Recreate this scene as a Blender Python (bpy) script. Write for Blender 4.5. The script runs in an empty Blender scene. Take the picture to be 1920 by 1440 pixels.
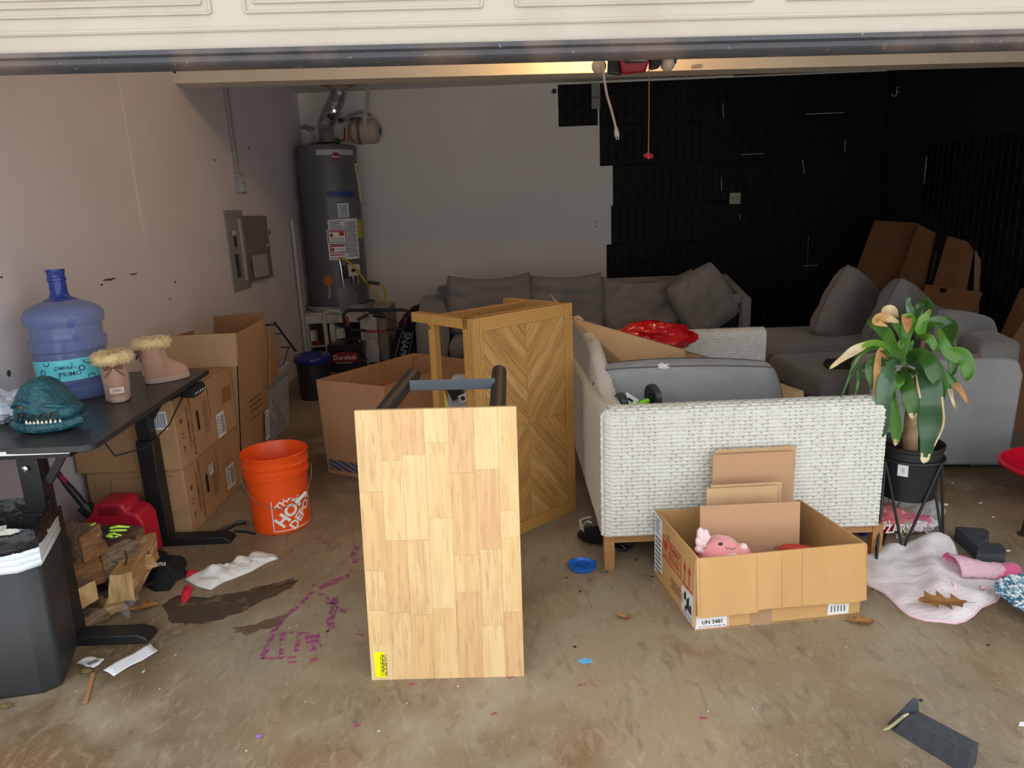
import bpy, math, random
from mathutils import Vector as V, Matrix, noise
R_ = math.radians
PI = math.pi
sc = bpy.context.scene
COL = sc.collection

# ---------------------------------------------------------------- camera, sky, exposure
CW, CH, CF, CZ = 1920, 1440, 1331.0, 1.42
_p, _r = R_(13.76), R_(2.35)
_f = V((0, math.cos(_p), -math.sin(_p)))
_u0 = V((0, math.sin(_p), math.cos(_p)))
_r0 = V((1, 0, 0))
CR = _r0 * math.cos(_r) - _u0 * math.sin(_r)
CU = _r0 * math.sin(_r) + _u0 * math.cos(_r)
cam = bpy.data.objects.new('camera', bpy.data.cameras.new('camera'))
COL.objects.link(cam)
cam.data.sensor_width = 36
cam.data.lens = CF / CW * 36
cam.data.clip_start = .05
cam.matrix_world = Matrix(((CR.x, CU.x, -_f.x, 0), (CR.y, CU.y, -_f.y, 0), (CR.z, CU.z, -_f.z, CZ), (0, 0, 0, 1)))
sc.camera = cam

w = bpy.data.worlds.new('overcast_sky')
sc.world = w
w.use_nodes = True
_bg = w.node_tree.nodes['Background']
_bg.inputs[0].default_value = (0.93, 0.97, 1.0, 1)
_bg.inputs[1].default_value = 1.0
sc.view_settings.view_transform = 'Standard'
sc.view_settings.look = 'None'
sc.view_settings.gamma = 1
sc.view_settings.use_curve_mapping = False
sc.view_settings.exposure = 1.12
sc.cycles.max_bounces = 12
sc.cycles.diffuse_bounces = 7
sc.cycles.transparent_max_bounces = 12
sc.cycles.use_denoising = True

sun = bpy.data.objects.new('sun', bpy.data.lights.new('sun', 'SUN'))
sun.data.energy = 6.5; sun.data.angle = R_(6); sun.data.color = (1, .97, .94)
sun.rotation_euler = (R_(-38), R_(8), 0)      # comes over the roof from behind the house: it lights the driveway only
COL.objects.link(sun)

def portal(x, y, z, sx, sz):
    ld = bpy.data.lights.new('doorway_daylight', 'AREA')
    ld.shape = 'RECTANGLE'; ld.size = sx; ld.size_y = sz
    ld.cycles.is_portal = True
    o = bpy.data.objects.new('doorway_daylight', ld)
    o.location = (x, y, z); o.rotation_euler = (R_(90), 0, 0)   # shines towards +Y, into the garage
    COL.objects.link(o)
portal(.9, 1.5, .87, 5.4, 1.72)

# ---------------------------------------------------------------- measuring helpers (survey of the place)
def ray(px, py):
    return _f + CR * ((px - CW / 2) / CF) - CU * ((py - CH / 2) / CF)
def fl(px, py, z=0.0):
    d = ray(px, py); t = (z - CZ) / d.z
    return V((d.x * t, d.y * t, z))
def at(px, py, Y):
    d = ray(px, py); t = Y / d.y
    return V((d.x * t, Y, CZ + d.z * t))
def ax(px, py, X):
    d = ray(px, py); t = X / d.x
    return V((X, d.y * t, CZ + d.z * t))

# ---------------------------------------------------------------- mesh builder
class MB:
    def __init__(s): s.v = []; s.f = []; s.m = []; s.mi = 0
    def add(s, vs, fs):
        b = len(s.v); s.v += [V(p) for p in vs]
        for q in fs: s.f.append([b + i for i in q]); s.m.append(s.mi)
        return s
    def box(s, x0, x1, y0, y1, z0, z1):
        return s.hexa([(x0, y0, z0), (x1, y0, z0), (x1, y1, z0), (x0, y1, z0), (x0, y0, z1), (x1, y0, z1), (x1, y1, z1), (x0, y1, z1)])
    def hexa(s, p):
        return s.add(p, [(3, 2, 1, 0), (4, 5, 6, 7), (0, 1, 5, 4), (1, 2, 6, 5), (2, 3, 7, 6), (3, 0, 4, 7)])
    def prism(s, poly, d):
        """poly: list of 3D points, extruded by vector d"""
        n = len(poly); d = V(d)
        a = [V(p) for p in poly]; b = [p + d for p in a]
        fs = [tuple(range(n - 1, -1, -1)), tuple(range(n, 2 * n))]
        fs += [(i, (i + 1) % n, n + (i + 1) % n, n + i) for i in range(n)]
        return s.add(a + b, fs)
    def bar(s, a, b, w_, h_, up=(0, 0, 1)):
        a, b = V(a), V(b); d = (b - a).normalized(); up = V(up)
        if abs(d.dot(up)) > .99: up = V((0, 1, 0))
        x = d.cross(up).normalized() * (w_ / 2); y = x.cross(d).normalized() * (h_ / 2)
        return s.hexa([a - x - y, a + x - y, b + x - y, b - x - y, a - x + y, a + x + y, b + x + y, b - x + y])
    def tube(s, path, r, n=10, closed=False, flat=1.0, caps=True):
        P = [V(p) for p in path]; N = len(P)
        rr = r if isinstance(r, (list, tuple)) else [r] * N
        prev = None; base = len(s.v)
        for i in range(N):
            if closed: t = P[(i + 1) % N] - P[i - 1]
            else: t = P[min(i + 1, N - 1)] - P[max(i - 1, 0)]
            t = t.normalized() if t.length > 1e-9 else V((0, 0, 1))
            if prev is None:
                a = V((0, 0, 1)) if abs(t.z) < .9 else V((1, 0, 0))
                nrm = t.cross(a).normalized()
            else:
                nrm = (prev - t * prev.dot(t))
                nrm = nrm.normalized() if nrm.length > 1e-9 else t.orthogonal().normalized()
            prev = nrm; bi = t.cross(nrm)
            for k in range(n):
                an = 2 * PI * k / n
                s.v.append(P[i] + nrm * (math.cos(an) * rr[i]) + bi * (math.sin(an) * rr[i] * flat))
        M_ = N if closed else N - 1
        for i in range(M_):
            for k in range(n):
                a = base + i * n + k; b = base + i * n + (k + 1) % n
                c = base + ((i + 1) % N) * n + (k + 1) % n; d = base + ((i + 1) % N) * n + k
                s.f.append([a, b, c, d]); s.m.append(s.mi)
        if not closed and caps:
            s.f.append([base + k for k in range(n - 1, -1, -1)]); s.m.append(s.mi)
            s.f.append([base + (N - 1) * n + k for k in range(n)]); s.m.append(s.mi)
        return s
    def lathe(s, prof, n=32, c=(0, 0, 0), sx=1, sy=1, closed=True):
        base = len(s.v); c = V(c)
        for (r, z) in prof:
            for k in range(n):
                a = 2 * PI * k / n
                s.v.append(c + V((r * math.cos(a) * sx, r * math.sin(a) * sy, z)))
        for i in range(len(prof) - 1):
            for k in range(n):
                s.f.append([base + i * n + k, base + i * n + (k + 1) % n, base + (i + 1) * n + (k + 1) % n, base + (i + 1) * n + k]); s.m.append(s.mi)
        if closed:
            if prof[0][0] > 1e-5: s.f.append([base + k for k in range(n - 1, -1, -1)]); s.m.append(s.mi)
            if prof[-1][0] > 1e-5:
                b = base + (len(prof) - 1) * n; s.f.append([b + k for k in range(n)]); s.m.append(s.mi)
        return s
    def grid(s, fn, nu, nv, cu=False):
        base = len(s.v)
        for i in range(nu + (0 if cu else 1)):
            for j in range(nv + 1): s.v.append(V(fn(i / nu, j / nv)))
        L = nu if cu else nu + 1
        for i in range(nu):
            for j in range(nv):
                a = base + i * (nv + 1) + j; b = base + ((i + 1) % L) * (nv + 1) + j
                s.f.append([a, b, b + 1, a + 1]); s.m.append(s.mi)
        return s
    def ball(s, c, rx, ry=None, rz=None, nu=18, nv=12, fn=None):
        ry = ry or rx; rz = rz or rx; c = V(c)
        def g(u, v):
            a = 2 * PI * u; b = PI * v
            d = V((math.cos(a) * math.sin(b), math.sin(a) * math.sin(b), -math.cos(b)))
            k = fn(d) if fn else 1
            return c + V((d.x * rx, d.y * ry, d.z * rz)) * k
        return s.grid(g, nu, nv, cu=True)
    def xf(s, M_): s.v = [M_ @ p for p in s.v]; return s
    def map(s, fn): s.v = [V(fn(p)) for p in s.v]; return s
    def join(s, o, mi=None):
        b = len(s.v); s.v += o.v
        for q, m in zip(o.f, o.m): s.f.append([b + i for i in q]); s.m.append(m if mi is None else mi)
        return s

def frame(o, xd, yd):
    x = V(xd).normalized(); z = x.cross(V(yd)).normalized(); y = z.cross(x); o = V(o)
    return Matrix(((x.x, y.x, z.x, o.x), (x.y, y.y, z.y, o.y), (x.z, y.z, z.z, o.z), (0, 0, 0, 1)))

_txt = {}
def text(sx, size, M_=None, bold=0.0, ext=.0004):
    key = (sx, bold)
    if key not in _txt:
        c = bpy.data.curves.new('lettering', 'FONT'); c.body = sx; c.size = 1; c.align_x = 'CENTER'; c.align_y = 'CENTER'
        c.offset = bold; c.resolution_u = 3
        o = bpy.data.objects.new('lettering', c); COL.objects.link(o)
        bpy.context.view_layer.update()
        me = bpy.data.meshes.new_from_object(o.evaluated_get(bpy.context.evaluated_depsgraph_get()))
        _txt[key] = ([v.co.copy() for v in me.vertices], [tuple(p.vertices) for p in me.polygons])
        bpy.data.objects.remove(o); bpy.data.curves.remove(c); bpy.data.meshes.remove(me)
    vs, fs = _txt[key]
    b = MB(); b.add([V((p.x * size, p.y * size, ext)) for p in vs], fs)
    if M_ is not None: b.xf(M_)
    return b

# ---------------------------------------------------------------- scene objects
ROOT = {}
def empty(name, label, cat, loc=(0, 0, 0), group=None):
    o = bpy.data.objects.new(name, None); COL.objects.link(o)
    o.location = loc; o['label'] = label; o['category'] = cat
    if group: o['group'] = group
    o.empty_display_size = .05
    ROOT[o] = V(loc)
    return o
def obj(name, mb, mats, parent=None, label=None, cat=None, group=None, kind=None, smooth=35, bevel=0, solid=0, sub=0, segs=2, uv=None):
    """Vertices of mb are given in world coordinates; the mesh is stored relative to its thing's base."""
    if parent is not None: org = ROOT[parent]
    else:
        xs = [p.x for p in mb.v]; ys = [p.y for p in mb.v]; zs = [p.z for p in mb.v]
        org = V(((min(xs) + max(xs)) / 2, (min(ys) + max(ys)) / 2, min(zs)))
    me = bpy.data.meshes.new(name)
    me.from_pydata([p - org for p in mb.v], [], mb.f)
    if not isinstance(mats, (list, tuple)): mats = [mats]
    for m in mats: me.materials.append(m)
    if len(mats) > 1: me.polygons.foreach_set('material_index', mb.m)
    if smooth:
        me.polygons.foreach_set('use_smooth', [True] * len(me.polygons))
        me.set_sharp_from_angle(angle=R_(smooth))
    if uv:
        L_uv = me.uv_layers.new(name='grain')
        for lp in me.loops: L_uv.data[lp.index].uv = uv(mb.v[lp.vertex_index])
    me.update()
    o = bpy.data.objects.new(name, me); COL.objects.link(o)
    if parent is not None: o.parent = parent
    else: o.location = org
    ROOT[o] = org
    if label: o['label'] = label
    if cat: o['category'] = cat
    if group: o['group'] = group
    if kind is None and parent is not None and (name.endswith('print') or name.endswith('rings') or name.endswith('text')): kind = 'stuff'
    if kind: o['kind'] = kind
    if bevel:
        b = o.modifiers.new('bevel', 'BEVEL'); b.width = bevel; b.segments = segs; b.limit_method = 'ANGLE'; b.angle_limit = R_(40)
    if solid:
        b = o.modifiers.new('solid', 'SOLIDIFY'); b.thickness = solid; b.offset = 0
    if sub:
        b = o.modifiers.new('sub', 'SUBSURF'); b.levels = sub; b.render_levels = sub
    return o
def struct(name, mb, mats, parent=None, **k):
    return obj(name, mb, mats, parent, kind=None if parent else 'structure', **k)

# ---------------------------------------------------------------- materials
MATS = {}
def mat(name, c, rough=.6, metal=0, c2=None, ns=6, nd=4, lo=.4, hi=.65, bump=0, bs=80, st=(1, 1, 1), c3=None, ns3=30, lo3=.6, hi3=.7,
        trans=0, ior=1.45, alpha=1, emis=0, sheen=0, coat=0, wave=None, spec=.5, sss=0, uvc=False):
    if name in MATS: return MATS[name]
    m = bpy.data.materials.new(name); MATS[name] = m; m.use_nodes = True
    t = m.node_tree; N = t.nodes; L = t.links; b = N['Principled BSDF']
    b.inputs['Base Color'].default_value = (*c, 1)
    b.inputs['Roughness'].default_value = rough
    b.inputs['Metallic'].default_value = metal
    b.inputs['Specular IOR Level'].default_value = spec
    b.inputs['IOR'].default_value = ior
    if trans: b.inputs['Transmission Weight'].default_value = trans
    if alpha < 1: b.inputs['Alpha'].default_value = alpha
    if emis: b.inputs['Emission Color'].default_value = (*c, 1); b.inputs['Emission Strength'].default_value = emis
    if sheen: b.inputs['Sheen Weight'].default_value = sheen
    if coat: b.inputs['Coat Weight'].default_value = coat
    if sss: b.inputs['Subsurface Weight'].default_value = sss; b.inputs['Subsurface Scale'].default_value = .01
    tc = N.new('ShaderNodeTexCoord'); mp = N.new('ShaderNodeMapping'); mp.inputs['Scale'].default_value = st
    L.new(tc.outputs['UV' if uvc else 'Object'], mp.inputs[0])
    def nz(scale, det):
        n = N.new('ShaderNodeTexNoise'); n.inputs['Scale'].default_value = scale; n.inputs['Detail'].default_value = det
        L.new(mp.outputs[0], n.inputs['Vector']); return n
    def mixc(fac, a, bcol):
        mx = N.new('ShaderNodeMix'); mx.data_type = 'RGBA'; L.new(fac, mx.inputs['Factor'])
        if isinstance(a, tuple): mx.inputs['A'].default_value = (*a, 1)
        else: L.new(a, mx.inputs['A'])
        mx.inputs['B'].default_value = (*bcol, 1); return mx.outputs['Result']
    def rng(src, a, z):
        r = N.new('ShaderNodeMapRange'); r.inputs['From Min'].default_value = a; r.inputs['From Max'].default_value = z
        L.new(src, r.inputs['Value']); return r.outputs['Result']
    col = c
    if wave:
        wv = N.new('ShaderNodeTexWave'); wv.inputs['Scale'].default_value = wave[0]; wv.inputs['Distortion'].default_value = wave[1]
        wv.bands_direction = wave[2]; wv.inputs['Detail'].default_value = 3; wv.inputs['Detail Scale'].default_value = wave[3] if len(wave) > 3 else 1.5
        L.new(mp.outputs[0], wv.inputs['Vector']); col = mixc(rng(wv.outputs['Fac'], lo, hi), col, c2)
    elif c2: col = mixc(rng(nz(ns, nd).outputs['Fac'], lo, hi), col, c2)
    if c3: col = mixc(rng(nz(ns3, 3).outputs['Fac'], lo3, hi3), col, c3)
    if not isinstance(col, tuple): L.new(col, b.inputs['Base Color'])
    if bump:
        bp = N.new('ShaderNodeBump'); bp.inputs['Strength'].default_value = bump; bp.inputs['Distance'].default_value = .01
        L.new(nz(bs, 4).outputs['Fac'], bp.inputs['Height']); L.new(bp.outputs[0], b.inputs['Normal'])
    return m
def srgb(r, g, b):
    return tuple(((x / 255) / 12.92 if x <= 10 else ((x / 255 + .055) / 1.055) ** 2.4) for x in (r, g, b))

M_card = mat('cardboard', (.46, .27, .135), .85, c2=(.40, .23, .11), ns=5, bump=.15, bs=150, st=(1, 1, .25))
M_card2 = mat('cardboard_light', (.56, .36, .19), .85, c2=(.50, .31, .155), ns=4, bump=.15, bs=120, st=(1, 1, .3))
M_cardin = mat('cardboard_inside', (.50, .31, .17), .88, c2=(.45, .27, .14), ns=6, bump=.1, bs=120)
M_cardd = mat('cardboard_dark', (.33, .17, .08), .88, c2=(.28, .14, .06), ns=4, bump=.1)
M_tape = mat('packing_tape', (.42, .26, .14), .3, spec=.5)
M_paper = mat('white_paper', (.78, .8, .84), .6, bump=.2, bs=20)
M_ink = mat('black_ink', (.03, .025, .02), .7)
M_inkb = mat('brown_ink', (.16, .07, .03), .8)
M_redink = mat('red_ink', (.55, .045, .02), .7)
M_blk = mat('black_powder_coat', (.014, .014, .015), .42, bump=.03, bs=300)
M_blkp = mat('black_plastic', (.02, .02, .022), .38, bump=.05, bs=100)
M_rub = mat('black_rubber', (.018, .018, .02), .6, bump=.1, bs=60)
M_white = mat('white_plastic', (.75, .75, .73), .45)
M_metal = mat('galvanised_steel', (.42, .43, .44), .38, metal=1, bump=.05, bs=40)
M_chrome = mat('bright_steel', (.75, .75, .76), .2, metal=1)
M_copper = mat('old_copper', (.30, .13, .07), .45, metal=1)
M_brass = mat('brass_fitting', (.55, .38, .14), .4, metal=1)
# ================================================================ SETTING
rnd = random.Random(4)
YB, XL, XR, ZC = 7.5, -2.0, 3.83, 2.62

def floor_material():
    m = mat('stained_concrete', (.31, .23, .14), .62, c2=(.125, .078, .037), ns=1.1, nd=8, lo=.42, hi=.66, bump=.25, bs=220, c3=(.33, .27, .19), ns3=3.2, lo3=.5, hi3=.72)
    t = m.node_tree; N = t.nodes; L = t.links; b = N['Principled BSDF']
    src = b.inputs['Base Color'].links[0].from_socket
    tc = N.new('ShaderNodeTexCoord')
    # grey mineral blotches, fine speckle, rusty patches
    def layer(src, scale, det, a, z, c, dist=0, st=(1, 1, 1), amt=1):
        mp = N.new('ShaderNodeMapping'); mp.inputs['Scale'].default_value = st; L.new(tc.outputs['Object'], mp.inputs[0])
        n = N.new('ShaderNodeTexNoise'); n.inputs['Scale'].default_value = scale; n.inputs['Detail'].default_value = det; n.inputs['Distortion'].default_value = dist
        L.new(mp.outputs[0], n.inputs['Vector'])
        r = N.new('ShaderNodeMapRange'); r.inputs['From Min'].default_value = a; r.inputs['From Max'].default_value = z; r.inputs['To Max'].default_value = amt
        L.new(n.outputs['Fac'], r.inputs['Value'])
        mx = N.new('ShaderNodeMix'); mx.data_type = 'RGBA'; L.new(r.outputs[0], mx.inputs['Factor']); L.new(src, mx.inputs['A']); mx.inputs['B'].default_value = (*c, 1)
        return mx.outputs['Result']
    src = layer(src, .7, 5, .5, .68, (.255, .225, .185), .4, amt=.7)
    src = layer(src, 2.2, 6, .56, .72, (.20, .10, .035), .8, amt=.85)
    src = layer(src, 26, 8, .52, .75, (.42, .36, .27), 1.5, (1, .5, 1), amt=.4)
    src = layer(src, 12, 8, .56, .74, (.11, .075, .045), 1.0, (1.6, .7, 1), amt=.55)
    src = layer(src, 150, 3, .55, .8, (.46, .41, .33), 0, amt=.4)
    L.new(src, b.inputs['Base Color'])
    return m
M_floor = floor_material()
b = MB(); b.box(-7, 9, 1.25, YB + .1, -.1, 0)
floor = struct('floor', b, M_floor, smooth=0)
b = MB(); b.box(-14, 16, -16, 1.235, -.12, -.004)
struct('driveway', b, mat('driveway_concrete', (.52, .50, .47), .8, c2=(.44, .42, .39), ns=2, bump=.2, bs=100), smooth=0)

M_wall = mat('grey_wall_paint', (.70, .645, .655), .75, c2=(.64, .585, .60), ns=1.3, nd=3, lo=.35, hi=.7, bump=.10, bs=45)
M_wallb = mat('grey_wall_paint_back', (.74, .70, .67), .75, c2=(.69, .65, .625), ns=1.0, nd=4, lo=.35, hi=.7, bump=.08, bs=45)
M_blackwall = mat('black_wall_paint', (.008, .009, .012), .65, bump=.1, bs=60)
M_foam = mat('black_foam_panel', (.0055, .0055, .006), .6, bump=.25, bs=90, spec=.2)
M_cream = mat('cream_paint', (.70, .62, .50), .6, c2=(.66, .57, .45), ns=3, bump=.05)
M_dark = mat('scuff_dark', (.06, .05, .045), .8)
M_pale = mat('joint_compound', (.66, .62, .60), .8, bump=.1)

b = MB(); b.box(XL - .12, XL, 1.7, YB + .1, 0, ZC)
wl = struct('wall_left', b, M_wall, smooth=0)
# raised drywall joints and nicks on the left wall
b = MB(); b.box(XL, XL + .0035, 2.2, 4.03, 1.318, 1.332)
struct('wall_joint', b, M_wall, wl)
b = MB(); b.box(XL, XL + .0035, 4.025, 4.04, 1.332, 2.2)
struct('wall_joint', b, M_wall, wl)
for px, py, wpx, hpx in ((205, 524, 20, 4), (250, 514, 13, 3), (16, 700, 5, 14), (190, 534, 4, 4), (328, 529, 4, 4), (2, 520, 4, 4), (466, 277, 3, 5), (402, 300, 3, 4), (505, 435, 3, 12), (318, 560, 3, 3), (157, 846, 3, 3), (70, 870, 4, 3)):
    c = ax(px, py, XL); s_ = c.y / 1331
    b = MB(); b.mi = 0
    b.grid(lambda u, v: V((XL + .0015, c.y + (v - .5) * wpx * s_ * 2.2 + .002 * math.sin(u * 7), c.z + (u - .5) * hpx * s_ * (.4 + .6 * math.sin(PI * v)) + .0015 * math.sin(v * 9))), 3, 5)
    struct('scuff', b, M_dark, wl)
for px, py, wpx, hpx in ((262, 425, 9, 30), (375, 455, 36, 5), (340, 462, 14, 4), (130, 472, 60, 3)):
    c = ax(px, py, XL); s_ = c.y / 1331
    b = MB(); b.grid(lambda u, v: V((XL + .0018, c.y + (v - .5) * wpx * s_ * 2.2, c.z + (u - .5) * hpx * s_ + .005 * math.sin(v * 11))), 3, 7)
    struct('patch', b, M_pale, wl)
b = MB(); b.box(XL - .12, XR + .12, YB, YB + .12, 0, ZC)
wb = struct('wall_back', b, M_wallb, smooth=0)
b = MB(); b.box(XR, XR + .12, 1.7, YB, 0, ZC)
wr = struct('wall_right', b, M_wallb, smooth=0)
b = MB(); b.box(XL - .12, XR + .12, 1.62, YB + .12, ZC, ZC + .1)
struct('ceiling', b, mat('ceiling_paint', (.70, .66, .62), .8, bump=.05), smooth=0)
# cross beam (soffit) in front of the back part of the ceiling, hanging slightly out of level
b = MB(); b.hexa([(XL, 4.7, 2.258), (XR, 4.7, 2.175), (XR, 4.88, 2.175), (XL, 4.88, 2.258), (XL, 4.7, ZC), (XR, 4.7, ZC), (XR, 4.88, ZC), (XL, 4.88, ZC)])
struct('trim_1', b, M_cream, smooth=0)
b = MB(); b.box(2.3, XR, 4.881, YB, ZC - .004, ZC - .001)  # thin darker sheet under the right rear end of the ceiling
struct('ceiling_dark_end', b, mat('dark_ceiling', (.035, .035, .04), .8), smooth=0, label='dark right end of the ceiling')
# front wall round the garage opening (piers and header, outside the picture)
M_brick = mat('outside_wall_paint', (.55, .5, .44), .8)
b = MB(); b.box(-3.2, -2.0, 1.62, 1.74, 0, ZC); b.box(3.75, 5, 1.62, 1.74, 0, ZC)
struct('wall_front', b, M_brick, smooth=0)
b = MB(); b.box(-3.2, 5, 1.66, 1.74, 2.2, ZC + .3)
struct('wall_front_header', b, M_brick, smooth=0)

# ---- garage door: bottom section with pressed panels, black seal below it
M_door = mat('cream_door_paint', (.375, .335, .28), .5, c2=(.34, .30, .25), ns=5, lo=.45, hi=.7, bump=.12, bs=90)
def dz(x): return -.0155 * (x - .03)
def doorz(p): return V((p.x, p.y, p.z + dz(p.x)))
b = MB(); Y0 = 1.6
b.box(-2.05, 3.7, Y0, Y0 + .04, 1.760, 2.30)
door = struct('door_1', b.map(doorz), M_door, smooth=0)
b = MB(); b.tube([(-2.05, Y0 - .001, 1.795), (3.7, Y0 - .001, 1.795)], .0045, 6)
struct('rib', b.map(doorz), M_door, door)
x = -2.03
for k in range(9):
    x0, x1 = -.515 + (k - 3) * .556, -.515 + (k - 3) * .556 + .485
    z0, z1 = 1.826, 2.22
    b = MB()
    for q in ((0, 0), (.018, .012)):
        i, _ = q
        P = [V((x0 + i, 0, z0 + i)), V((x1 - i, 0, z0 + i)), V((x1 - i, 0, z1 - i)), V((x0 + i, 0, z1 - i))]
        for a, c in zip(P, P[1:] + P[:1]):
            b.bar(a + V((0, Y0 - .0015, 0)), c + V((0, Y0 - .0015, 0)), .006, .005)
    b.box(x0 + .03, x1 - .03, Y0 - .004, Y0, z0 + .03, z1 - .03)
    struct('door_panel', b.map(doorz), M_door, door, bevel=.002)
M_seal = mat('weather_seal', (.040, .041, .046), .5, c2=(.10, .073, .062), ns=5, lo=.48, hi=.6, c3=(.25, .22, .2), ns3=60, lo3=.68, hi3=.76, bump=.3, bs=60)
b = MB(); prof = [(.0, .0), (-.012, -.003), (-.014, -.012), (-.006, -.016), (-.006, -.026), (-.012, -.030), (.0, -.037), (.03, -.037), (.04, -.02), (.04, 0)]
b.prism([(-2.05, Y0 + y, 1.760 + z) for y, z in prof], (5.75, 0, 0))
struct('bottom_seal', b.map(doorz), M_seal, door, smooth=50)
b = MB(); b.prism([(.0 + fl(310, 134, 1.73).x, Y0 + .02, 1.722), (.03 + fl(310, 134, 1.73).x, Y0 + .02, 1.708), (.034 + fl(310, 134, 1.73).x, Y0 + .02, 1.722)], (0, .01, 0))
p0 = at(318, 132, Y0 + .02)
b = MB(); b.prism([p0 + V((-.012, 0, .012)), p0 + V((.007, 0, -.005)), p0 + V((.009, 0, 0)), p0 + V((.0, 0, .012))], (0, .012, 0))
struct('seal_tab', b, M_rub, door)
p0 = at(1268, 112, Y0 + .02)
b = MB(); b.prism([p0 + V((-.006, 0, .012)), p0 + V((0, 0, -.007)), p0 + V((.006, 0, .012))], (0, .012, 0))
struct('seal_tab', b, M_rub, door)

# ---- black brick-pattern foam panels on the back wall and right wall
PWX, PHZ = .42, .392
def panel_mesh():
    b = MB(); b.box(0, PWX, 0, .003, 0, PHZ)
    nx = 5; bw = PWX / nx; g = .0035
    for i in range(nx):
        off = (i % 2) * .5; zs = [0] + [((k + off) * PHZ / 2) for k in range(0, 3) if 0 < (k + off) * PHZ / 2 < PHZ - 1e-6] + [PHZ]
        for z0, z1 in zip(zs, zs[1:]):
            x0, x1 = i * bw + g, (i + 1) * bw - g; a, c = z0 + g, z1 - g; e = .004
            b.add([(x0, -.0, a), (x1, -.0, a), (x1, -.0, c), (x0, -.0, c), (x0 + e, -.007, a + e), (x1 - e, -.007, a + e), (x1 - e, -.007, c - e), (x0 + e, -.007, c - e)],
                  [(4, 5, 6, 7), (0, 1, 5, 4), (1, 2, 6, 5), (2, 3, 7, 6), (3, 0, 4, 7)])
    return b
pm = MB().join(panel_mesh())
base_mesh = None
def place_panel(M_, parent, first=[None]):
    if first[0] is None:
        o = obj('foam_panel', MB().join(panel_mesh()), M_foam, None, smooth=0)
        # stored relative to its own low corner
        me = o.data
        for v in me.vertices: v.co = v.co + o.location
        bpy.data.objects.remove(o); first[0] = me
    o = bpy.data.objects.new('foam_panel', first[0]); COL.objects.link(o)
    o.parent = parent; o.matrix_local = Matrix.Translation(-ROOT[parent]) @ M_
    return o
rows_left = [0.98, 0.98, 1.11, 1.09, 1.04, 1.04, 1.04]        # left edge of every row, from the top down
zt = 2.600
for r in range(7):
    z0 = zt - (r + 1) * (PHZ + .0)
    x = rows_left[r]
    if r == 0:
        place_panel(Matrix.Translation((.572, YB - .004, z0 + .0)) @ Matrix.Diagonal((.93, 1, 1, 1)), wb)
    while x < XR - .02:
        wid = min(PWX, XR - x)
        gap = rnd.choice((0, 0, 0, 0, .001, .002)) 
        M_ = Matrix.Translation((x, YB - .004, z0)) @ Matrix.Rotation(R_(rnd.uniform(-.18, .18)), 4, 'Y') @ Matrix.Diagonal((wid / PWX, 1, 1.002, 1))
        place_panel(M_, wb)
        x += wid + gap
zt2 = 1.835
b = MB(); b.box(XR - .004, XR - .001, 1.75, YB, 0, ZC)
struct('black_paint', b, M_blackwall, wr)
for r in range(5):
    z0 = zt2 - (r + 1) * PHZ; y = 6.66
    while y > 3.0:
        M_ = Matrix.Translation((XR - .008, y, z0)) @ Matrix.Rotation(R_(-90), 4, 'Z') @ Matrix.Rotation(R_(rnd.uniform(-.3, .3)), 4, 'Y')
        place_panel(M_, wr); y -= PWX + rnd.choice((0, 0, .004))
b = MB(); b.box(XR - .012, XR - .002, 6.665, 6.672, 1.50, 1.74)
struct('bare_edge', b, M_pale, wr)
# bare slivers of wall where panels have pulled apart
for x0, y0, x1, y1 in ((1355, 194, 1357, 221), (1512, 214, 1583, 211), (1390, 290, 1431, 288), (1505, 300, 1508, 326), (1352, 332, 1353, 358), (1585, 262, 1584, 284), (1505, 499, 1533, 497), (1387, 402, 1388, 412)):
    a, c = at(x0, y0, YB - .013), at(x1, y1, YB - .013)
    b = MB(); b.bar(a, c, .001, .0045) if abs(x1 - x0) > abs(y1 - y0) else b.bar(a, c, .0045, .001, up=(0, 1, 0))
    struct('bare_sliver', b, M_pale, wb)
b = MB(); c = at(1378, 372, YB - .012)
b.box(c.x - .055, c.x + .055, c.y - .006, c.y, c.z - .055, c.z + .055)
o = obj('double_outlet', b, mat('ivory_plastic', (.42, .38, .24), .5), bevel=.004, label='ivory double outlet plate on the black foam wall', cat='outlet')
for dx in (-.022, .022):
    b = MB(); q = c + V((dx, -.007, 0)); b.box(q.x - .013, q.x + .013, q.y - .002, q.y + .001, q.z - .022, q.z + .022)
    s = obj('socket', b, mat('ivory_plastic_dark', (.30, .27, .17), .5), o, bevel=.003)
    for ex in (-.004, .004):
        b = MB(); b.box(q.x + ex - .001, q.x + ex + .001, q.y - .0035, q.y - .001, q.z + .002, q.z + .010); obj('slot', b, M_ink, s)
c = at(1118, 420, YB - .002)
b = MB(); b.box(c.x - .034, c.x + .034, c.y - .006, c.y, c.z - .057, c.z + .057)
o = obj('wall_outlet', b, M_white, bevel=.003, label='white outlet plate on the bare grey wall beside the black foam', cat='outlet')
for z in (-.023, .023):
    b = MB(); b.box(c.x - .016, c.x + .016, c.y - .009, c.y - .005, c.z + z - .014, c.z + z + .014)
    s = obj('socket', b, mat('grey_plastic', (.45, .45, .45), .5), o, bevel=.003)
c = at(1039, 171, YB - .002)
b = MB(); b.lathe([(0.0, 0), (.022, 0), (.024, .004), (.0, .006)], 16).xf(frame(c, (1, 0, 0), (0, 0, 1)))
obj('round_wall_plug', b, M_ink, label='small round black spot high on the grey back wall', cat='plug')
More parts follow.
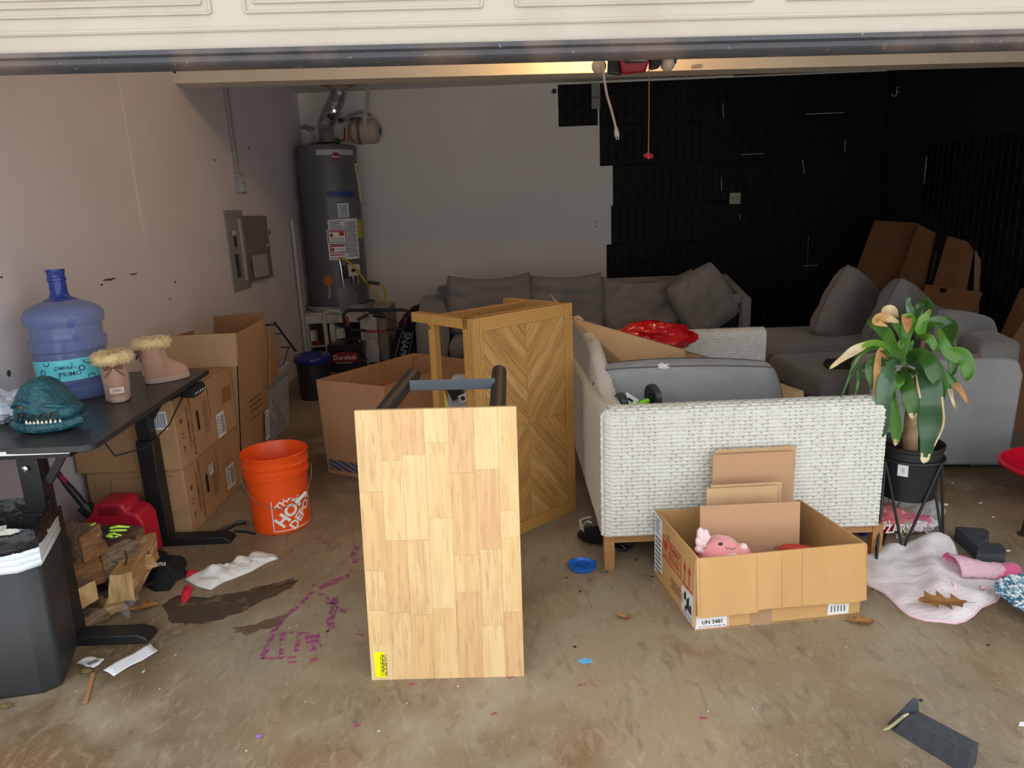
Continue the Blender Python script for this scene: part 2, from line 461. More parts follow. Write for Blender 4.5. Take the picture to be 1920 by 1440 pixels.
# grey strip and tape over the first foam panel
p0 = at(1117, 160, YB - .014); p1 = at(1117, 204, YB - .014)
b = MB(); b.box(p0.x - .042, p0.x + .042, YB - .018, YB - .012, p1.z, p0.z + .02)
o = obj('tape_strip', b, mat('grey_tape', (.24, .235, .22), .5), label='grey tape strip hanging over the top left foam panel', cat='tape')
b = MB(); b.box(p0.x - .036, p0.x + .045, YB - .021, YB - .018, p1.z + .09, p1.z + .12); obj('tape_band', b, mat('grey_tape_dark', (.12, .12, .115), .4), o)

# ---- floor marks: chalk scribbles, damp patches, drill holes, flecks
def fade_mat(name, c, scale, a, z, st=(1, 1, 1), amax=1, rough=.9):
    m = mat(name, c, rough); t = m.node_tree; N = t.nodes; L = t.links; bs = N['Principled BSDF']
    tc = N.new('ShaderNodeTexCoord'); mp = N.new('ShaderNodeMapping'); mp.inputs['Scale'].default_value = st
    n = N.new('ShaderNodeTexNoise'); n.inputs['Scale'].default_value = scale; n.inputs['Detail'].default_value = 6
    r = N.new('ShaderNodeMapRange'); r.inputs['From Min'].default_value = a; r.inputs['From Max'].default_value = z; r.inputs['To Max'].default_value = amax
    L.new(tc.outputs['Object'], mp.inputs[0]); L.new(mp.outputs[0], n.inputs['Vector']); L.new(n.outputs['Fac'], r.inputs['Value']); L.new(r.outputs[0], bs.inputs['Alpha'])
    return m
M_chalk = fade_mat('pink_chalk', (.45, .04, .15), 60, .40, .58, amax=.95)
M_chalk2 = fade_mat('purple_chalk', (.34, .05, .20), 55, .40, .62, amax=.9)
M_damp = fade_mat('damp_stain', (.075, .055, .038), 9, .30, .42, amax=.72, rough=.4)
M_damp2 = fade_mat('brown_stain', (.15, .09, .045), 5, .36, .6, amax=.62, rough=.5)
def decal(name, pts, m, z=.0008, parent=floor, jag=.0):
    P = [fl(*p) for p in pts]; c = sum(P, V()) / len(P)
    # densify
    Q = []
    for a, d in zip(P, P[1:] + P[:1]):
        for k in range(4):
            q = a.lerp(d, k / 4); q += V((rnd.uniform(-1, 1), rnd.uniform(-1, 1), 0)) * jag; Q.append(q)
    b = MB(); b.add([V((c.x, c.y, z))] + [V((q.x, q.y, z)) for q in Q], [(0, i + 1, (i + 1) % len(Q) + 1) for i in range(len(Q))])
    return struct(name, b, m, parent)
def stroke(pts, wd, m, name='chalk_stroke', z=.0011):
    P = [fl(*p) for p in pts]; b = MB(); vs = []
    for i, p in enumerate(P):
        t = (P[min(i + 1, len(P) - 1)] - P[max(i - 1, 0)]).normalized(); n = V((-t.y, t.x, 0)) * wd / 2
        vs += [V((p.x + n.x, p.y + n.y, z)), V((p.x - n.x, p.y - n.y, z))]
    b.add(vs, [(2 * i, 2 * i + 1, 2 * i + 3, 2 * i + 2) for i in range(len(P) - 1)])
    struct(name, b, m, floor)
decal('damp_stain', [(305, 1135), (330, 1118), (380, 1122), (430, 1112), (490, 1100), (555, 1085), (560, 1092), (520, 1115), (470, 1140), (420, 1160), (360, 1170), (325, 1168)], M_damp, jag=.012)
decal('damp_stain', [(430, 1180), (480, 1170), (540, 1150), (520, 1175), (460, 1190)], M_damp2, jag=.012)
stroke([(655, 1078), (620, 1092), (590, 1108), (560, 1135), (530, 1160), (512, 1185), (500, 1220), (490, 1236)], .022, M_chalk2)
stroke([(658, 1080), (630, 1092), (612, 1100)], .014, M_chalk)
stroke([(490, 1235), (520, 1234), (555, 1232)], .012, M_chalk)
stroke([(530, 1190), (528, 1228)], .018, M_chalk2); stroke([(560, 1190), (556, 1222)], .016, M_chalk2)
stroke([(512, 1190), (540, 1186), (580, 1188)], .012, M_chalk2)
stroke([(585, 1190), (590, 1220)], .05, M_chalk2)
stroke([(630, 1120), (625, 1145), (618, 1165), (622, 1180)], .028, M_chalk2)
stroke([(600, 1112), (630, 1142), (650, 1148)], .022, M_chalk2)
stroke([(672, 1022), (664, 1040), (670, 1056)], .035, M_chalk2)
stroke([(604, 1019), (632, 1014)], .014, M_chalk)
stroke([(540, 1242), (556, 1241)], .014, M_chalk); stroke([(582, 1238), (598, 1236)], .014, M_chalk)
for p in ((668, 1190), (590, 1010), (500, 1042), (766, 1282), (916, 1338), (1085, 1284), (950, 1270), (664, 1360), (1310, 1346), (1255, 980)):
    stroke([p, (p[0] + 9, p[1] + 1), (p[0] + 15, p[1] - 1)], .011, M_chalk)
decal('blue_spot', [(1080, 1240), (1092, 1234), (1110, 1236), (1112, 1242), (1094, 1246)], mat('blue_chalk', (.12, .42, .62), .9), jag=.003)
for p in ((1062, 1083), (1088, 1109), (1223, 1081), (588, 1098), (614, 1184), (1192, 1050), (1138, 1072), (1852, 1210), (1637, 1105), (1078, 1213)):
    c = fl(*p); b = MB(); b.lathe([(0, 0), (.006, 0), (.005, .0016), (0, .0018)], 10, (c.x, c.y, .0))
    struct('drill_hole', b, M_ink, floor)
b = MB()
for _ in range(170):
    x, y = rnd.uniform(-1.5, 2.6), rnd.uniform(1.5, 5.4); s_ = rnd.uniform(.0015, .005)
    b.add([(x - s_, y, .001), (x, y - s_ * rnd.random(), .001), (x + s_, y + s_ * .4, .001), (x, y + s_, .0022)], [(0, 1, 2, 3)])
obj('floor_crumbs', b, mat('pale_crumb', (.62, .58, .5), .8), floor, kind='stuff')
# ================================================================ LEFT SIDE
rnd = random.Random(11)
def lines_of_print(b, o, xd, yd, w_, n, gap, hgt=.003, seed=1):
    """small print too small to read: short ink dashes in rows"""
    r = random.Random(seed); M_ = frame(o, xd, yd)
    for i in range(n):
        x = 0
        while x < w_:
            l = r.uniform(.004, .016) * max(1, w_ / .15)
            b.add([M_ @ V(q) for q in ((x, -i * gap, .0004), (min(x + l, w_), -i * gap, .0004), (min(x + l, w_), -i * gap + hgt, .0004), (x, -i * gap + hgt, .0004))], [(0, 1, 2, 3)])
            x += l + .004
    return b
def sticker(name, o, xd, yd, w_, h_, parent, rows=6, bar_=True, m=None, seed=3):
    """o = lower left corner on the surface"""
    M_ = frame(o, xd, yd)
    b = MB(); b.add([M_ @ V(q) for q in ((0, 0, .0008), (w_, 0, .0008), (w_, h_, .0008), (0, h_, .0008))], [(0, 1, 2, 3)])
    b.mi = 1; r = random.Random(seed)
    x0 = .08 * w_
    if bar_:
        x = .5 * w_
        while x < .92 * w_:
            l = r.uniform(.015, .05) * w_
            b.add([M_ @ V(q) for q in ((x, .12 * h_, .0014), (x + l, .12 * h_, .0014), (x + l, .88 * h_, .0014), (x, .88 * h_, .0014))], [(0, 1, 2, 3)]); x += l * 2
    for i in range(rows):
        y = h_ * (.9 - .8 * i / rows); wd = w_ * (.38 if bar_ else .82) * r.uniform(.6, 1)
        b.add([M_ @ V(q) for q in ((x0, y, .0014), (x0 + wd, y, .0014), (x0 + wd, y - h_ * .3 / rows, .0014), (x0, y - h_ * .3 / rows, .0014))], [(0, 1, 2, 3)])
    return obj(name, b, [m or M_paper, mat('print_grey', (.16, .16, .18), .8)], parent, smooth=0)

# ---------------- standing desk
dk = empty('standing_desk', 'black standing desk on metal T legs against the left wall', 'desk', (-1.65, 2.7, 0))
M_desk = mat('black_desk_top', (.028, .027, .03), .33, c2=(.040, .036, .036), ns=3, bump=.03, bs=30, st=(4, .5, 1))
def rc(cx, cy, r, a0, a1, n=5): return [V((cx + r * math.cos(R_(a0 + (a1 - a0) * i / n)), cy + r * math.sin(R_(a0 + (a1 - a0) * i / n)), .718)) for i in range(n + 1)]
poly = [V((-1.985, 2.19, .718))] + rc(-1.405, 2.225, .045, -90, -5) + rc(-1.46, 3.31, .02, 0, 90) + [V((-1.985, 3.34, .718))]
b = MB(); b.prism(poly, (0, 0, .022)); top = obj('desk_top', b, M_desk, dk, bevel=.003)
b = MB(); b.box(-1.98, -1.435, 2.184, 2.189, .715, .729); obj('edge_strip', b, M_white, dk, label='white edge strip under the near end')
for y in (2.235, 3.0):
    b = MB(); x0, x1 = (-1.645, -1.56) if y < 2.5 else (-1.66, -1.585)
    b.box(x0, x1, y - .025, y + .045, .035, .50)
    c = obj('leg_column', b, M_blk, dk, bevel=.003)
    b = MB(); b.box(x0 + .008, x1 - .008, y - .018, y + .037, .50, .70); obj('inner_column', b, M_blk, c, bevel=.002)
    b = MB(); b.prism([V((-1.97, y - .03, 0)), V((-1.97, y - .03, .035)), V((-1.345, y - .03, .035)), V((-1.315, y - .03, .022)), V((-1.305, y - .03, .004)), V((-1.315, y - .03, 0))], (0, .075, 0))
    obj('foot', b, M_blk, dk, bevel=.004)
    b = MB(); b.box(-1.9, -1.45, y - .03, y + .05, .695, .716); obj('top_bracket', b, M_blk, dk)
    b = MB(); b.bar((x1, y + .005, .60), (x1 + .07, y + .005, .70), .025, .012, (0, 1, 0)); obj('brace', b, M_blk, dk)
b = MB(); b.box(-1.66, -1.60, 2.28, 2.97, .67, .705); obj('crossbar', b, M_blk, dk)
b = MB(); b.lathe([(0, 0), (.010, 0), (.010, .004), (0, .006)], 14).xf(frame((-1.605, 2.209, .66), (1, 0, 0), (0, 0, 1))); obj('bolt', b, M_chrome, dk)
# height control panel and cable below the far right edge
a = at(365, 735, 2.95); 
b = MB(); b.hexa([V((-1.47, 3.05, .672)), V((-1.395, 3.03, .672)), V((-1.405, 3.19, .68)), V((-1.48, 3.20, .68)), V((-1.47, 3.06, .714)), V((-1.405, 3.05, .714)), V((-1.415, 3.18, .714)), V((-1.48, 3.19, .714))])
cp = obj('control_panel', b, M_blkp, dk, bevel=.003)
for k in range(5):
    b = MB(); y = 3.055 + k * .026; b.box(-1.4005 - k * .001, -1.3985 - k * .001, y, y + .006, .684, .692); obj('button', b, M_white, cp)
b = MB(); b.tube([(-1.45, 3.06, .69), (-1.44, 2.98, .67), (-1.45, 2.88, .60), (-1.49, 2.75, .545), (-1.56, 2.64, .55), (-1.60, 2.6, .68)], .0035, 6); obj('cable', b, M_rub, dk)

# ---------------- cartons beside the desk
def carton(name, label, x0, x1, y0, y1, z0, z1, group=None, m=M_card):
    o = empty(name, label, 'box', ((x0 + x1) / 2, (y0 + y1) / 2, z0), group)
    b = MB(); b.box(x0, x1, y0, y1, z0, z1); obj('carton_body', b, m, o, bevel=.006)
    return o
def side_print(o, x, y0, y1, z0, z1, seed, tapec=None):
    """brown warning print on the +X side: runs sideways"""
    X = (0, 0, -1); Y = (0, 1, 0); h_ = z1 - z0; b = MB()
    b.join(text('HEAVY! TWO PEOPLE', .030, frame((x + .0006, y0 + .155, (z0 + z1) / 2 + .005), X, Y), .01))
    b.join(text('RECOMMENDED', .026, frame((x + .0006, y0 + .12, (z0 + z1) / 2 + .005), X, Y), .01))
    # handling marks: drop, glass, arrow
    M_ = frame((x + .0006, y0 + .055, z0 + h_ * .66), X, Y)
    b.add([M_ @ V(q) for q in ((-.016, 0, 0), (0, -.014, 0), (.016, 0, 0), (0, .016, 0))], [(0, 1, 2, 3)])
    M_ = frame((x + .0006, y0 + .055, z0 + h_ * .45), X, Y)
    for q0 in (-.012, .008): b.add([M_ @ V(q) for q in ((q0, -.012, 0), (q0 + .006, -.012, 0), (q0 + .003, .012, 0), (q0 - .004, .012, 0))], [(0, 1, 2, 3)])
    M_ = frame((x + .0006, y0 + .055, z0 + h_ * .25), X, Y)
    b.add([M_ @ V(q) for q in ((-.018, -.002, 0), (.018, -.002, 0), (.018, .002, 0), (-.018, .002, 0))], [(0, 1, 2, 3)])
    b.add([M_ @ V(q) for q in ((-.018, 0, 0), (-.004, -.012, 0), (-.004, .012, 0))], [(0, 1, 2)])
    lines_of_print(b, V((x + .0003, y0 + .33, z0 + h_ * .75)), X, Y, h_ * .5, 3, .018, .006, seed)
    b.add([V((x + .0006, y0 + .365, z0 + h_ * .42)), V((x + .0006, y0 + .369, z0 + h_ * .42)), V((x + .0006, y0 + .369, z0 + h_ * .92)), V((x + .0006, y0 + .365, z0 + h_ * .92))], [(0, 1, 2, 3)])
    obj('handling_print', b, M_inkb, o, smooth=0)
    # hand hole: dark slot cut with rounded ends, with a torn rim
    zc = z0 + h_ * .52; yy = y0 + .225
    P = [V((x + .0008, yy + .014 * math.cos(t), zc + (.035 if math.sin(t) > 0 else -.035) + .014 * math.sin(t))) for t in [2 * PI * k / 16 for k in range(16)]]
    b = MB(); b.add(P, [tuple(range(16))]); obj('hand_hole', b, mat('hole_dark', (.02, .014, .01), .9), o, smooth=0)
X1 = -1.52
c1 = carton('shipping_carton', 'brown carton on the floor under another one, white label behind the desk leg', -1.965, X1, 3.07, 3.745, 0, .333)
side_print(c1, X1 + .001, 3.07, 3.745, 0, .333, 5)
sticker('shipping_label', V((-1.82, 3.069, .165)), (1, 0, 0), (0, 0, 1), .17, .115, c1, 7, seed=2)
sticker('shipping_label', V((X1 + .001, 3.52, .045)), (0, 1, 0), (0, 0, 1), .11, .12, c1, 6, seed=4)
sticker('small_label', V((X1 + .0015, 3.325, .20)), (0, 1, 0), (0, 0, 1), .055, .05, c1, 3, False, seed=6)
b = MB(); b.box(-1.85, X1 + .0, 3.0685, 3.0695, .10, .155); obj('tape_strip', b, M_tape, c1)
b = MB(); b.box(-1.85, -1.56, 3.06, 3.069, .13, .30); obj('end_flap', b, M_card, c1, bevel=.002)
c2 = carton('shipping_carton', 'brown carton stacked on another beside the desk, barcode label under the desk edge', -1.985, X1 + .012, 3.045, 3.735, .335, .66)
side_print(c2, X1 + .013, 3.045, 3.735, .335, .66, 7)
sticker('shipping_label', V((X1 + .013, 3.47, .345)), (0, 1, 0), (0, 0, 1), .10, .125, c2, 6, seed=9)
sticker('shipping_label', V((-1.66, 3.043, .53)), (1, 0, 0), (0, 0, 1), .12, .085, c2, 4, seed=12)
b = MB(); b.box(-1.95, X1 + .0, 3.043, 3.0445, .44, .49); obj('tape_strip', b, M_tape, c2)
b = MB(); b.box(X1 + .0125, X1 + .0138, 3.58, 3.70, .50, .58); obj('tape_strip', b, mat('brown_tape', (.33, .15, .06), .4), c2)
# tall open carton behind
c3 = empty('tall_open_carton', 'tall open brown carton with raised flaps behind the stacked cartons', 'box', (-1.73, 4.03, 0))
xa, xb, ya, yb, zt_ = -1.97, -1.475, 3.76, 4.31, .66
b = MB(); T = .006
b.hexa([(xa, ya, 0), (xb - .06, ya, 0), (xb - .06, ya + T, 0), (xa, ya + T, 0), (xa, ya, zt_), (xb, ya, zt_), (xb, ya + T, zt_), (xa, ya + T, zt_)])
b.hexa([(xb - .06 - T, ya, 0), (xb - .06, ya, 0), (xb - .09, yb, 0), (xb - .09 - T, yb, 0), (xb - T, ya, zt_), (xb, ya, zt_), (xb - .02, yb, zt_), (xb - .02 - T, yb, zt_)])
b.box(xa, xb - .08, yb - T, yb, 0, zt_); b.box(xa, xa + T, ya, yb, 0, zt_); b.box(xa, xb - .08, ya, yb, 0, T)
obj('carton_body', b, M_card, c3, smooth=0)
b = MB(); b.hexa([(xa + .1, ya - .012, zt_), (xb, ya, zt_), (xb, ya + T, zt_), (xa + .1, ya - .006, zt_), (xa + .1, ya + .02, .835), (xb - .004, ya + .04, .835), (xb - .004, ya + .046, .835), (xa + .1, ya + .026, .835)]); obj('front_flap', b, M_card2, c3, smooth=0)
b = MB(); b.hexa([(xb - T, ya, zt_), (xb, ya, zt_), (xb - .02, yb, zt_), (xb - .02 - T, yb, zt_), (xb + .004, ya + .03, .835), (xb + .01, ya + .03, .835), (xb - .0, yb - .05, .845), (xb - .006, yb - .05, .845)]); obj('side_flap', b, M_card, c3, smooth=0)
b = MB(); b.hexa([(xa + .15, yb - T, zt_), (xb - .02, yb - T, zt_), (xb - .02, yb, zt_), (xa + .15, yb, zt_), (xa + .16, yb + .03, .86), (xb - .03, yb + .03, .875), (xb - .03, yb + .036, .875), (xa + .16, yb + .036, .86)]); obj('back_flap', b, M_cardd, c3, smooth=0)
b = MB(); b.prism([at(318, 640, 4.0), at(363, 640, 4.0), at(363, 619, 4.0), at(322, 632, 4.0)], (0, .006, 0)); obj('corner_flap', b, M_cardd, c3, smooth=0)
b = MB()
b.join(text('R', .07, frame((xb - .032, 3.84, .36), (0, 1, 0), (-.05, 0, 1)), .02))
lines_of_print(b, V((xb - .028, 3.92, .41)), (0, 1, 0), (-.05, 0, 1), .2, 3, .03, .010, 3)
lines_of_print(b, V((xb - .038, 3.90, .30)), (0, 1, 0), (-.05, 0, 1), .2, 1, .03, .006, 3)
obj('side_print', b, M_inkb, c3, smooth=0)
sticker('shipping_label', V((xb - .052, 4.17, .10)), (-.05, 1, 0), (.085, 0, 1), .085, .19, c3, 7, False, seed=21)

# ---------------- clear storage bin with things in it
M_clear = mat('clear_plastic', (.62, .68, .78), .25, alpha=.35, bump=.1, bs=10)
sb = empty('storage_bin', 'translucent plastic storage bin beside the tall open carton', 'storage bin', (-1.72, 4.63, 0))
x0, x1, y0, y1 = -1.95, -1.565, 4.36, 4.93
def rbox_ring(b, x0, x1, y0, y1, z, r=.03, n=5):
    P = []
    for cx, cy, a0 in ((x1 - r, y0 + r, -90), (x1 - r, y1 - r, 0), (x0 + r, y1 - r, 90), (x0 + r, y0 + r, 180)):
        for i in range(n + 1): a = R_(a0 + 90 * i / n); P.append(V((cx + r * math.cos(a), cy + r * math.sin(a), z)))
    return P
def rbox(b, levels, r=.03, closed_bottom=True, flat_top=False):
    rings = [rbox_ring(b, *l[:4], l[4], l[5] if len(l) > 5 else r) for l in levels]; n = len(rings[0])
    vs = [p for q in rings for p in q]
    fs = [(i * n + k, i * n + (k + 1) % n, (i + 1) * n + (k + 1) % n, (i + 1) * n + k) for i in range(len(rings) - 1) for k in range(n)]
    if closed_bottom: fs.append(tuple(range(n - 1, -1, -1)))
    if flat_top: fs.append(tuple((len(rings) - 1) * n + k for k in range(n)))
    return b.add(vs, fs)
b = MB(); rbox(b, [(x0 + .03, x1 - .03, y0 + .03, y1 - .03, .003), (x0 + .01, x1 - .01, y0 + .01, y1 - .01, .37), (x0, x1, y0, y1, .38)])
obj('bin_body', b, M_clear, sb, solid=.003)
b = MB(); rbox(b, [(x0 - .005, x1 + .005, y0 - .005, y1 + .005, .37), (x0 - .008, x1 + .008, y0 - .008, y1 + .008, .44), (x0 + .012, x1 - .012, y0 + .012, y1 - .012, .44), (x0 + .012, x1 - .012, y0 + .012, y1 - .012, .385)], closed_bottom=False)
obj('bin_rim', b, mat('frosted_rim', (.6, .65, .72), .4, alpha=.6), sb, solid=.002)
b = MB(); b.grid(lambda u, v: V((x0 + .05 + u * .28, y0 + .05 + v * .46, .01 + .19 * min(1, 6 * u, 6 * (1 - u), 6 * v, 6 * (1 - v)) + .02 * math.sin(9 * u) * math.cos(7 * v))), 12, 14)
obj('folded_blue_cloth', b, mat('blue_cloth', (.07, .12, .25), .9), label='blue cloth lying in the bottom of the clear storage bin', cat='cloth')
b = MB(); b.hexa([V((-1.80, 4.42, .17)), V((-1.64, 4.40, .15)), V((-1.64, 4.405, .15)), V((-1.80, 4.425, .17)), V((-1.84, 4.40, .37)), V((-1.61, 4.39, .36)), V((-1.61, 4.394, .36)), V((-1.84, 4.405, .37))])
obj('paper_sheet', b, M_paper, label='white sheet standing inside the clear storage bin', cat='paper')
b = MB(); b.bar((-1.61, 4.52, .22), (-1.615, 4.63, .12), .012, .03); b.bar((-1.61, 4.50, .36), (-1.61, 4.60, .20), .006, .028)
obj('folded_card', b, mat('cream_card', (.62, .58, .5), .7), label='cream strip leaning inside the clear storage bin', cat='card')
b = MB(); b.bar((-1.615, 4.66, .06), (-1.61, 4.70, .19), .012, .022)
obj('red_strap', b, mat('red_web', (.40, .03, .06), .7), label='red strap inside the clear storage bin', cat='strap')
# slim carton standing in the bin
sc_ = empty('slim_carton', 'tall slim brown carton tilted in the clear storage bin', 'box', (-1.70, 4.5, .2))
b = MB(); P0 = [at(497, 725, 4.40), at(529, 716, 4.55)]
lo = [at(477, 700, 4.38), at(507, 727, 4.36), at(524, 700, 4.62), at(490, 690, 4.66)]
hi = [at(473, 618, 4.42), at(505, 615, 4.40), at(516, 625, 4.62), at(480, 622, 4.66)]
b.hexa(lo + hi); obj('carton_body', b, M_card, sc_, bevel=.004)
b = MB(); e1 = (hi[1] - hi[0]).normalized(); dn = (lo[0] - hi[0]).normalized()
lines_of_print(b, lo[0].lerp(hi[0], .12) + e1 * .03 + V((0, -.003, 0)), -dn, e1, .14, 3, -.016, .008, 5); obj('side_print', b, M_inkb, sc_, smooth=0)
# black wire stand
ws = empty('wire_stand', 'thin black tube stand leaning behind the slim carton', 'stand', (-1.65, 4.9, .4))
def pz(px, py, Y): return at(px, py, Y)
for nm, pts, r in (('tube_leg', [pz(463, 607, 4.75), pz(480, 625, 4.75)], .009), ('top_bar', [pz(468, 610, 4.75), pz(514, 609, 4.80)], .006), ('tube_leg', [pz(514, 604, 4.80), pz(555, 659, 4.95)], .008),
                   ('shelf_bar', [pz(516, 626, 4.8), pz(527, 626, 4.9)], .004), ('shelf_bar', [pz(527, 651, 4.82), pz(543, 651, 4.92)], .005), ('tube_leg', [pz(541, 652, 4.9), pz(526, 700, 4.85)], .004)):
    b = MB(); b.tube(pts, r, 8); obj(nm, b, M_blk, ws)

# ---------------- water bottle
wj = empty('water_jug', 'big empty blue water jug with a turquoise label on the desk', 'water bottle', (-1.75, 2.86, .74))
M_jug = mat('blue_jug_plastic', (.13, .22, .52), .08, alpha=.50, bump=.10, bs=9)
prof = [(.0, .003), (.095, .0), (.118, .012), (.124, .03), (.124, .055), (.119, .062), (.119, .068), (.122, .074), (.124, .20), (.131, .208), (.133, .245), (.127, .253), (.123, .258), (.123, .300), (.133, .310), (.138, .335), (.136, .350), (.124, .368), (.095, .386), (.060, .400), (.034, .414), (.028, .43), (.0275, .475), (.031, .478), (.031, .488), (.028, .491), (.0285, .510), (.031, .514), (.031, .522)]
k_ = 1.0
jc = (-1.80, 2.87, .741)
b = MB(); b.lathe([(r * 1.06, z) for r, z in prof], 48, jc, closed=False); obj('jug_body', b, M_jug, wj)
b = MB(); b.lathe([(r * 1.075 + .001, z) for r, z in prof[-10:]], 32, jc, closed=False)
obj('jug_neck', b, mat('blue_jug_neck', (.03, .06, .34), .12, alpha=.8), wj)
# molded handle recess
b = MB(); b.tube([(jc[0] + .10, jc[1] - .10, jc[2] + .255), (jc[0] + .065, jc[1] - .07, jc[2] + .27), (jc[0] + .06, jc[1] - .068, jc[2] + .30), (jc[0] + .09, jc[1] - .095, jc[2] + .325)], .013, 10); obj('jug_handle', b, M_jug, wj)
M_lab = mat('turquoise_label', (.14, .66, .76), .4)
tilt = 0
def lab(a, z, r=.1335): return V((jc[0] + r * math.cos(a), jc[1] + r * math.sin(a), jc[2] + z))
A0, A1 = R_(-150), R_(-2)
def lz(u, v): return .085 + .085 * v + .012 * u
b = MB(); b.grid(lambda u, v: lab(A0 + (A1 - A0) * u, lz(u, v)), 40, 3); lb = obj('jug_label', b, M_lab, wj)
def onlab(b):   # local x along label (m), y up
    return b.map(lambda p: lab(R_(-68) + p.x / .134, .085 + .0425 + p.y + .03 * p.x + .004, .1345 + p.z))
b = text('PRIMO', .026, Matrix.Translation((.010, -.012, 0)), .004); obj('label_text', onlab(b), mat('navy_ink', (.01, .04, .09), .6), lb, smooth=0)
b = text('PRIMO', .022, Matrix.Translation((-.012, .016, 0)) @ Matrix.Rotation(PI, 4, 'Z'), .003); obj('label_text', onlab(b), MATS['navy_ink'], lb, smooth=0)
b = MB()
def ring(b, x, y, r, w_=.0022, a0=0, a1=360):
    n = 28; vs = []
    for i in range(n + 1):
        a = R_(a0 + (a1 - a0) * i / n)
        for q in (r - w_, r + w_ * .2): vs.append(V((x + q * math.cos(a), y + q * math.sin(a), .0006)))
    b.add(vs, [(2 * i, 2 * i + 1, 2 * i + 3, 2 * i + 2) for i in range(n)])
for x, y, r, a0, a1 in ((.052, .006, .011, 0, 360), (.080, .038, .020, 180, 360), (.083, -.036, .014, 0, 180), (-.072, .038, .013, 175, 365), (-.062, -.036, .011, 0, 180), (-.095, .0, .012, 0, 360)): ring(b, x, y, r, .003, a0, a1)
for x, y in ((-.040, .008), (-.031, -.006), (-.029, -.016), (-.032, -.026), (.020, .030), (.022, .018), (.030, .010)): ring(b, x, y, .0042, .001)
obj('label_rings', onlab(b), MATS['navy_ink'], lb, smooth=0)

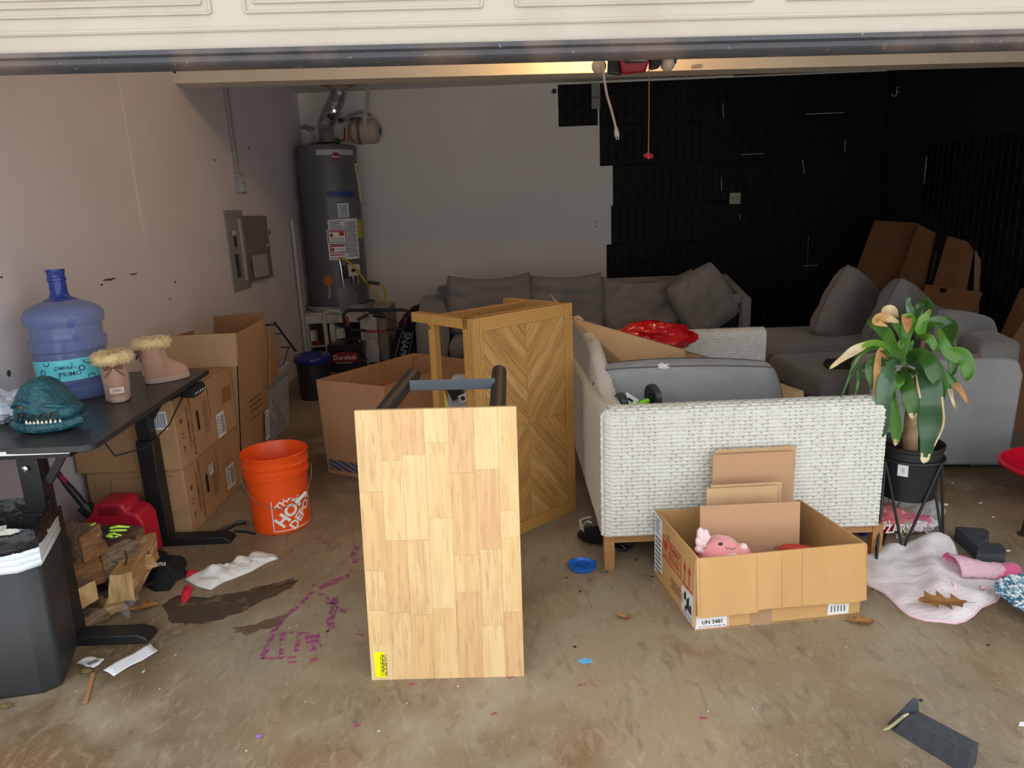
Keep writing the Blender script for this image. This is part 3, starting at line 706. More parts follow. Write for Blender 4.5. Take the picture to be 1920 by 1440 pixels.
# ---------------- two sheepskin boots
M_suede = mat('tan_suede', (.50, .29, .20), .9, c2=(.42, .23, .155), ns=14, bump=.12, bs=160, sheen=.4)
M_sole = mat('boot_sole', (.46, .33, .26), .8)
M_fur = mat('cream_fleece', (.78, .62, .33), .95, c2=(.70, .52, .25), ns=60, sheen=.5)
M_bow = mat('brown_ribbon', (.20, .10, .075), .4)
def boot(label, c, ang, s=1.0):
    o = empty('sheepskin_boot', label, 'boot', c, 'pair of tan boots on the desk')
    Rz = Matrix.Translation(c) @ Matrix.Rotation(R_(ang), 4, 'Z') @ Matrix.Scale(s, 4)
    # local: toe +x, heel at x=-.075
    def outline(t, z):   # t 0..1 around, foot shape
        a = 2 * PI * t; x = math.cos(a); y = math.sin(a)
        L = .125 if x > 0 else .062
        return V((x * L, y * (.045 - (.006 if x < 0 else 0) - .006 * max(0, x)), z))
    b = MB(); rings = []
    for z, g in ((.0, .96), (.003, 1.02), (.020, 1.03), (.024, 1.0)):
        rings.append([outline(k / 40, z) * 1 for k in range(40)])
        rings[-1] = [V((p.x * g, p.y * g, z)) for p in rings[-1]]
    n = 40; b.add([p for r in rings for p in r], [(i * n + k, i * n + (k + 1) % n, (i + 1) * n + (k + 1) % n, (i + 1) * n + k) for i in range(3) for k in range(n)] + [tuple(range(n - 1, -1, -1)), tuple(3 * n + k for k in range(n))])
    obj('sole', b.xf(Rz), M_sole, o)
    # upper: rings morph from foot outline to shaft circle
    b = MB(); rings = []
    for z, f, r in ((.024, 0, 0), (.040, .02, 0), (.055, .12, 0), (.070, .32, 0), (.082, .58, 0), (.092, .80, 0), (.105, .95, 0), (.125, 1, 0), (.155, 1, 0), (.175, 1, 0)):
        rr = []
        for k in range(n):
            a = 2 * PI * k / n; p = outline(k / n, z)
            q = V((-.012 + .054 * math.cos(a), .047 * math.sin(a), z)); m = p.lerp(q, f); m.z = z
            m.x *= 1 + .03 * math.sin(3 * a + z * 40) * f; rr.append(m)
        rings.append(rr)
    b.add([p for r in rings for p in r], [(i * n + k, i * n + (k + 1) % n, (i + 1) * n + (k + 1) % n, (i + 1) * n + k) for i in range(len(rings) - 1) for k in range(n)])
    up = obj('upper', b.xf(Rz), M_suede, o, smooth=70)
    b = MB(); b.tube([Rz @ V((-.005 + .02 * k, y, .05 + .02 * k)) for k in range(-1, 3) for y in (.049,)], .0015, 5)
    # seam lines
    b = MB(); b.tube([Rz @ V((outline(k / 40, 0).x * 1.005, outline(k / 40, 0).y * 1.005, .034)) for k in range(40)], .0014, 5, closed=True); obj('welt', b, M_sole, o)
    b = MB(); b.tube([Rz @ V((.022, -.047 * (1 - .0), .045)), Rz @ V((.024, -.048, .09)), Rz @ V((.012, -.047, .13)), Rz @ V((.008, -.046, .165))], .0015, 5); obj('side_seam', b, M_sole, o)
    # heel patch
    M_ = Rz @ frame((-.066, 0, .052), (0, -1, 0), (0, 0, 1))
    b = MB(); b.grid(lambda u, v: M_ @ V(((u - .5) * .05, (v - .5) * .024, .0035 - 9 * ((u - .5) * .05) ** 2)), 8, 1); hp = obj('heel_patch', b, mat('pale_patch', (.75, .62, .52), .6), o)
    b = text('UGG', .016, None, .01); b.map(lambda p: M_ @ V((p.x, p.y, .0045 - 9 * p.x ** 2))); obj('patch_text', b, M_inkb, hp, smooth=0)
    # bow at the back of the shaft
    for sy in (-1, 1):
        b = MB(); b.tube([Rz @ V(q) for q in ((-.066, 0, .142), (-.075, sy * .016, .150), (-.072, sy * .034, .146), (-.068, sy * .030, .136), (-.067, 0, .142))], [.003, .006, .007, .006, .003], 8, flat=.5); obj('bow_loop', b, M_bow, o)
        b = MB(); b.tube([Rz @ V(q) for q in ((-.066, 0, .142), (-.072, sy * .02, .125), (-.073, sy * .035, .108))], [.003, .005, .006], 6, flat=.3); obj('bow_tail', b, M_bow, o)
    # fleece cuff: ring base + tufts
    b = MB(); C0 = V((-.012, 0, .178))
    path = [C0 + V((.058 * math.cos(a), .052 * math.sin(a), .004 * math.sin(2 * a))) for a in [2 * PI * k / 36 for k in range(36)]]
    b.tube(path, [.019 + .003 * math.sin(5 * k) for k in range(36)], 10, closed=True)
    r = random.Random(7)
    for _ in range(1500):
        a = r.uniform(0, 2 * PI); t = r.uniform(-.6, 1.35) * PI / 1.0; e = V((math.cos(a), math.sin(a), 0))
        cc = C0 + V((.058 * math.cos(a), .052 * math.sin(a), 0)); d = (e * math.cos(t) + V((0, 0, math.sin(t)))).normalized()
        p = cc + d * .014; q = p + (d + V((r.uniform(-.5, .5), r.uniform(-.5, .5), r.uniform(-.5, .4)))) * r.uniform(.009, .016)
        s1 = d.orthogonal().normalized() * .0022; s2 = d.cross(s1)
        b.add([p + s1, p - s1 * .5 + s2, p - s1 * .5 - s2, q], [(0, 1, 3), (1, 2, 3), (2, 0, 3)])
    obj('fleece_cuff', b.xf(Rz), M_fur, o, smooth=60)
    return o
boot('tan boot with fleece cuff, the nearer one, heel turned forward beside the water jug', V((-1.585, 2.78, .741)), 118, 1.0)
boot('tan boot with fleece cuff, the farther one by the desk corner', V((-1.565, 3.09, .741)), 40, 1.0)

# ---------------- reptile mask (plain toy monster head)
mk = empty('reptile_mask', 'teal scaly toy reptile head mask with white teeth on the desk', 'mask', (-1.65, 2.42, .74))
M_teal = mat('teal_rubber', (.012, .075, .105), .38, c2=(.024, .12, .15), ns=20, bump=1, bs=70)
def hump(p): return 1 + .05 * noise.noise(p * 6) + .03 * noise.noise(p * 18)
mc = V((-1.628, 2.42, .742))
def head_fn(d):
    k = 1 + .025 * noise.noise(d * 5) + .022 * abs(noise.noise(d * 14))
    return k
b = MB()
def hm(u, v):
    # side profile: skull to the left (-x), snout to the right (+x)
    a = 2 * PI * v; x = -1 + 2 * u
    e = math.sqrt(max(0, 1 - abs(x) ** 2.6))
    top = .155 * e if x < .1 else e * (.155 - .065 * min(1, (x - .1) / .5))
    y = .085 * e * math.cos(a) * (1 - .25 * max(0, x))
    z = .070 + (top - .045) * math.sin(a) if math.sin(a) > 0 else .070 + .066 * math.sin(a)
    n_ = 1 + .06 * noise.noise(V((x * 4, math.cos(a) * 3, math.sin(a) * 3)))
    p = V((x * .118, y * n_, z * (1 + .02 * noise.noise(V((x * 9, a * 2, 1))))))
    return p
b.grid(hm, 36, 48)
Mm = Matrix.Translation(mc) @ Matrix.Rotation(R_(-12), 4, 'Z')
def sc_in(b): return b.xf(Mm)
obj('head', sc_in(b), M_teal, mk, smooth=70)
# brow ridge, scales
b = MB(); b.tube([V((-.075, -.078, .088)), V((-.045, -.085, .108)), V((-.012, -.086, .104)), V((.02, -.076, .088))], [.004, .010, .010, .003], 8); obj('brow', sc_in(b), M_teal, mk)
b = MB(); b.tube([V((.02, -.072, .092)), V((.06, -.064, .095)), V((.10, -.040, .084))], [.006, .008, .005], 8); obj('snout_ridge', sc_in(b), M_teal, mk)
b = MB(); b.tube([V((-.09, -.070, .028)), V((-.04, -.088, .020)), V((.03, -.084, .018)), V((.09, -.058, .022)), V((.122, -.010, .030)), V((.10, .05, .03))], [.012, .018, .018, .018, .018, .01], 10); obj('lower_jaw', sc_in(b), M_teal, mk)
b = MB(); b.ball((.096, -.012, .066), .036, .052, .030, 20, 14, lambda d: 1 + .06 * noise.noise(d * 6)); obj('snout', sc_in(b), M_teal, mk)
rs = random.Random(5)
for k in range(1):
    b = MB()
    for _ in range(520):
        u, v = rs.random() * .9 + .05, rs.uniform(.5, 1.02); p = hm(u, v); 
        if .028 < p.z < .058 and p.x > -.03: continue
        q = hm(u + .001, v); t = hm(u, v + .001); nn = (q - p).cross(t - p)
        if nn.length < 1e-12: continue
        nn.normalize()
        if nn.dot(p - V((0, 0, .07))) < 0: nn = -nn
        s1 = (q - p).normalized() * rs.uniform(.003, .006); s2 = nn.cross(s1) * .8
        b.add([p + s1, p + s2, p - s1, p - s2, p + nn * .004], [(0, 1, 4), (1, 2, 4), (2, 3, 4), (3, 0, 4)])
    obj('scales', sc_in(b), M_teal, mk, kind='stuff', smooth=0)
# mouth: dark gap with cracked pattern, teeth
b = MB(); b.grid(lambda u, v: V((-.045 + .155 * u, -(.088 - .040 * u ** 2.2) - .001,   .044 + .026 * v + .006 * math.sin(u * 9))), 16, 3); obj('mouth_gap', sc_in(b), mat('mouth_dark', (.012, .014, .018), .5), mk)
b = MB(); 
for k in range(9):
    u = .10 + k * .1; x = -.045 + .155 * u; y = -(.088 - .040 * u ** 2.2) - .004
    b.bar((x - .006, y, .043 + .028 * ((k * 7) % 3) / 3), (x + .010, y, .070 - .02 * ((k * 5) % 2)), .004, .004)
obj('mouth_webbing', sc_in(b), M_teal, mk)
for k in range(9):
    u = .22 + k * .085; x = -.045 + .155 * u; y = -(.088 - .040 * u ** 2.2) - .004
    b = MB(); h_ = .011 if k % 3 else .015
    b.lathe([(.0048, 0), (.004, h_ * .5), (.0, h_)], 6, (x, y, .036)); obj('tooth', sc_in(b), mat('tooth_white', (.72, .68, .56), .4), mk)
b = MB(); b.ball((-.028, -.086, .092), .008, .004, .005, 10, 8); ey = obj('eye', sc_in(b), mat('orange_eye', (.5, .10, .03), .3), mk)
b = MB(); b.ball((-.028, -.090, .092), .003, .002, .0035, 8, 6); obj('pupil', sc_in(b), M_ink, ey)
b = MB()
for k in range(4): b.bar((-.020 + .009 * k, -.05, .145 - .001 * k), (-.026 + .009 * k, -.06, .138 - .001 * k), .003, .004)
obj('vent_slots', sc_in(b), M_ink, mk)

# ---------------- crumpled plastic bag at the far left
M_film = mat('white_film', (.72, .80, .92), .3, alpha=.75, bump=.6, bs=25)
def crumple(c, rx, ry, rz, seed, nu=40, nv=26, amp=.35, fr=5, flatb=True):
    c = V(c)
    def g(u, v):
        a = 2 * PI * u; q = PI * v; d = V((math.cos(a) * math.sin(q), math.sin(a) * math.sin(q), -math.cos(q)))
        k = 1 + amp * noise.noise(d * fr * .5 + V((seed, 0, 0))) + amp * .6 * abs(noise.noise(d * fr + V((seed, 3, 0)))) + amp * .25 * noise.noise(d * fr * 3)
        p = V((d.x * rx * k, d.y * ry * k, rz + d.z * rz * k))
        if flatb and p.z < 0: p.z = .001
        return c + p
    b = MB(); return b.grid(g, nu, nv, cu=True)
b = crumple((-1.88, 2.52, .741), .12, .10, .055, 3.1)
obj('plastic_bag', b, M_film, label='crumpled white plastic bag on the desk at the left picture edge', cat='plastic bag', smooth=25)
b = MB(); b.box(-1.93, -1.79, 2.26, 2.36, .741, .765)
obj('black_case', b, M_blkp, label='small black case on the desk at the left picture edge', cat='case', bevel=.008)

# ---------------- dustbin with a liner
tb = empty('dustbin', 'tall black plastic dustbin with a bin liner at the left picture edge', 'bin', (-1.72, 2.12, 0))
M_bin = mat('black_bin_plastic', (.028, .030, .033), .5, bump=.06, bs=50)
b = MB(); 
def binring(z, g):
    # footprint turned a little; near right edge is chamfered
    P = [V((-2.02, 1.87)), V((-1.475, 1.945)), V((-1.445, 1.975)), V((-1.555, 2.26)), V((-2.10, 2.17))] if False else None
    pts = [(-2.00, 1.855), (-1.50, 1.940), (-1.455, 1.985), (-1.545, 2.225), (-1.60, 2.25), (-1.97, 2.19)]
    cx = sum(p[0] for p in pts) / 6; cy = sum(p[1] for p in pts) / 6
    return [V((cx + (x - cx) * g, cy + (y - cy) * g, z)) for x, y in pts]
levels = [(0, .90), (.02, .92), (.46, .985)]
rings = [binring(*l) for l in levels]; n = 6
b.add([p for r in rings for p in r], [(i * n + k, i * n + (k + 1) % n, (i + 1) * n + (k + 1) % n, (i + 1) * n + k) for i in range(2) for k in range(n)] + [tuple(range(5, -1, -1))])
obj('bin_body', b, M_bin, tb, bevel=.012, segs=3, solid=.003, smooth=30)
b = MB(); rings = [binring(z, g) for z, g in ((.425, .99), (.430, 1.012), (.444, 1.014), (.447, 1.004), (.450, 1.014), (.464, 1.016), (.467, 1.006), (.470, 1.016), (.484, 1.018), (.487, 1.008), (.490, 1.018), (.50, 1.0))]
b.add([p for r in rings for p in r], [(i * n + k, i * n + (k + 1) % n, (i + 1) * n + (k + 1) % n, (i + 1) * n + k) for i in range(11) for k in range(n)])
obj('white_rim', b, mat('white_rim', (.70, .76, .82), .4), tb, smooth=50, label='white ribbed rim below the liner')
M_liner = mat('black_liner', (.012, .012, .014), .22, bump=.5, bs=35)
def lin(u, v):
    t = u * 6; i = int(t) % 6; f = t - int(t)
    zs = [.488, .515, .545, .548, .52, .46, .40]; gs = [1.02, 1.03, 1.01, .98, .93, .88, .82]
    s_ = v * 6; j = min(int(s_), 5); q = s_ - j
    z = zs[j] + (zs[j + 1] - zs[j]) * q; g = gs[j] + (gs[j + 1] - gs[j]) * q
    R2 = binring(z, g); p = R2[i].lerp(R2[(i + 1) % 6], f)
    w_ = .008 * noise.noise(V((u * 30, v * 4, 0))) + .004 * noise.noise(V((u * 80, v * 9, 5)))
    return p + V((w_, w_, w_ * .7))
b = MB(); b.grid(lin, 120, 18, cu=True); obj('bin_liner', b, M_liner, tb, solid=.001, smooth=60)
b = crumple((-1.72, 2.08, .37), .17, .10, .06, 9.3, amp=.5, fr=7, flatb=False); obj('crumpled_tissue', b, mat('tissue', (.82, .80, .70), .9), label='crumpled white tissue on top of the dustbin contents', cat='tissue', smooth=25)
b = MB()
for (x, z0, z1) in ((-1.66, .0, .43),):
    b.box(x - .003, x + .003, 1.905, 1.912, z0 + .02, z1 - .03)
obj('side_groove', b, M_ink, tb)
b = crumple((-1.60, 2.13, .44), .07, .04, .018, 5.3, amp=.3, fr=5, flatb=False); obj('blue_wrapper', b, mat('blue_film', (.35, .5, .72), .3), label='pale blue wrapper at the right side of the dustbin opening', cat='wrapper', smooth=25)

# ---------------- firewood
M_wood = mat('split_wood', (.50, .28, .11), .85, c2=(.24, .115, .045), ns=3, lo=.4, hi=.62, bump=.5, bs=40, st=(6, 1, 6), c3=(.66, .45, .22), ns3=5, lo3=.5, hi3=.65)
M_bark = mat('oak_bark', (.20, .12, .075), .95, c2=(.10, .065, .045), ns=12, bump=1, bs=30, st=(3, 1, 3))
M_endg = mat('end_grain', (.50, .29, .115), .9, c2=(.26, .13, .055), ns=7, lo=.35, hi=.7, bump=.6, bs=60, st=(1.5, 1.5, 6), c3=(.70, .50, .27), ns3=6, lo3=.5, hi3=.65)
ENDM = [M_endg, mat('end_grain_red', (.36, .17, .07), .9, c2=(.16, .07, .03), ns=9, lo=.35, hi=.7, bump=.8, bs=60, st=(2, 2, 9)), mat('end_grain_pale', (.60, .40, .19), .9, c2=(.40, .22, .09), ns=6, lo=.4, hi=.65, bump=.5, bs=70, st=(9, 2, 1.5)),
        mat('end_grain_grey', (.30, .21, .13), .9, c2=(.15, .09, .05), ns=11, lo=.4, hi=.65, bump=.8, bs=60, st=(2, 2, 7))]
TONE = {1: 3, 2: 2, 3: 1, 4: 1, 5: 2, 6: 0, 7: 3, 8: 3, 9: 1, 10: 0}
def log(label, a, d, poly, bark=(0,), seed=0):
    """a: centre of the near end, d: direction*length, poly: cross section points (x,z)"""
    o = empty('firewood_log', label, 'log', V(a), 'firewood pile')
    a = V(a); d = V(d); t = d.normalized(); sx = t.cross(V((0, 0, 1))).normalized(); sz = sx.cross(t)
    P = []
    for (x0, z0), (x1, z1) in zip(poly, poly[1:] + poly[:1]):
        for k in range(4): P.append((x0 + (x1 - x0) * k / 4, z0 + (z1 - z0) * k / 4))
    n = len(P); N = 9; b = MB()
    vs = []
    for i in range(N):
        for j, (x, z) in enumerate(P):
            q = V((x * 4 + seed, z * 9, i * .12 + seed)); w_ = 1 + .10 * noise.noise(q * 9) 
            vs.append(a + d * (i / (N - 1)) + sx * (x * w_) + sz * (z * w_) + sx * .006 * noise.noise(V((i * .9, seed, j * .5))))
    for i in range(N - 1):
        for k in range(n):
            b.mi = 1 if (k // 4) in bark else 0
            b.add([], []); b.f.append([i * n + k, i * n + (k + 1) % n, (i + 1) * n + (k + 1) % n, (i + 1) * n + k]); b.m.append(b.mi)
    b.v = vs
    obj('log_body', b, [M_wood, M_bark], o, smooth=25)
    e = MB(); e.add([vs[k] + (-t) * .0015 for k in range(n)], [tuple(range(n))]); obj('end_face', e, ENDM[TONE.get(seed, 0)], o, smooth=0)
    e = MB(); e.add([vs[(N - 1) * n + k] + t * .0015 for k in range(n)], [tuple(range(n - 1, -1, -1))]); obj('end_face', e, M_endg, o, smooth=0)
    return o
tri = [(-.055, -.045), (.06, -.05), (.035, .05), (-.03, .055)]
wedge = [(-.06, -.04), (.07, -.03), (.0, .065)]
slab_ = [(-.075, -.035), (.075, -.04), (.07, .035), (-.06, .04)]
half = [(-.07, -.03), (.07, -.03), (.05, .03), (0, .055), (-.05, .03)]
D = V((-.36, .10, .0))
log('round bark log lying lowest in the firewood pile beside the dustbin', at(185, 1165, 2.33), (-.34, .12, 0), [(.05 * math.cos(k), .052 * math.sin(k)) for k in [i * PI / 4 for i in range(8)]], (0, 1, 2, 5), 1)
log('short squared log end just above the round bottom log', at(160, 1117, 2.30), D, [(-.05, -.04), (.05, -.04), (.05, .035), (-.04, .045)], (2,), 2)
log('split log with a wide pale face at the middle of the pile', at(160, 1075, 2.36), (-.2, .22, .01), [(-.06, -.06), (.06, -.06), (.05, .065), (-.05, .07)], (3,), 3)
log('tall reddish split log at the top left of the pile', at(175, 1020, 2.36), (-.34, .10, .0), [(-.05, -.05), (.055, -.055), (.04, .06), (-.05, .05)], (2, 3), 4)
log('wedge log standing lower middle with pale grain facing front', at(222, 1100, 2.36), (-.05, .30, .015), [(-.05, -.065), (.045, -.06), (.055, .055), (-.02, .05)], (), 5)
log('pale half log at the right end of the pile', at(258, 1060, 2.50), (-.22, .26, .0), half, (2, 3), 6)
log('big curved bark log behind the cable on the pile', at(228, 1045, 2.46), (-.30, .16, .0), [(-.07, -.055), (.075, -.05), (.08, .03), (.02, .065), (-.05, .06)], (2, 3), 7)
log('mossy bark log at the back top of the pile', at(255, 1018, 2.72), (-.30, .1, .0), [(-.05, -.055), (.055, -.055), (.05, .05), (-.045, .055)], (0, 1, 2, 3), 8)
log('dark bark log at the far left back of the pile', at(150, 1050, 2.55), (-.28, .08, 0), [(-.05, -.10), (.05, -.10), (.05, .09), (-.05, .10)], (0, 1, 2, 3), 9)
log('small wedge log resting on the floor at the pile front', at(212, 1135, 2.40), (-.22, .18, .0), [(-.05, -.035), (.05, -.035), (.03, .03), (-.02, .04)], (2,), 10)

# gloves on the woodpile
gl = empty('work_glove', 'black and lime green work glove on top of the firewood', 'glove', at(205, 1000, 2.42))
M_lime = mat('lime_fabric', (.48, .72, .04), .6); M_gb = mat('glove_black', (.015, .015, .018), .7, bump=.4, bs=60)
pt = lambda px, py, Y=2.42: at(px, py, Y)
b = MB(); b.tube([pt(168, 992), pt(180, 998), pt(196, 1000), pt(208, 998)], [.020, .024, .026, .018], 12, flat=.6); obj('palm', b, M_gb, gl)
b = MB(); b.tube([pt(164, 986, 2.40), pt(176, 984, 2.40), pt(186, 990, 2.40)], [.008, .014, .008], 8, flat=.5); obj('cuff', b, M_lime, gl)
for i, (q0, q1, q2) in enumerate((((203, 993), (222, 991), (243, 990)), ((203, 998), (220, 998), (238, 996)), ((200, 1005), (215, 1004), (228, 1006)), ((196, 1008), (208, 1010), (222, 1008)))):
    b = MB(); b.tube([pt(*q0, 2.40), pt(*q1, 2.39), pt(*q2, 2.40)], [.009, .0095, .006], 9); f = obj('finger', b, M_gb, gl)
    b = MB(); b.tube([pt(q0[0] + 4, q0[1] - 3, 2.39), pt(q1[0], q1[1] - 4, 2.382), pt(q2[0], q2[1] - 2, 2.39)], [.004, .005, .003], 6); obj('finger_stripe', b, M_lime, f)
b = MB(); b.bar(pt(176, 1000, 2.385), pt(182, 1006, 2.385), .006, .02); obj('tab', b, M_lime, gl)
# wire on the logs
b = MB(); b.tube([at(234, 1033, 2.44), at(238, 1045, 2.42), at(236, 1058, 2.42), at(228, 1070, 2.40), at(222, 1076, 2.40)], .003, 6)
obj('bent_cable', b, M_rub, label='short black cable curved over the firewood', cat='cable')
b = MB()
for cx, cy, r in ((196, 1046, 8), (203, 1054, 7), (214, 1058, 5), (192, 1058, 6)):
    b.tube([at(cx + r * math.cos(a), cy + r * math.sin(a) * 1.1, 2.43 + .01 * math.sin(a)) for a in [2 * PI * k / 14 for k in range(14)]], .0018, 5, closed=True)
obj('coiled_wire', b, mat('dark_wire', (.05, .03, .03), .5), label='small coils of dark wire between the logs', cat='wire')

# ---------------- petrol can
gc = empty('petrol_can', 'red plastic petrol can with a long black spout behind the firewood', 'fuel can', (-1.72, 2.86, 0))
M_red = mat('red_plastic', (.50, .012, .035), .38, bump=.05, bs=30)
Yg = 2.80
outl = [(-1.87, 0), (-1.60, 0), (-1.585, .03), (-1.59, .20), (-1.61, .235), (-1.655, .25), (-1.66, .275), (-1.675, .29), (-1.775, .29), (-1.79, .275), (-1.80, .245), (-1.86, .19), (-1.875, .15), (-1.875, .02)]
b = MB(); b.prism([V((x, Yg, z)) for x, z in outl], (0, .13, 0)); bd = obj('can_body', b, M_red, gc, bevel=.014, segs=3)
b = MB(); b.prism([V((-1.77, Yg - .003, .235)), V((-1.68, Yg - .003, .235)), V((-1.685, Yg - .003, .270)), V((-1.765, Yg - .003, .270))], (0, .14, 0)); obj('grip_opening', b, mat('red_shade', (.22, .008, .015), .6), gc, bevel=.004)
b = MB(); b.tube([(-1.83, Yg + .06, .215), (-1.85, Yg + .06, .245), (-1.862, Yg + .06, .262)], [.028, .032, .032], 14); sp = obj('spout_collar', b, M_blkp, gc)
b = MB(); b.tube([(-1.855, Yg + .06, .25), (-1.90, Yg + .06, .33), (-1.925, Yg + .06, .372)], [.016, .016, .013], 12); b.tube([(-1.925, Yg + .06, .372), (-1.955, Yg + .06, .43)], [.011, .012], 12)
obj('spout', b, M_blkp, gc)
b = MB(); b.bar((-1.905, Yg + .045, .375), (-1.925, Yg + .045, .405), .012, .012); obj('spout_trigger', b, mat('pink_red', (.55, .03, .1), .4), gc)

# ---------------- orange bucket
bk = empty('orange_bucket', 'orange plastic bucket with a white logo on the floor', 'bucket', (-1.13, 3.15, 0))
M_or = mat('orange_plastic', (.86, .085, .008), .38)
bc = V((-1.128, 3.165, 0))
prof = [(.0, .004), (.126, .0), (.131, .006), (.1345, .10), (.138, .265), (.1385, .268), (.150, .270), (.152, .29), (.147, .292), (.149, .315), (.154, .320), (.155, .328), (.150, .332), (.152, .366), (.156, .372), (.152, .376), (.148, .370), (.140, .20), (.128, .010), (0, .008)]
b = MB(); b.lathe([(r * .985, z) for r, z in prof], 64, bc); obj('bucket_body', b, M_or, bk)
def cyl(b, c, th0, r0, r1, zbase, H, lift=.0008):
    """wrap local x (metres), y (height) round a slightly conical wall"""
    def g(p):
        z = zbase + p.y; r = r0 + (r1 - r0) * (z / H) + lift + p.z; a = th0 + p.x / r
        return V((c[0] + r * math.cos(a), c[1] + r * math.sin(a), c[2] + z))
    return b.map(g)
def dense(b, n=1): return b
b = MB(); S = .105
def strip(b, x0, y0, x1, y1, w_, n=12):
    d = V((x1 - x0, y1 - y0, 0)); nn = V((-d.y, d.x, 0)).normalized() * w_ / 2; vs = []
    for i in range(n + 1):
        p = V((x0, y0, 0)) + d * (i / n); vs += [p + nn, p - nn]
    b.add(vs, [(2 * i, 2 * i + 1, 2 * i + 3, 2 * i + 2) for i in range(n)])
strip(b, -S, -S, S, -S, .004); strip(b, S, -S, S, S, .004); strip(b, S, S, -S, S, .004); strip(b, -S, S, -S, -S, .004)
Rt = Matrix.Rotation(R_(45), 4, 'Z')
b.join(text('THE', .046, Rt @ Matrix.Translation((-.012, .060, 0)), .03)); b.join(text('HOME', .078, Rt @ Matrix.Translation((0, .004, 0)), .04)); b.join(text('DEPOT', .058, Rt @ Matrix.Translation((.004, -.055, 0)), .035))
obj('logo_print', cyl(b, bc, R_(-43), .1312, .1372, .125, .265), mat('white_print', (.85, .82, .78), .5), bk, smooth=0)
b = MB(); hp = []
for k in range(17):
    t = k / 16; a = PI + PI * t
    hp.append(bc + V((.158 * math.cos(PI * t + PI), -.02 - .150 * math.sin(PI * t), .285 - .14 * math.sin(PI * t))))
Rh = Matrix.Translation(bc) @ Matrix.Rotation(R_(22), 4, 'Z') @ Matrix.Translation(-bc)
b.tube([Rh @ p for p in hp], .0022, 6); hd = obj('wire_handle', b, M_chrome, bk)
g0, g1 = Rh @ hp[10], Rh @ hp[12]; b = MB(); b.tube([g0, g1], .008, 10); obj('handle_grip', b, M_white, hd)

# ---------------- loose coat hanger / bracket wire beside the desk foot
b = MB(); b.tube([fl(412, 1001, .006), fl(440, 985, .006), fl(460, 981, .02), fl(462, 978, .03), fl(448, 977, .04), fl(420, 990, .02), fl(398, 1000, .01)], .005, 8)
b.tube([fl(440, 996, .006), fl(460, 997, .006), fl(475, 1000, .006), fl(478, 1001, .006)], .006, 8)
obj('bent_hanger', b, M_blkp, label='bent black plastic hanger between the desk foot and orange bucket', cat='hanger')

# ---------------- cloths, papers, leaves on the floor
def blob(name, label, cat, pts, m, hmax=.03, seed=0, fr=9, rings=18, dens=5, group=None, edge=.004, jag=.0, **k):
    P = [fl(*p) for p in pts]; Q = []
    for a, d in zip(P, P[1:] + P[:1]):
        for i in range(dens): Q.append(a.lerp(d, i / dens))
    c = sum(Q, V()) / len(Q); n = len(Q); vs = []
    for i in range(rings + 1):
        t = i / rings
        for j, q in enumerate(Q):
            p = c.lerp(q, t); e = 1 - t ** 3
            h_ = edge + hmax * e * (.35 + .9 * abs(noise.noise(V((p.x * fr, p.y * fr, seed)))) + .35 * abs(noise.noise(V((p.x * fr * 2.7, p.y * fr * 2.7, seed + 7)))))
            vs.append(V((p.x, p.y, max(.0015, h_ if t < 1 else .0015))))
    b = MB(); b.add(vs, [(i * n + k_, i * n + (k_ + 1) % n, (i + 1) * n + (k_ + 1) % n, (i + 1) * n + k_) for i in range(rings) for k_ in range(n)])
    return obj(name, b, m, label=label, cat=cat, group=group, smooth=55, **k)
M_bc = mat('black_cotton', (.010, .010, .012), .9, bump=.3, bs=120)
bg = blob('beanie', 'crumpled black beanie with a white logo on the floor by the firewood', 'hat', [(283, 1042), (300, 1034), (316, 1040), (320, 1047), (345, 1046), (351, 1055), (349, 1064), (335, 1070), (350, 1072), (348, 1082), (330, 1092), (318, 1108), (290, 1110), (272, 1100), (262, 1105), (258, 1098), (280, 1075), (283, 1055)], M_bc, .075, 2, 7)
b = text('Venu', .030, frame(fl(296, 1057, .085) + V((0, 0, 0)), (1, .1, 0), (0, .35, .9)), .006); obj('cap_logo', b, mat('white_print', (.8, .8, .8), .5), bg, smooth=0)
blob('white_rag', 'long crumpled white rag on the floor', 'cloth', [(347, 1087), (372, 1075), (388, 1070), (398, 1072), (400, 1080), (430, 1060), (455, 1045), (475, 1044), (495, 1038), (515, 1040), (522, 1048), (500, 1056), (470, 1073), (440, 1085), (420, 1092), (395, 1107), (370, 1100)], mat('white_rag', (.74, .72, .69), .85, bump=.3, bs=60), .045, 4, 11)
blob('red_net', 'small red net scrap poking from under the white rag', 'net', [(338, 1130), (342, 1108), (352, 1096), (363, 1103), (356, 1122), (345, 1133)], mat('red_net', (.72, .02, .05), .7, bump=1, bs=150), .02, 5, 14)
blob('red_net', 'red net scrap above the white rag, beside the black beanie', 'net', [(348, 1082), (350, 1075), (364, 1071), (376, 1075), (374, 1080), (360, 1084)], MATS['red_net'], .02, 6, 14)
def flat_sheet(name, label, cat, pts, m, z=.002, bend=.004, n=8, **k):
    P = [fl(*p) for p in pts]
    def g(u, v):
        p = P[0].lerp(P[1], u).lerp(P[3].lerp(P[2], u), v); return V((p.x, p.y, z + bend * abs(math.sin(u * 5 + v * 3))))
    b = MB(); b.grid(g, n, n); return obj(name, b, m, label=label, cat=cat, solid=.0006, **k)
flat_sheet('paper_strip', 'long white paper strip under the desk foot end', 'paper', [(193, 1258), (282, 1209), (297, 1223), (213, 1269)], M_paper)
ps = flat_sheet('printed_slip', 'small printed white slip beside the dustbin', 'paper', [(142, 1245), (176, 1255), (197, 1238), (164, 1232)], M_paper)
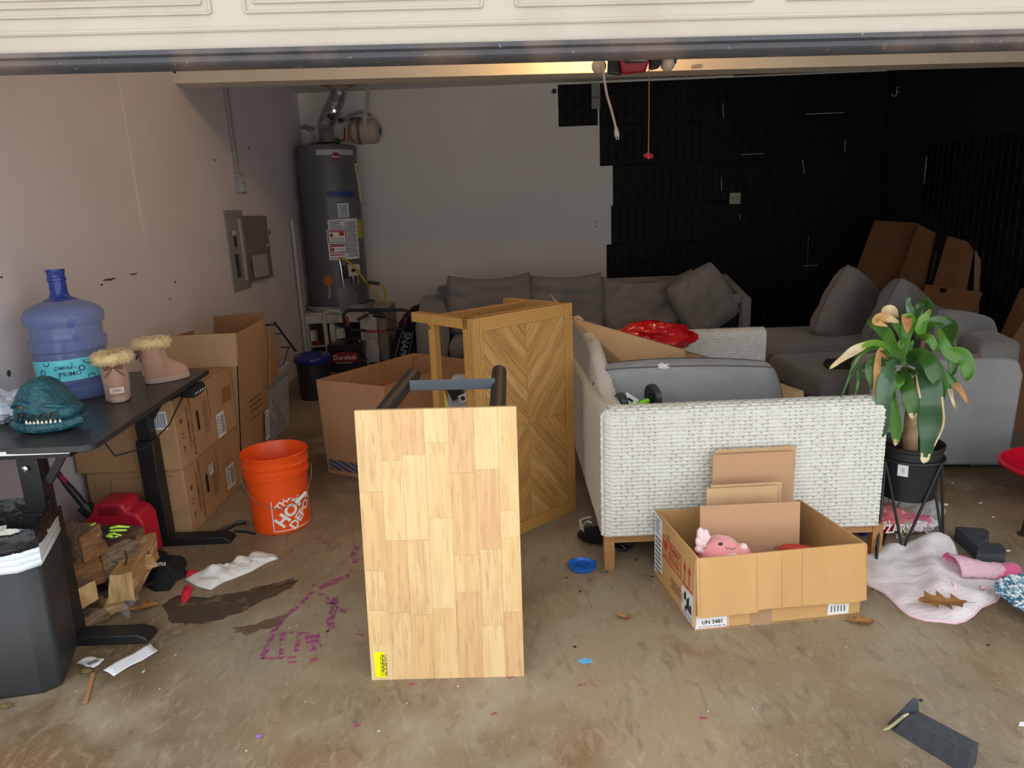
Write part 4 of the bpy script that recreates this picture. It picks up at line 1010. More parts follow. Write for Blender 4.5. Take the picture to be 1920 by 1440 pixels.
b = MB(); q0, q1, q2 = fl(168, 1247, .0085), fl(187, 1238, .0085), fl(181, 1235, .0085); b.add([q0, q1, q2, fl(163, 1243, .0085)], [(0, 1, 2, 3)]); lines_of_print(b, fl(150, 1243, .0085), (1, .35, 0), (-.35, 1, 0), .03, 4, .006, .0025, 3)
obj('slip_print', b, mat('print_grey', (.16, .16, .18), .8), ps, smooth=0)
blob('paper_scrap', 'tiny white paper scrap behind the desk foot', 'paper', [(153, 1197), (166, 1191), (177, 1192), (176, 1200), (158, 1202)], M_paper, .006, 3)
b = MB(); b.bar(fl(175, 1262, .004), fl(160, 1318, .004), .013, .005); obj('wood_splinter', b, mat('splinter', (.36, .18, .08), .8), label='thin brown wood splinter on the floor beside the dustbin', cat='splinter', bevel=.001)
M_leaf = mat('dry_oak_leaf', (.36, .17, .05), .75, c2=(.24, .10, .03), ns=20, bump=.3, bs=60)
def oak_leaf(label, pos, ang, L, seed=0, z0=.003, curl=.02, group='dry oak leaves'):
    r = random.Random(seed); outl = []
    prof = [(0, .02), (.1, .08), (.2, .30), (.28, .14), (.38, .14), (.48, .46), (.55, .20), (.64, .18), (.74, .36), (.82, .14), (.92, .14), (1, .02)]
    up = [(t, w_ * (.8 + .4 * r.random())) for t, w_ in prof]; dn = [(t, -w_ * (.8 + .4 * r.random())) for t, w_ in prof]
    M_ = Matrix.Translation(pos) @ Matrix.Rotation(R_(ang), 4, 'Z'); b = MB(); vs = []
    def hh(t, w_): return z0 + curl * (abs(w_) * 1.3 + .7 * (t - .5) ** 2 * 2) * (1 + .4 * math.sin(9 * t + seed))
    for (t, a), (_, d) in zip(up, dn): vs += [M_ @ V((t * L, a * L, hh(t, a))), M_ @ V((t * L, 0, z0 + curl * .3 * (t - .5) ** 2)), M_ @ V((t * L, d * L, hh(t, d)))]
    n = len(prof); b.add(vs, [q for i in range(n - 1) for q in ((3 * i, 3 * i + 1, 3 * i + 4, 3 * i + 3), (3 * i + 1, 3 * i + 2, 3 * i + 5, 3 * i + 4))])
    o = obj('oak_leaf', b, M_leaf, label=label, cat='leaf', group=group, solid=.0006, smooth=0)
    b = MB(); b.tube([M_ @ V((-.2 * L, 0, z0 + .002)), M_ @ V((0, 0, z0 + .002)), M_ @ V((L, 0, z0 + curl * .1))], [.0008, .001, .0004], 5); obj('leaf_stem', b, mat('leaf_stem', (.22, .11, .04), .8), o)
oak_leaf('brown oak leaf upright against the black beanie', fl(248, 1112), 62, .115, 1, .004, .05)
oak_leaf('brown oak leaf on the floor by the clear wrap', fl(244, 1147), 22, .10, 2)
oak_leaf('thin rusty leaf behind the desk foot end', fl(205, 1200), 25, .07, 3)
oak_leaf('crumpled brown leaf behind the small open carton corner', fl(1588, 1166), -10, .085, 4)
oak_leaf('small brown leaf scrap near the small carton front', fl(1157, 1157), -25, .05, 5)
# clear wrap by the logs
blob('clear_wrap', 'crumpled clear plastic wrap in front of the firewood', 'plastic wrap', [(172, 1108), (185, 1112), (205, 1128), (232, 1122), (258, 1108), (262, 1120), (246, 1140), (243, 1160), (225, 1150), (196, 1134)], mat('clear_wrap', (.8, .84, .9), .12, alpha=.32, bump=1, bs=30), .05, 8, 13)
for p, s_ in (((163, 1261), 1), ((12, 1326), 1.1)):
    c = fl(*p); b = crumple((c.x, c.y, .0), .016 * s_, .01, .006, p[0]); obj('dry_seed', b, mat('olive_seed', (.14, .12, .04), .7), label='olive brown dry seed pod on the floor ' + ('beside the printed slip' if p[0] > 100 else 'under the dustbin at the left edge'), cat='seed pod')
# ================================================================ BACK LEFT: heater corner
rnd = random.Random(21)
def sheetgrid(c, xd, yd, w_, h_, fn=None, nx=1, ny=1):
    M_ = frame(c, xd, yd); b = MB()
    return b.grid(lambda u, v: M_ @ V(((u - .5) * w_, (v - .5) * h_, fn(u, v) if fn else 0)), nx, ny)
# conduit and junction box on the left wall
P = [ax(424, 164, XL + .02), ax(434, 240, XL + .02), ax(447, 326, XL + .02)]
cd = empty('wall_conduit', 'grey metal conduit running down the left wall to a small box', 'conduit', V((XL, P[2].y, P[2].z)))
for dy in (-.014, .020):
    b = MB(); b.tube([V((XL + .014, P[0].y + dy, ZC)), V((XL + .014, P[2].y + dy, P[2].z - .02))], .013, 10); obj('conduit_tube', b, mat('conduit_paint', (.30, .28, .27), .5), cd)
jb = empty('junction_box', 'small galvanised box at the lower end of the wall conduit', 'electrical box', V((XL, P[2].y, P[2].z - .14)))
b = MB(); b.box(XL, XL + .05, P[2].y - .055, P[2].y + .06, P[2].z - .14, P[2].z); obj('box_body', b, M_metal, jb, bevel=.002)
b = MB(); b.box(XL + .0505, XL + .053, P[2].y - .045, P[2].y + .05, P[2].z - .065, P[2].z - .008); b.box(XL + .0505, XL + .053, P[2].y - .045, P[2].y + .05, P[2].z - .13, P[2].z - .072); obj('cover_plate', b, mat('plate_pale', (.5, .52, .52), .5), jb)
# breaker panel
bp_ = empty('breaker_panel', 'grey breaker panel with an open door on the left wall', 'electrical panel', V((XL, 5.4, .91)))
M_pg = mat('panel_grey', (.27, .26, .245), .5)
y0, y1, z0, z1 = 5.205, 5.56, .915, 1.50
b = MB(); b.box(XL, XL + .010, y0, y1, z0, z1); obj('panel_frame', b, M_pg, bp_, bevel=.003)
b = MB(); b.box(XL + .0102, XL + .0115, y0 + .11, y0 + .16, z0 + .32, z0 + .40); obj('main_breaker', b, M_ink, bp_)
b = MB(); b.box(XL + .0105, XL + .0115, y0 + .09, y0 + .16, z0 + .10, z0 + .27); bb_ = obj('breaker_recess', b, M_ink, bp_)
for k in range(9):
    b = MB(); b.box(XL + .011, XL + .018, y0 + .125, y0 + .155, z0 + .108 + k * .018, z0 + .120 + k * .018); obj('breaker', b, mat('breaker_grey', (.08, .08, .08), .5), bb_)
b = MB(); b.box(XL + .0102, XL + .0113, y0 + .10, y0 + .15, z0 + .41, z0 + .44); obj('breaker_label', b, M_paper, bp_)
b = MB(); b.hexa([(XL + .011, y0 + .24, z0 + .065), (XL + .016, y0 + .24, z0 + .065), (XL + .02, y0 + .27, z0 + .065), (XL + .011, y0 + .27, z0 + .065), (XL + .011, y0 + .24, z1 - .06), (XL + .016, y0 + .24, z1 - .06), (XL + .02, y0 + .27, z1 - .06), (XL + .011, y0 + .27, z1 - .06)])
obj('door_hinge_strip', b, mat('hinge_pale', (.48, .46, .43), .4), bp_)
b = MB(); b.hexa([(XL + .012, y0 + .27, z0 + .05), (XL + .030, y0 + .27, z0 + .05), (XL + .075, y0 + .70, z0 + .05), (XL + .065, y0 + .70, z0 + .05), (XL + .012, y0 + .27, z1 - .045), (XL + .030, y0 + .27, z1 - .045), (XL + .075, y0 + .70, z1 - .045), (XL + .065, y0 + .70, z1 - .045)])
dr = obj('panel_door', b, mat('panel_grey_dark', (.15, .14, .13), .5), bp_, bevel=.003)
b = MB(); b.add([(XL + .046, y0 + .33, z0 + .075), (XL + .072, y0 + .60, z0 + .075), (XL + .072, y0 + .60, z0 + .245), (XL + .046, y0 + .33, z0 + .245)], [(0, 1, 2, 3)]); b.map(lambda p: p + V((.002, 0, 0))); obj('circuit_chart', b, mat('chart_paper', (.36, .36, .34), .8), dr)
b = MB(); b.box(XL + .074, XL + .079, y0 + .62, y0 + .66, z0 + .30, z0 + .315); obj('latch', b, M_chrome, dr)

# water heater
WX, WY, WR, WZ = -1.672, 7.10, .277, .60
wh = empty('water_heater', 'tall dark grey gas water heater on a white stand in the back corner', 'water heater', (WX, WY, WZ))
M_tank = mat('tank_grey', (.115, .115, .125), .38, bump=.03, bs=20, spec=.4)
b = MB(); b.lathe([(0, 0), (WR, 0), (WR, 1.44), (0, 1.44)], 64, (WX, WY, WZ)); obj('tank', b, M_tank, wh, bevel=.004)
b = MB(); b.lathe([(WR + .004, 1.425), (WR + .006, 1.445), (WR + .002, 1.468), (WR - .03, 1.478), (0, 1.482)], 64, (WX, WY, WZ)); obj('top_cap', b, mat('cap_grey', (.10, .10, .105), .5), wh)
b = MB(); b.lathe([(WR + .003, -.01), (WR + .003, .012)], 64, (WX, WY, WZ), closed=False); obj('base_ring', b, M_tank, wh, solid=.003)
def onT(px, dpx, z0, z1, name, m, par=wh, lift=.002, n=10):
    """band on the tank wall: px = picture column of its middle, width in radians"""
    a0, a1 = px, dpx
    b = MB(); b.grid(lambda u, v: V((WX + (WR + lift) * math.cos(a0 + (a1 - a0) * u), WY + (WR + lift) * math.sin(a0 + (a1 - a0) * u), z0 + (z1 - z0) * v)), n, 1)
    return obj(name, b, m, par)
def ang(px, py):        # angle on the tank seen at this place
    d = ray(px, py); o = V((0, 0)); dd = V((d.x, d.y)); k = V((-WX, -WY))
    A = dd.dot(dd); B = 2 * dd.dot(k); C_ = k.dot(k) - WR ** 2; D_ = max(0, B * B - 4 * A * C_); t = (-B - math.sqrt(D_)) / (2 * A)
    p = dd * t; return math.atan2(p.y - WY, p.x - WX), CZ + d.z * t
def tankpatch(name, pxs, m, lift=.0022, par=wh):
    (xa, ya), (xb, yb), (xc, yc), (xd, yd) = pxs   # tl tr br bl
    q = [ang(*p) for p in pxs]
    def g(u, v):
        a = (q[3][0] * (1 - u) + q[2][0] * u) * (1 - v) + (q[0][0] * (1 - u) + q[1][0] * u) * v
        z = (q[3][1] * (1 - u) + q[2][1] * u) * (1 - v) + (q[0][1] * (1 - u) + q[1][1] * u) * v
        return V((WX + (WR + lift) * math.cos(a), WY + (WR + lift) * math.sin(a), z))
    b = MB(); b.grid(g, 10, 2); return obj(name, b, m, par), q
def tankprint(par, q, rects, m, name='label_print', lift=.0034):
    b = MB()
    for (u0, v0, u1, v1) in rects:
        def g(u, v):
            u = u0 + (u1 - u0) * u; v = v0 + (v1 - v0) * v
            a = (q[3][0] * (1 - u) + q[2][0] * u) * (1 - v) + (q[0][0] * (1 - u) + q[1][0] * u) * v
            z = (q[3][1] * (1 - u) + q[2][1] * u) * (1 - v) + (q[0][1] * (1 - u) + q[1][1] * u) * v
            return V((WX + (WR + lift) * math.cos(a), WY + (WR + lift) * math.sin(a), z))
        b.grid(g, 3, 1)
    return obj(name, b, m, par)
M_pr = mat('print_grey', (.16, .16, .18), .8)
badge, q = tankpatch('badge', [(592, 281), (661, 281), (661, 291), (592, 291)], mat('badge_grey', (.45, .46, .47), .35))
a_, z_ = ang(629, 294); pc = V((WX + (WR + .006) * math.cos(a_), WY + (WR + .006) * math.sin(a_), z_)); n_ = V((math.cos(a_), math.sin(a_), 0)); tx = V((-math.sin(a_), math.cos(a_), 0))
b = MB(); b.lathe([(0, 0), (.042, 0), (.042, .004), (0, .005)], 28).xf(frame(pc, tx, (0, 0, 1))); em = obj('emblem', b, mat('emblem_red', (.22, .015, .03), .4), wh)
b = text('Rheem', .026, frame(pc + n_ * .0062, tx, (0, 0, 1)), .01); obj('emblem_text', b, mat('white_print', (.8, .8, .8), .5), em, smooth=0)
tankpatch('blue_band', [(613, 359), (663, 359), (664, 369), (614, 369)], mat('blue_band', (.02, .05, .22), .5))
tankpatch('grey_band', [(612, 371), (668, 371), (672, 412), (616, 412)], mat('tank_panel', (.14, .145, .15), .4), .0016)
rows = lambda n, u0=.08, u1=.92: [(u0, .06 + .88 * k / n, u1 - .2 * ((k * 7) % 3) / 3, .06 + .88 * k / n + .45 / n) for k in range(n)]
for pts, n, nm in (([(632, 382), (653, 381), (655, 407), (635, 408)], 7, 'white_label'), ([(614, 413), (644, 410), (645, 428), (616, 430)], 4, 'white_label'), ([(645, 410), (668, 409), (674, 484), (650, 486)], 22, 'white_label')):
    s_, q = tankpatch(nm, pts, M_paper); tankprint(s_, q, rows(n), M_pr)
s_, q = tankpatch('warning_label', [(612, 430), (649, 429), (654, 486), (618, 488)], M_paper, .003)
fr_ = lambda u0, v0, u1, v1, t=.04: [(u0, v0, u1, v0 + t * .6), (u0, v1 - t * .6, u1, v1), (u0, v0, u0 + t, v1), (u1 - t, v0, u1, v1)]
tankprint(s_, q, fr_(.05, .56, .95, .98) + fr_(.08, .22, .95, .52), M_ink, lift=.0045)
tankprint(s_, q, [(.12, .9, .85, .94), (.6, .78, .85, .9), (.15, .74, .3, .86), (.14, .43, .85, .49), (.15, .28, .3, .40), (.08, .14, .8, .18)], mat('warning_red', (.45, .04, .02), .7), lift=.0045)
tankprint(s_, q, [(.14, .62 + .04 * k, .85, .635 + .04 * k) for k in range(3)] + [(.4, .27 + .045 * k, .85, .285 + .045 * k) for k in range(3)] + [(.08, .03 + .04 * k, .9, .045 + .04 * k) for k in range(2)], M_pr, lift=.0045)
tankpatch('yellow_label', [(668, 411), (678, 411), (680, 447), (672, 447)], mat('yellow_label', (.50, .42, .02), .6))
a_, z_ = ang(616, 527); pc = V((WX + (WR + .002) * math.cos(a_), WY + (WR + .002) * math.sin(a_), z_)); tx = V((-math.sin(a_), math.cos(a_), 0))
b = MB(); b.lathe([(0, 0), (.046, 0), (.046, .002), (0, .003)], 24).xf(frame(pc, tx, (0, 0, 1))); rs_ = obj('orange_sticker', b, mat('orange_sticker', (.60, .14, .01), .5), wh)
b = MB(); ring(b, 0, 0, .034, .003); b.xf(frame(pc + V((math.cos(a_), math.sin(a_), 0)) * .003, tx, (0, 0, 1))); obj('sticker_print', b, M_pr, rs_)
tankpatch('foil_tag', [(616, 537), (620, 537), (621, 560), (616, 560)], M_chrome, .006)
# gas valve, burner tube, cover
a_, z_ = ang(657, 506); n_ = V((math.cos(a_), math.sin(a_), 0)); tx = V((-n_.y, n_.x, 0)); pc = V((WX, WY, z_)) + n_ * (WR + .045)
M_ = frame(pc, tx, (0, 0, 1))
b = MB(); b.box(-.06, .06, -.055, .055, -.045, .045); gv = obj('gas_valve', b.xf(M_), mat('valve_white', (.55, .50, .44), .5), wh, bevel=.008)
b = MB(); b.lathe([(0, .045), (.016, .045), (.014, .07), (0, .07)], 16).xf(M_ @ Matrix.Translation((-.02, 0, 0))); obj('valve_knob', b, M_blkp, gv)
b = MB(); b.box(-.10, -.06, -.07, .05, -.04, .03); obj('valve_side', b.xf(M_), M_blkp, gv, bevel=.01)
b = MB(); b.tube([M_ @ V(q) for q in ((0, -.055, 0), (.0, -.14, 0), (.03, -.20, -.02))], .008, 8); b.tube([M_ @ V(q) for q in ((.04, -.055, 0), (.05, -.12, 0), (.01, -.18, -.02))], .005, 8); obj('burner_tube', b, M_chrome, wh)
b = MB(); b.tube([M_ @ V(q) for q in ((-.115, .11, -.02), (-.11, .03, -.01), (-.10, -.17, -.01))], .006, 8); obj('pilot_tube', b, M_chrome, wh)
tankpatch('access_cover', [(633, 540), (668, 536), (673, 572), (637, 575)], mat('cover_grey', (.16, .16, .165), .35), .008)
b = MB(); pth = [(634, 488), (640, 484), (655, 492), (672, 509), (684, 527), (692, 536), (704, 547), (715, 566), (720, 566), (723, 548), (716, 533), (704, 531), (693, 530)]
b.tube([at(x, y, 6.80 if i < 5 else 6.9) for i, (x, y) in enumerate(pth)], .010, 8); gh = obj('gas_hose', b, mat('yellow_hose', (.50, .34, .015), .45), wh, label='yellow gas hose')
b = MB(); b.tube([at(690, 529, 6.9), at(712, 532, 6.9)], .017, 8); obj('shutoff_valve', b, mat('valve_steel', (.1, .11, .11), .4, metal=.6), gh)
# relief valve and discharge tube on the right side
tp = lambda px, py, Y=7.05: at(px, py, Y)
b = MB(); b.tube([tp(665, 309), tp(668, 322)], .016, 8); b.box(tp(662, 308).x, tp(674, 308).x, 7.03, 7.06, tp(668, 310).z, tp(668, 307).z); rv = obj('relief_valve', b, M_brass, wh)
b = MB(); b.tube([tp(668, 320), tp(673, 345), tp(677, 378), tp(687, 382)], [.012, .016, .015, .013], 8); obj('discharge_pipe', b, mat('cream_pipe', (.50, .43, .29), .5), rv)
# flue
fp = [tp(614, 268, 7.1), tp(612, 250, 7.1), tp(610, 236, 7.1), tp(618, 215, 7.1), tp(630, 190, 7.1), tp(636, 172, 7.1)]
pts = []
for a, d in zip(fp, fp[1:]):
    for k in range(8): pts.append(a.lerp(d, k / 8))
pts.append(V((fp[-1].x, fp[-1].y, ZC)))
b = MB(); b.tube(pts, [.072 + .004 * (i % 2) for i in range(len(pts))], 20)
fu = empty('flue_duct', 'silver flexible flue duct rising from the heater to the ceiling', 'duct', fp[0]); obj('duct', b, mat('duct_foil', (.55, .55, .56), .28, metal=1, bump=.4, bs=30), fu, smooth=20)
b = MB(); b.lathe([(.0, -.045), (.085, -.045), (.10, -.02), (.16, -.008), (.165, -.001), (0, -.0005)], 32, (fp[-1].x, fp[-1].y, ZC)); obj('ceiling_collar', b, mat('rusty_collar', (.34, .24, .13), .6), fu)
b = MB(); b.tube([tp(618, 222, 7.03), tp(622, 216, 7.03)], .03, 10); obj('dark_patch', b, M_ink, fu)
b = MB(); b.tube([tp(626, 205, 7.1), tp(624, 210, 7.1)], .078, 20); obj('duct_clamp', b, M_chrome, fu)
# pipes
pp = empty('water_pipes', 'copper and braided pipes on top of the water heater', 'pipe', (WX, WY, 2.08))
def pipe(nm, pts, r, m, Y=7.1, n=8): b = MB(); b.tube([tp(x, y, Y if len(q) == 0 else q[0]) for x, y, *q in pts], r, n); return obj(nm, b, m, pp)
M_braid = mat('braided_steel', (.50, .49, .46), .35, metal=1, bump=1, bs=150)
pipe('braided_hose', [(590, 268), (589, 256), (584, 246), (574, 240, 7.3), (566, 239, 7.48)], .016, M_braid)
pipe('valve_handle', [(568, 236, 7.4), (580, 239, 7.4), (589, 242, 7.4)], .012, M_metal)
pipe('cold_pipe', [(592, 269), (612, 266), (632, 266), (648, 261), (650, 250)], .013, M_copper)
pipe('green_valve', [(628, 265), (636, 264)], .024, mat('green_valve', (.03, .07, .04), .5))
pipe('riser', [(649, 262), (649, 240)], .020, M_copper)
pipe('braided_hose', [(648, 238), (649, 224), (657, 216, 7.2), (672, 211, 7.3), (687, 211, 7.4), (696, 216, 7.45)], .013, M_braid)
pipe('copper_branch', [(646, 226, 7.3), (660, 222, 7.3), (678, 222, 7.3)], .010, M_copper)
pipe('red_fitting', [(634, 225, 7.35), (644, 226, 7.35)], .020, mat('red_fitting', (.15, .04, .03), .5))
pipe('loop_wire', [(645, 228), (637, 234), (636, 246), (645, 251)], .003, M_metal)
b = MB(); b.lathe([(.02, 0), (.02, .03), (0, .03)], 12, (WX - .11, WY - .05, 2.075)); b.lathe([(.02, 0), (.02, .03), (0, .03)], 12, (WX - .05, WY - .05, 2.075)); obj('nipple', b, M_copper, pp)
# expansion tank on a strap
et = empty('expansion_tank', 'cream expansion tank strapped horizontally on the wall beside the heater', 'expansion tank', tp(683, 246, 7.3))
c0, c1 = tp(655, 247, 7.32), tp(712, 246, 7.32); L_ = (c1 - c0).length; d_ = (c1 - c0) / L_
M_ = frame(c0, V((0, 0, 1)).cross(d_) * -1, (0, 0, 1)); Mz = Matrix((( *(V((0, -1, 0))), 0), (0, 0, 0, 0), (0, 0, 0, 0), (0, 0, 0, 1)))
prof = [(0, 0), (.07, .01), (.105, .035), (.118, .07), (.118, L_ - .06), (.105, L_ - .025), (.06, L_), (0, L_)]
def axis_l(prof, c, d, n=28):
    b = MB(); b.lathe(prof, n); z = d.normalized(); x = z.orthogonal().normalized(); y = z.cross(x)
    return b.xf(Matrix(((x.x, y.x, z.x, c.x), (x.y, y.y, z.y, c.y), (x.z, y.z, z.z, c.z), (0, 0, 0, 1))))
obj('tank_body', axis_l(prof, c0, d_), mat('tank_cream', (.45, .38, .29), .45), et)
obj('blue_cap', axis_l([(0, 0), (.034, 0), (.034, .014), (.0, .016)], c1 - d_ * .002, d_), mat('blue_plastic_dark', (.02, .06, .20), .4), et)
obj('seam_band', axis_l([(.120, 0), (.121, .03)], c0 + d_ * .09, d_), mat('band_dark', (.14, .13, .12), .5), et, solid=.002)
b = MB(); b.bar(V((tp(691, 165, 7.2).x, 7.2, ZC)), tp(683, 236, 7.2), .036, .003, (0, 1, 0)); obj('hanging_strap', b, M_metal, et)
b = MB(); p0 = at(703, 157, 6.8); b.bar(p0 + V((-.015, 0, 0)), p0 + V((.018, 0, 0)), .004, .006); b.bar(p0, p0 + V((0, 0, -.045)), .005, .006)
b.map(lambda p: p + V((0, 0, ZC - .001 - p0.z - .003)))
obj('ceiling_hook', b, M_white, label='small white hook on the ceiling right of the flue', cat='hook')

# stand under the heater
st = empty('heater_stand', 'scuffed white wooden stand with open shelves under the water heater', 'stand', (-1.62, 7.1, 0))
M_sw = mat('scuffed_white', (.55, .54, .52), .7, c2=(.28, .25, .22), ns=9, lo=.55, hi=.72, bump=.1)
sx0, sx1, sy0, sy1, sz = -1.985, -1.20, 6.80, 7.48, .535
b = MB(); b.box(sx0, sx1, sy0, sy1, sz - .02, sz); obj('stand_top', b, M_sw, st, bevel=.003)
b = MB(); b.box(sx0, -1.42, sy0 - .02, sy0, sz - .10, sz - .02); obj('front_rail', b, M_sw, st, bevel=.003)
for x in (sx0, -1.735, -1.435):
    b = MB(); b.box(x, x + .045, sy0 - .002, sy0 + .05, 0, sz - .02); obj('post', b, M_sw, st)
b = MB(); b.box(-1.44, -1.28, sy0, sy0 + .03, .03, sz - .02); obj('side_board', b, M_sw, st)
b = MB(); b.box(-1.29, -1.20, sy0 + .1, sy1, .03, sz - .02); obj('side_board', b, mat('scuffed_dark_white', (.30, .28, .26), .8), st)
for x0_, x1_ in ((sx0 + .045, -1.735), (-1.69, -1.435)):
    b = MB(); b.box(x0_, x1_, sy0 + .02, sy1 - .05, .20, .215); obj('shelf', b, M_sw, st)
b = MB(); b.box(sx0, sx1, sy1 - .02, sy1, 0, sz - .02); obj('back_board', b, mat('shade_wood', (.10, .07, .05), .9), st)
b = MB(); b.lathe([(.0, .0), (.30, .0), (.325, .055), (.335, .058), (.335, .05), (.31, .01), (.0, .012)], 48, (WX, WY - .0, sz + .001)); 
dp = obj('drain_pan', b, mat('dirty_pan', (.42, .41, .38), .5, c2=(.22, .20, .17), ns=9, lo=.5, hi=.65, bump=.3), label='dented grey drain pan under the water heater', cat='pan')
b = MB(); b.lathe([(.26, 0), (.26, .045), (0, .045)], 40, (WX, WY, sz + .013)); obj('tank_foot', b, mat('foot_dark', (.05, .05, .05), .7), wh)
b = MB(); b.tube([at(638, 583, 6.76), at(620, 583, 6.76), at(609, 588, 6.76), at(608, 600, 6.76), V((at(613, 640, 6.76).x, 6.76, .20)), V((at(613, 640, 6.76).x + .01, 6.76, .0))], .021, 12)
obj('drain_pipe', b, mat('pvc_cream', (.52, .49, .42), .5), label='white plastic drain pipe bending down in front of the heater stand', cat='pipe')
b = MB(); b.box(-1.985, -1.955, 6.74, 6.77, 0, 1.42); b.box(-1.985, -1.955, 6.735, 6.74, .62, .80)
obj('corner_post', b, mat('post_white', (.45, .45, .47), .6), label='tall thin white corner post between the left wall and heater', cat='post')
def can(name, label, cat, px, py0, r, h_, Y, m, z0, lidm=None, band=None, grp=None):
    x = at(px, py0, Y).x; o = empty(name, label, cat, (x, Y, z0), grp)
    b = MB(); b.lathe([(0, 0), (r, 0), (r, h_), (r * .93, h_ + .001), (r * .93, h_ - .006), (0, h_ - .006)], 28, (x, Y, z0)); obj('can_body', b, m, o)
    if lidm: b = MB(); b.lathe([(r * 1.02, h_ - .008), (r * 1.03, h_ + .004), (r * .9, h_ + .006), (r * .88, h_), (0, h_)], 28, (x, Y, z0)); obj('lid', b, lidm, o)
    if band: b = MB(); b.lathe([(r * 1.004, band[0]), (r * 1.004, band[1])], 28, (x, Y, z0), closed=False); obj('label_band', b, band[2], o)
    return o
M_tin = mat('tin_white', (.52, .52, .5), .5)
can('paint_can', 'white paint can with red top on the left shelf of the heater stand', 'paint can', 583, 640, .072, .15, 6.92, M_tin, .216, mat('red_lid_dark', (.20, .02, .02), .5), (.02, .11, mat('tin_pale', (.60, .6, .58), .6)))
pc_ = can('paint_can', 'white paint can with black lettering on the right shelf of the heater stand', 'paint can', 634, 635, .078, .17, 6.94, mat('tin_dark', (.09, .09, .09), .4), .216, M_metal, (.05, .15, mat('tin_pale', (.60, .6, .58), .6)))
can('paint_bucket', 'grey bucket with a pale pink rim standing below the left shelf', 'bucket', 583, 668, .115, .17, 6.60, mat('bucket_grey', (.12, .13, .12), .6), .0, mat('pink_rim', (.36, .28, .27), .6))
b = MB(); x = at(634, 650, 6.93).x
rc_ = can('metal_tin', 'flat red tin on the shelf of the heater stand', 'tin', 596, 648, .05, .04, 6.86, mat('red_lid_dark', (.20, .02, .02), .5), .216)
cc = at(719, 640, 7.05).x
cf = empty('coffee_can', 'large red coffee can with a dark green lid beside the heater stand', 'can', (cc, 7.05, 0))
b = MB(); b.lathe([(0, 0), (.098, 0), (.100, .006), (.097, .012), (.097, .232), (.10, .238), (0, .238)], 36, (cc, 7.05, 0)); obj('can_body', b, mat('coffee_red', (.30, .022, .012), .35, c2=(.22, .10, .02), ns=9, lo=.62, hi=.66), cf)
b = MB(); b.lathe([(.102, .225), (.103, .25), (.09, .252), (.086, .244), (0, .244)], 36, (cc, 7.05, 0)); obj('lid', b, mat('lid_green', (.06, .085, .07), .35), cf)
# battery box
bx = empty('battery_box', 'black battery charger box with a red label in front of the stand', 'battery', (-1.60, 6.8, 0))
x0, x1, yb0 = at(616, 660, 6.55).x, at(678, 660, 6.55).x, 6.55
b = MB(); b.box(x0, x1, yb0, yb0 + .2, .0, .235); obj('box_body', b, M_blkp, bx, bevel=.012)
b = MB(); b.box(x0 - .01, x1 + .01, yb0 - .01, yb0 + .21, .20, .262); obj('box_lid', b, M_blkp, bx, bevel=.010)
cxx = (x0 + x1) / 2 - .005
b = MB(); b.add([(cxx - .125, yb0 - .0125, .10), (cxx + .115, yb0 - .0125, .10), (cxx + .125, yb0 - .0125, .175), (cxx + .02, yb0 - .0125, .198), (cxx - .10, yb0 - .0125, .18)], [(0, 1, 2, 3, 4)]); rl = obj('red_label', b, mat('label_red', (.28, .012, .015), .5), bx)
b = text('Duralast', .062, frame((cxx, yb0 - .0135, .140), (1, 0, 0), (0, 0, 1)), .014); obj('label_text', b, mat('white_print', (.8, .8, .8), .5), rl, smooth=0)
b = MB(); lines_of_print(b, V((cxx - .08, yb0 - .0135, .085)), (1, 0, 0), (0, 0, 1), .15, 1, .01, .008, 2); obj('small_print', b, mat('white_print', (.8, .8, .8), .5), bx, smooth=0)
for q in (x0 + .03, x1 - .03): b = MB(); b.lathe([(.014, 0), (.012, .02), (0, .02)], 10, (q, yb0 + .1, .262)); obj('terminal', b, M_metal, bx)
# blue ringed bin
X_, Y_ = -1.60, 5.62
bb = empty('round_bin', 'black round bin with a dark blue ring seat on top, behind the clear storage bin', 'bin', (X_, Y_, 0))
b = MB(); b.lathe([(0, 0), (.118, 0), (.128, .10), (.128, .27), (.134, .275), (.134, .29), (.11, .29), (.10, .02), (0, .02)], 40, (X_, Y_, 0)); obj('bin_body', b, M_blkp, bb)
b = MB(); b.tube([V((X_ + .108 * math.cos(a), Y_ + .108 * math.sin(a), .322)) for a in [2 * PI * k / 40 for k in range(40)]], .042, 12, closed=True, flat=1.0); obj('blue_ring', b, mat('dark_blue_gloss', (.012, .025, .17), .12), bb)
b = MB(); b.bar((X_ - .11, Y_ - .07, .345), (X_ - .105, Y_ - .10, .33), .01, .02); obj('red_mark', b, M_red, bb)

# ---------------- lawn mower: handle, grass bag, deck
mw = empty('lawn_mower', 'black and red push lawn mower with a raised handle and grass bag', 'lawn mower', (-1.05, 6.5, 0))
hp_ = lambda px, py, Y=6.2: at(px, py, Y)
b = MB(); b.tube([hp_(683, 670, 6.45), hp_(664, 640, 6.35), hp_(650, 618), hp_(645, 600), hp_(644, 590), hp_(650, 583), hp_(660, 582), hp_(700, 581), hp_(755, 581), hp_(763, 583), hp_(768, 590), hp_(772, 605), hp_(776, 618, 6.3), hp_(782, 650, 6.5)], .014, 10); obj('handle_bar', b, M_blk, mw)
b = MB(); b.tube([hp_(650, 592, 6.16), hp_(651, 612, 6.14), hp_(662, 619, 6.14), hp_(690, 621, 6.14), hp_(720, 621, 6.14), hp_(726, 618, 6.14), hp_(745, 617, 6.14), hp_(757, 616, 6.14), hp_(762, 605, 6.14), hp_(764, 592, 6.16)], .008, 8); bl = obj('control_bail', b, M_blk, mw)
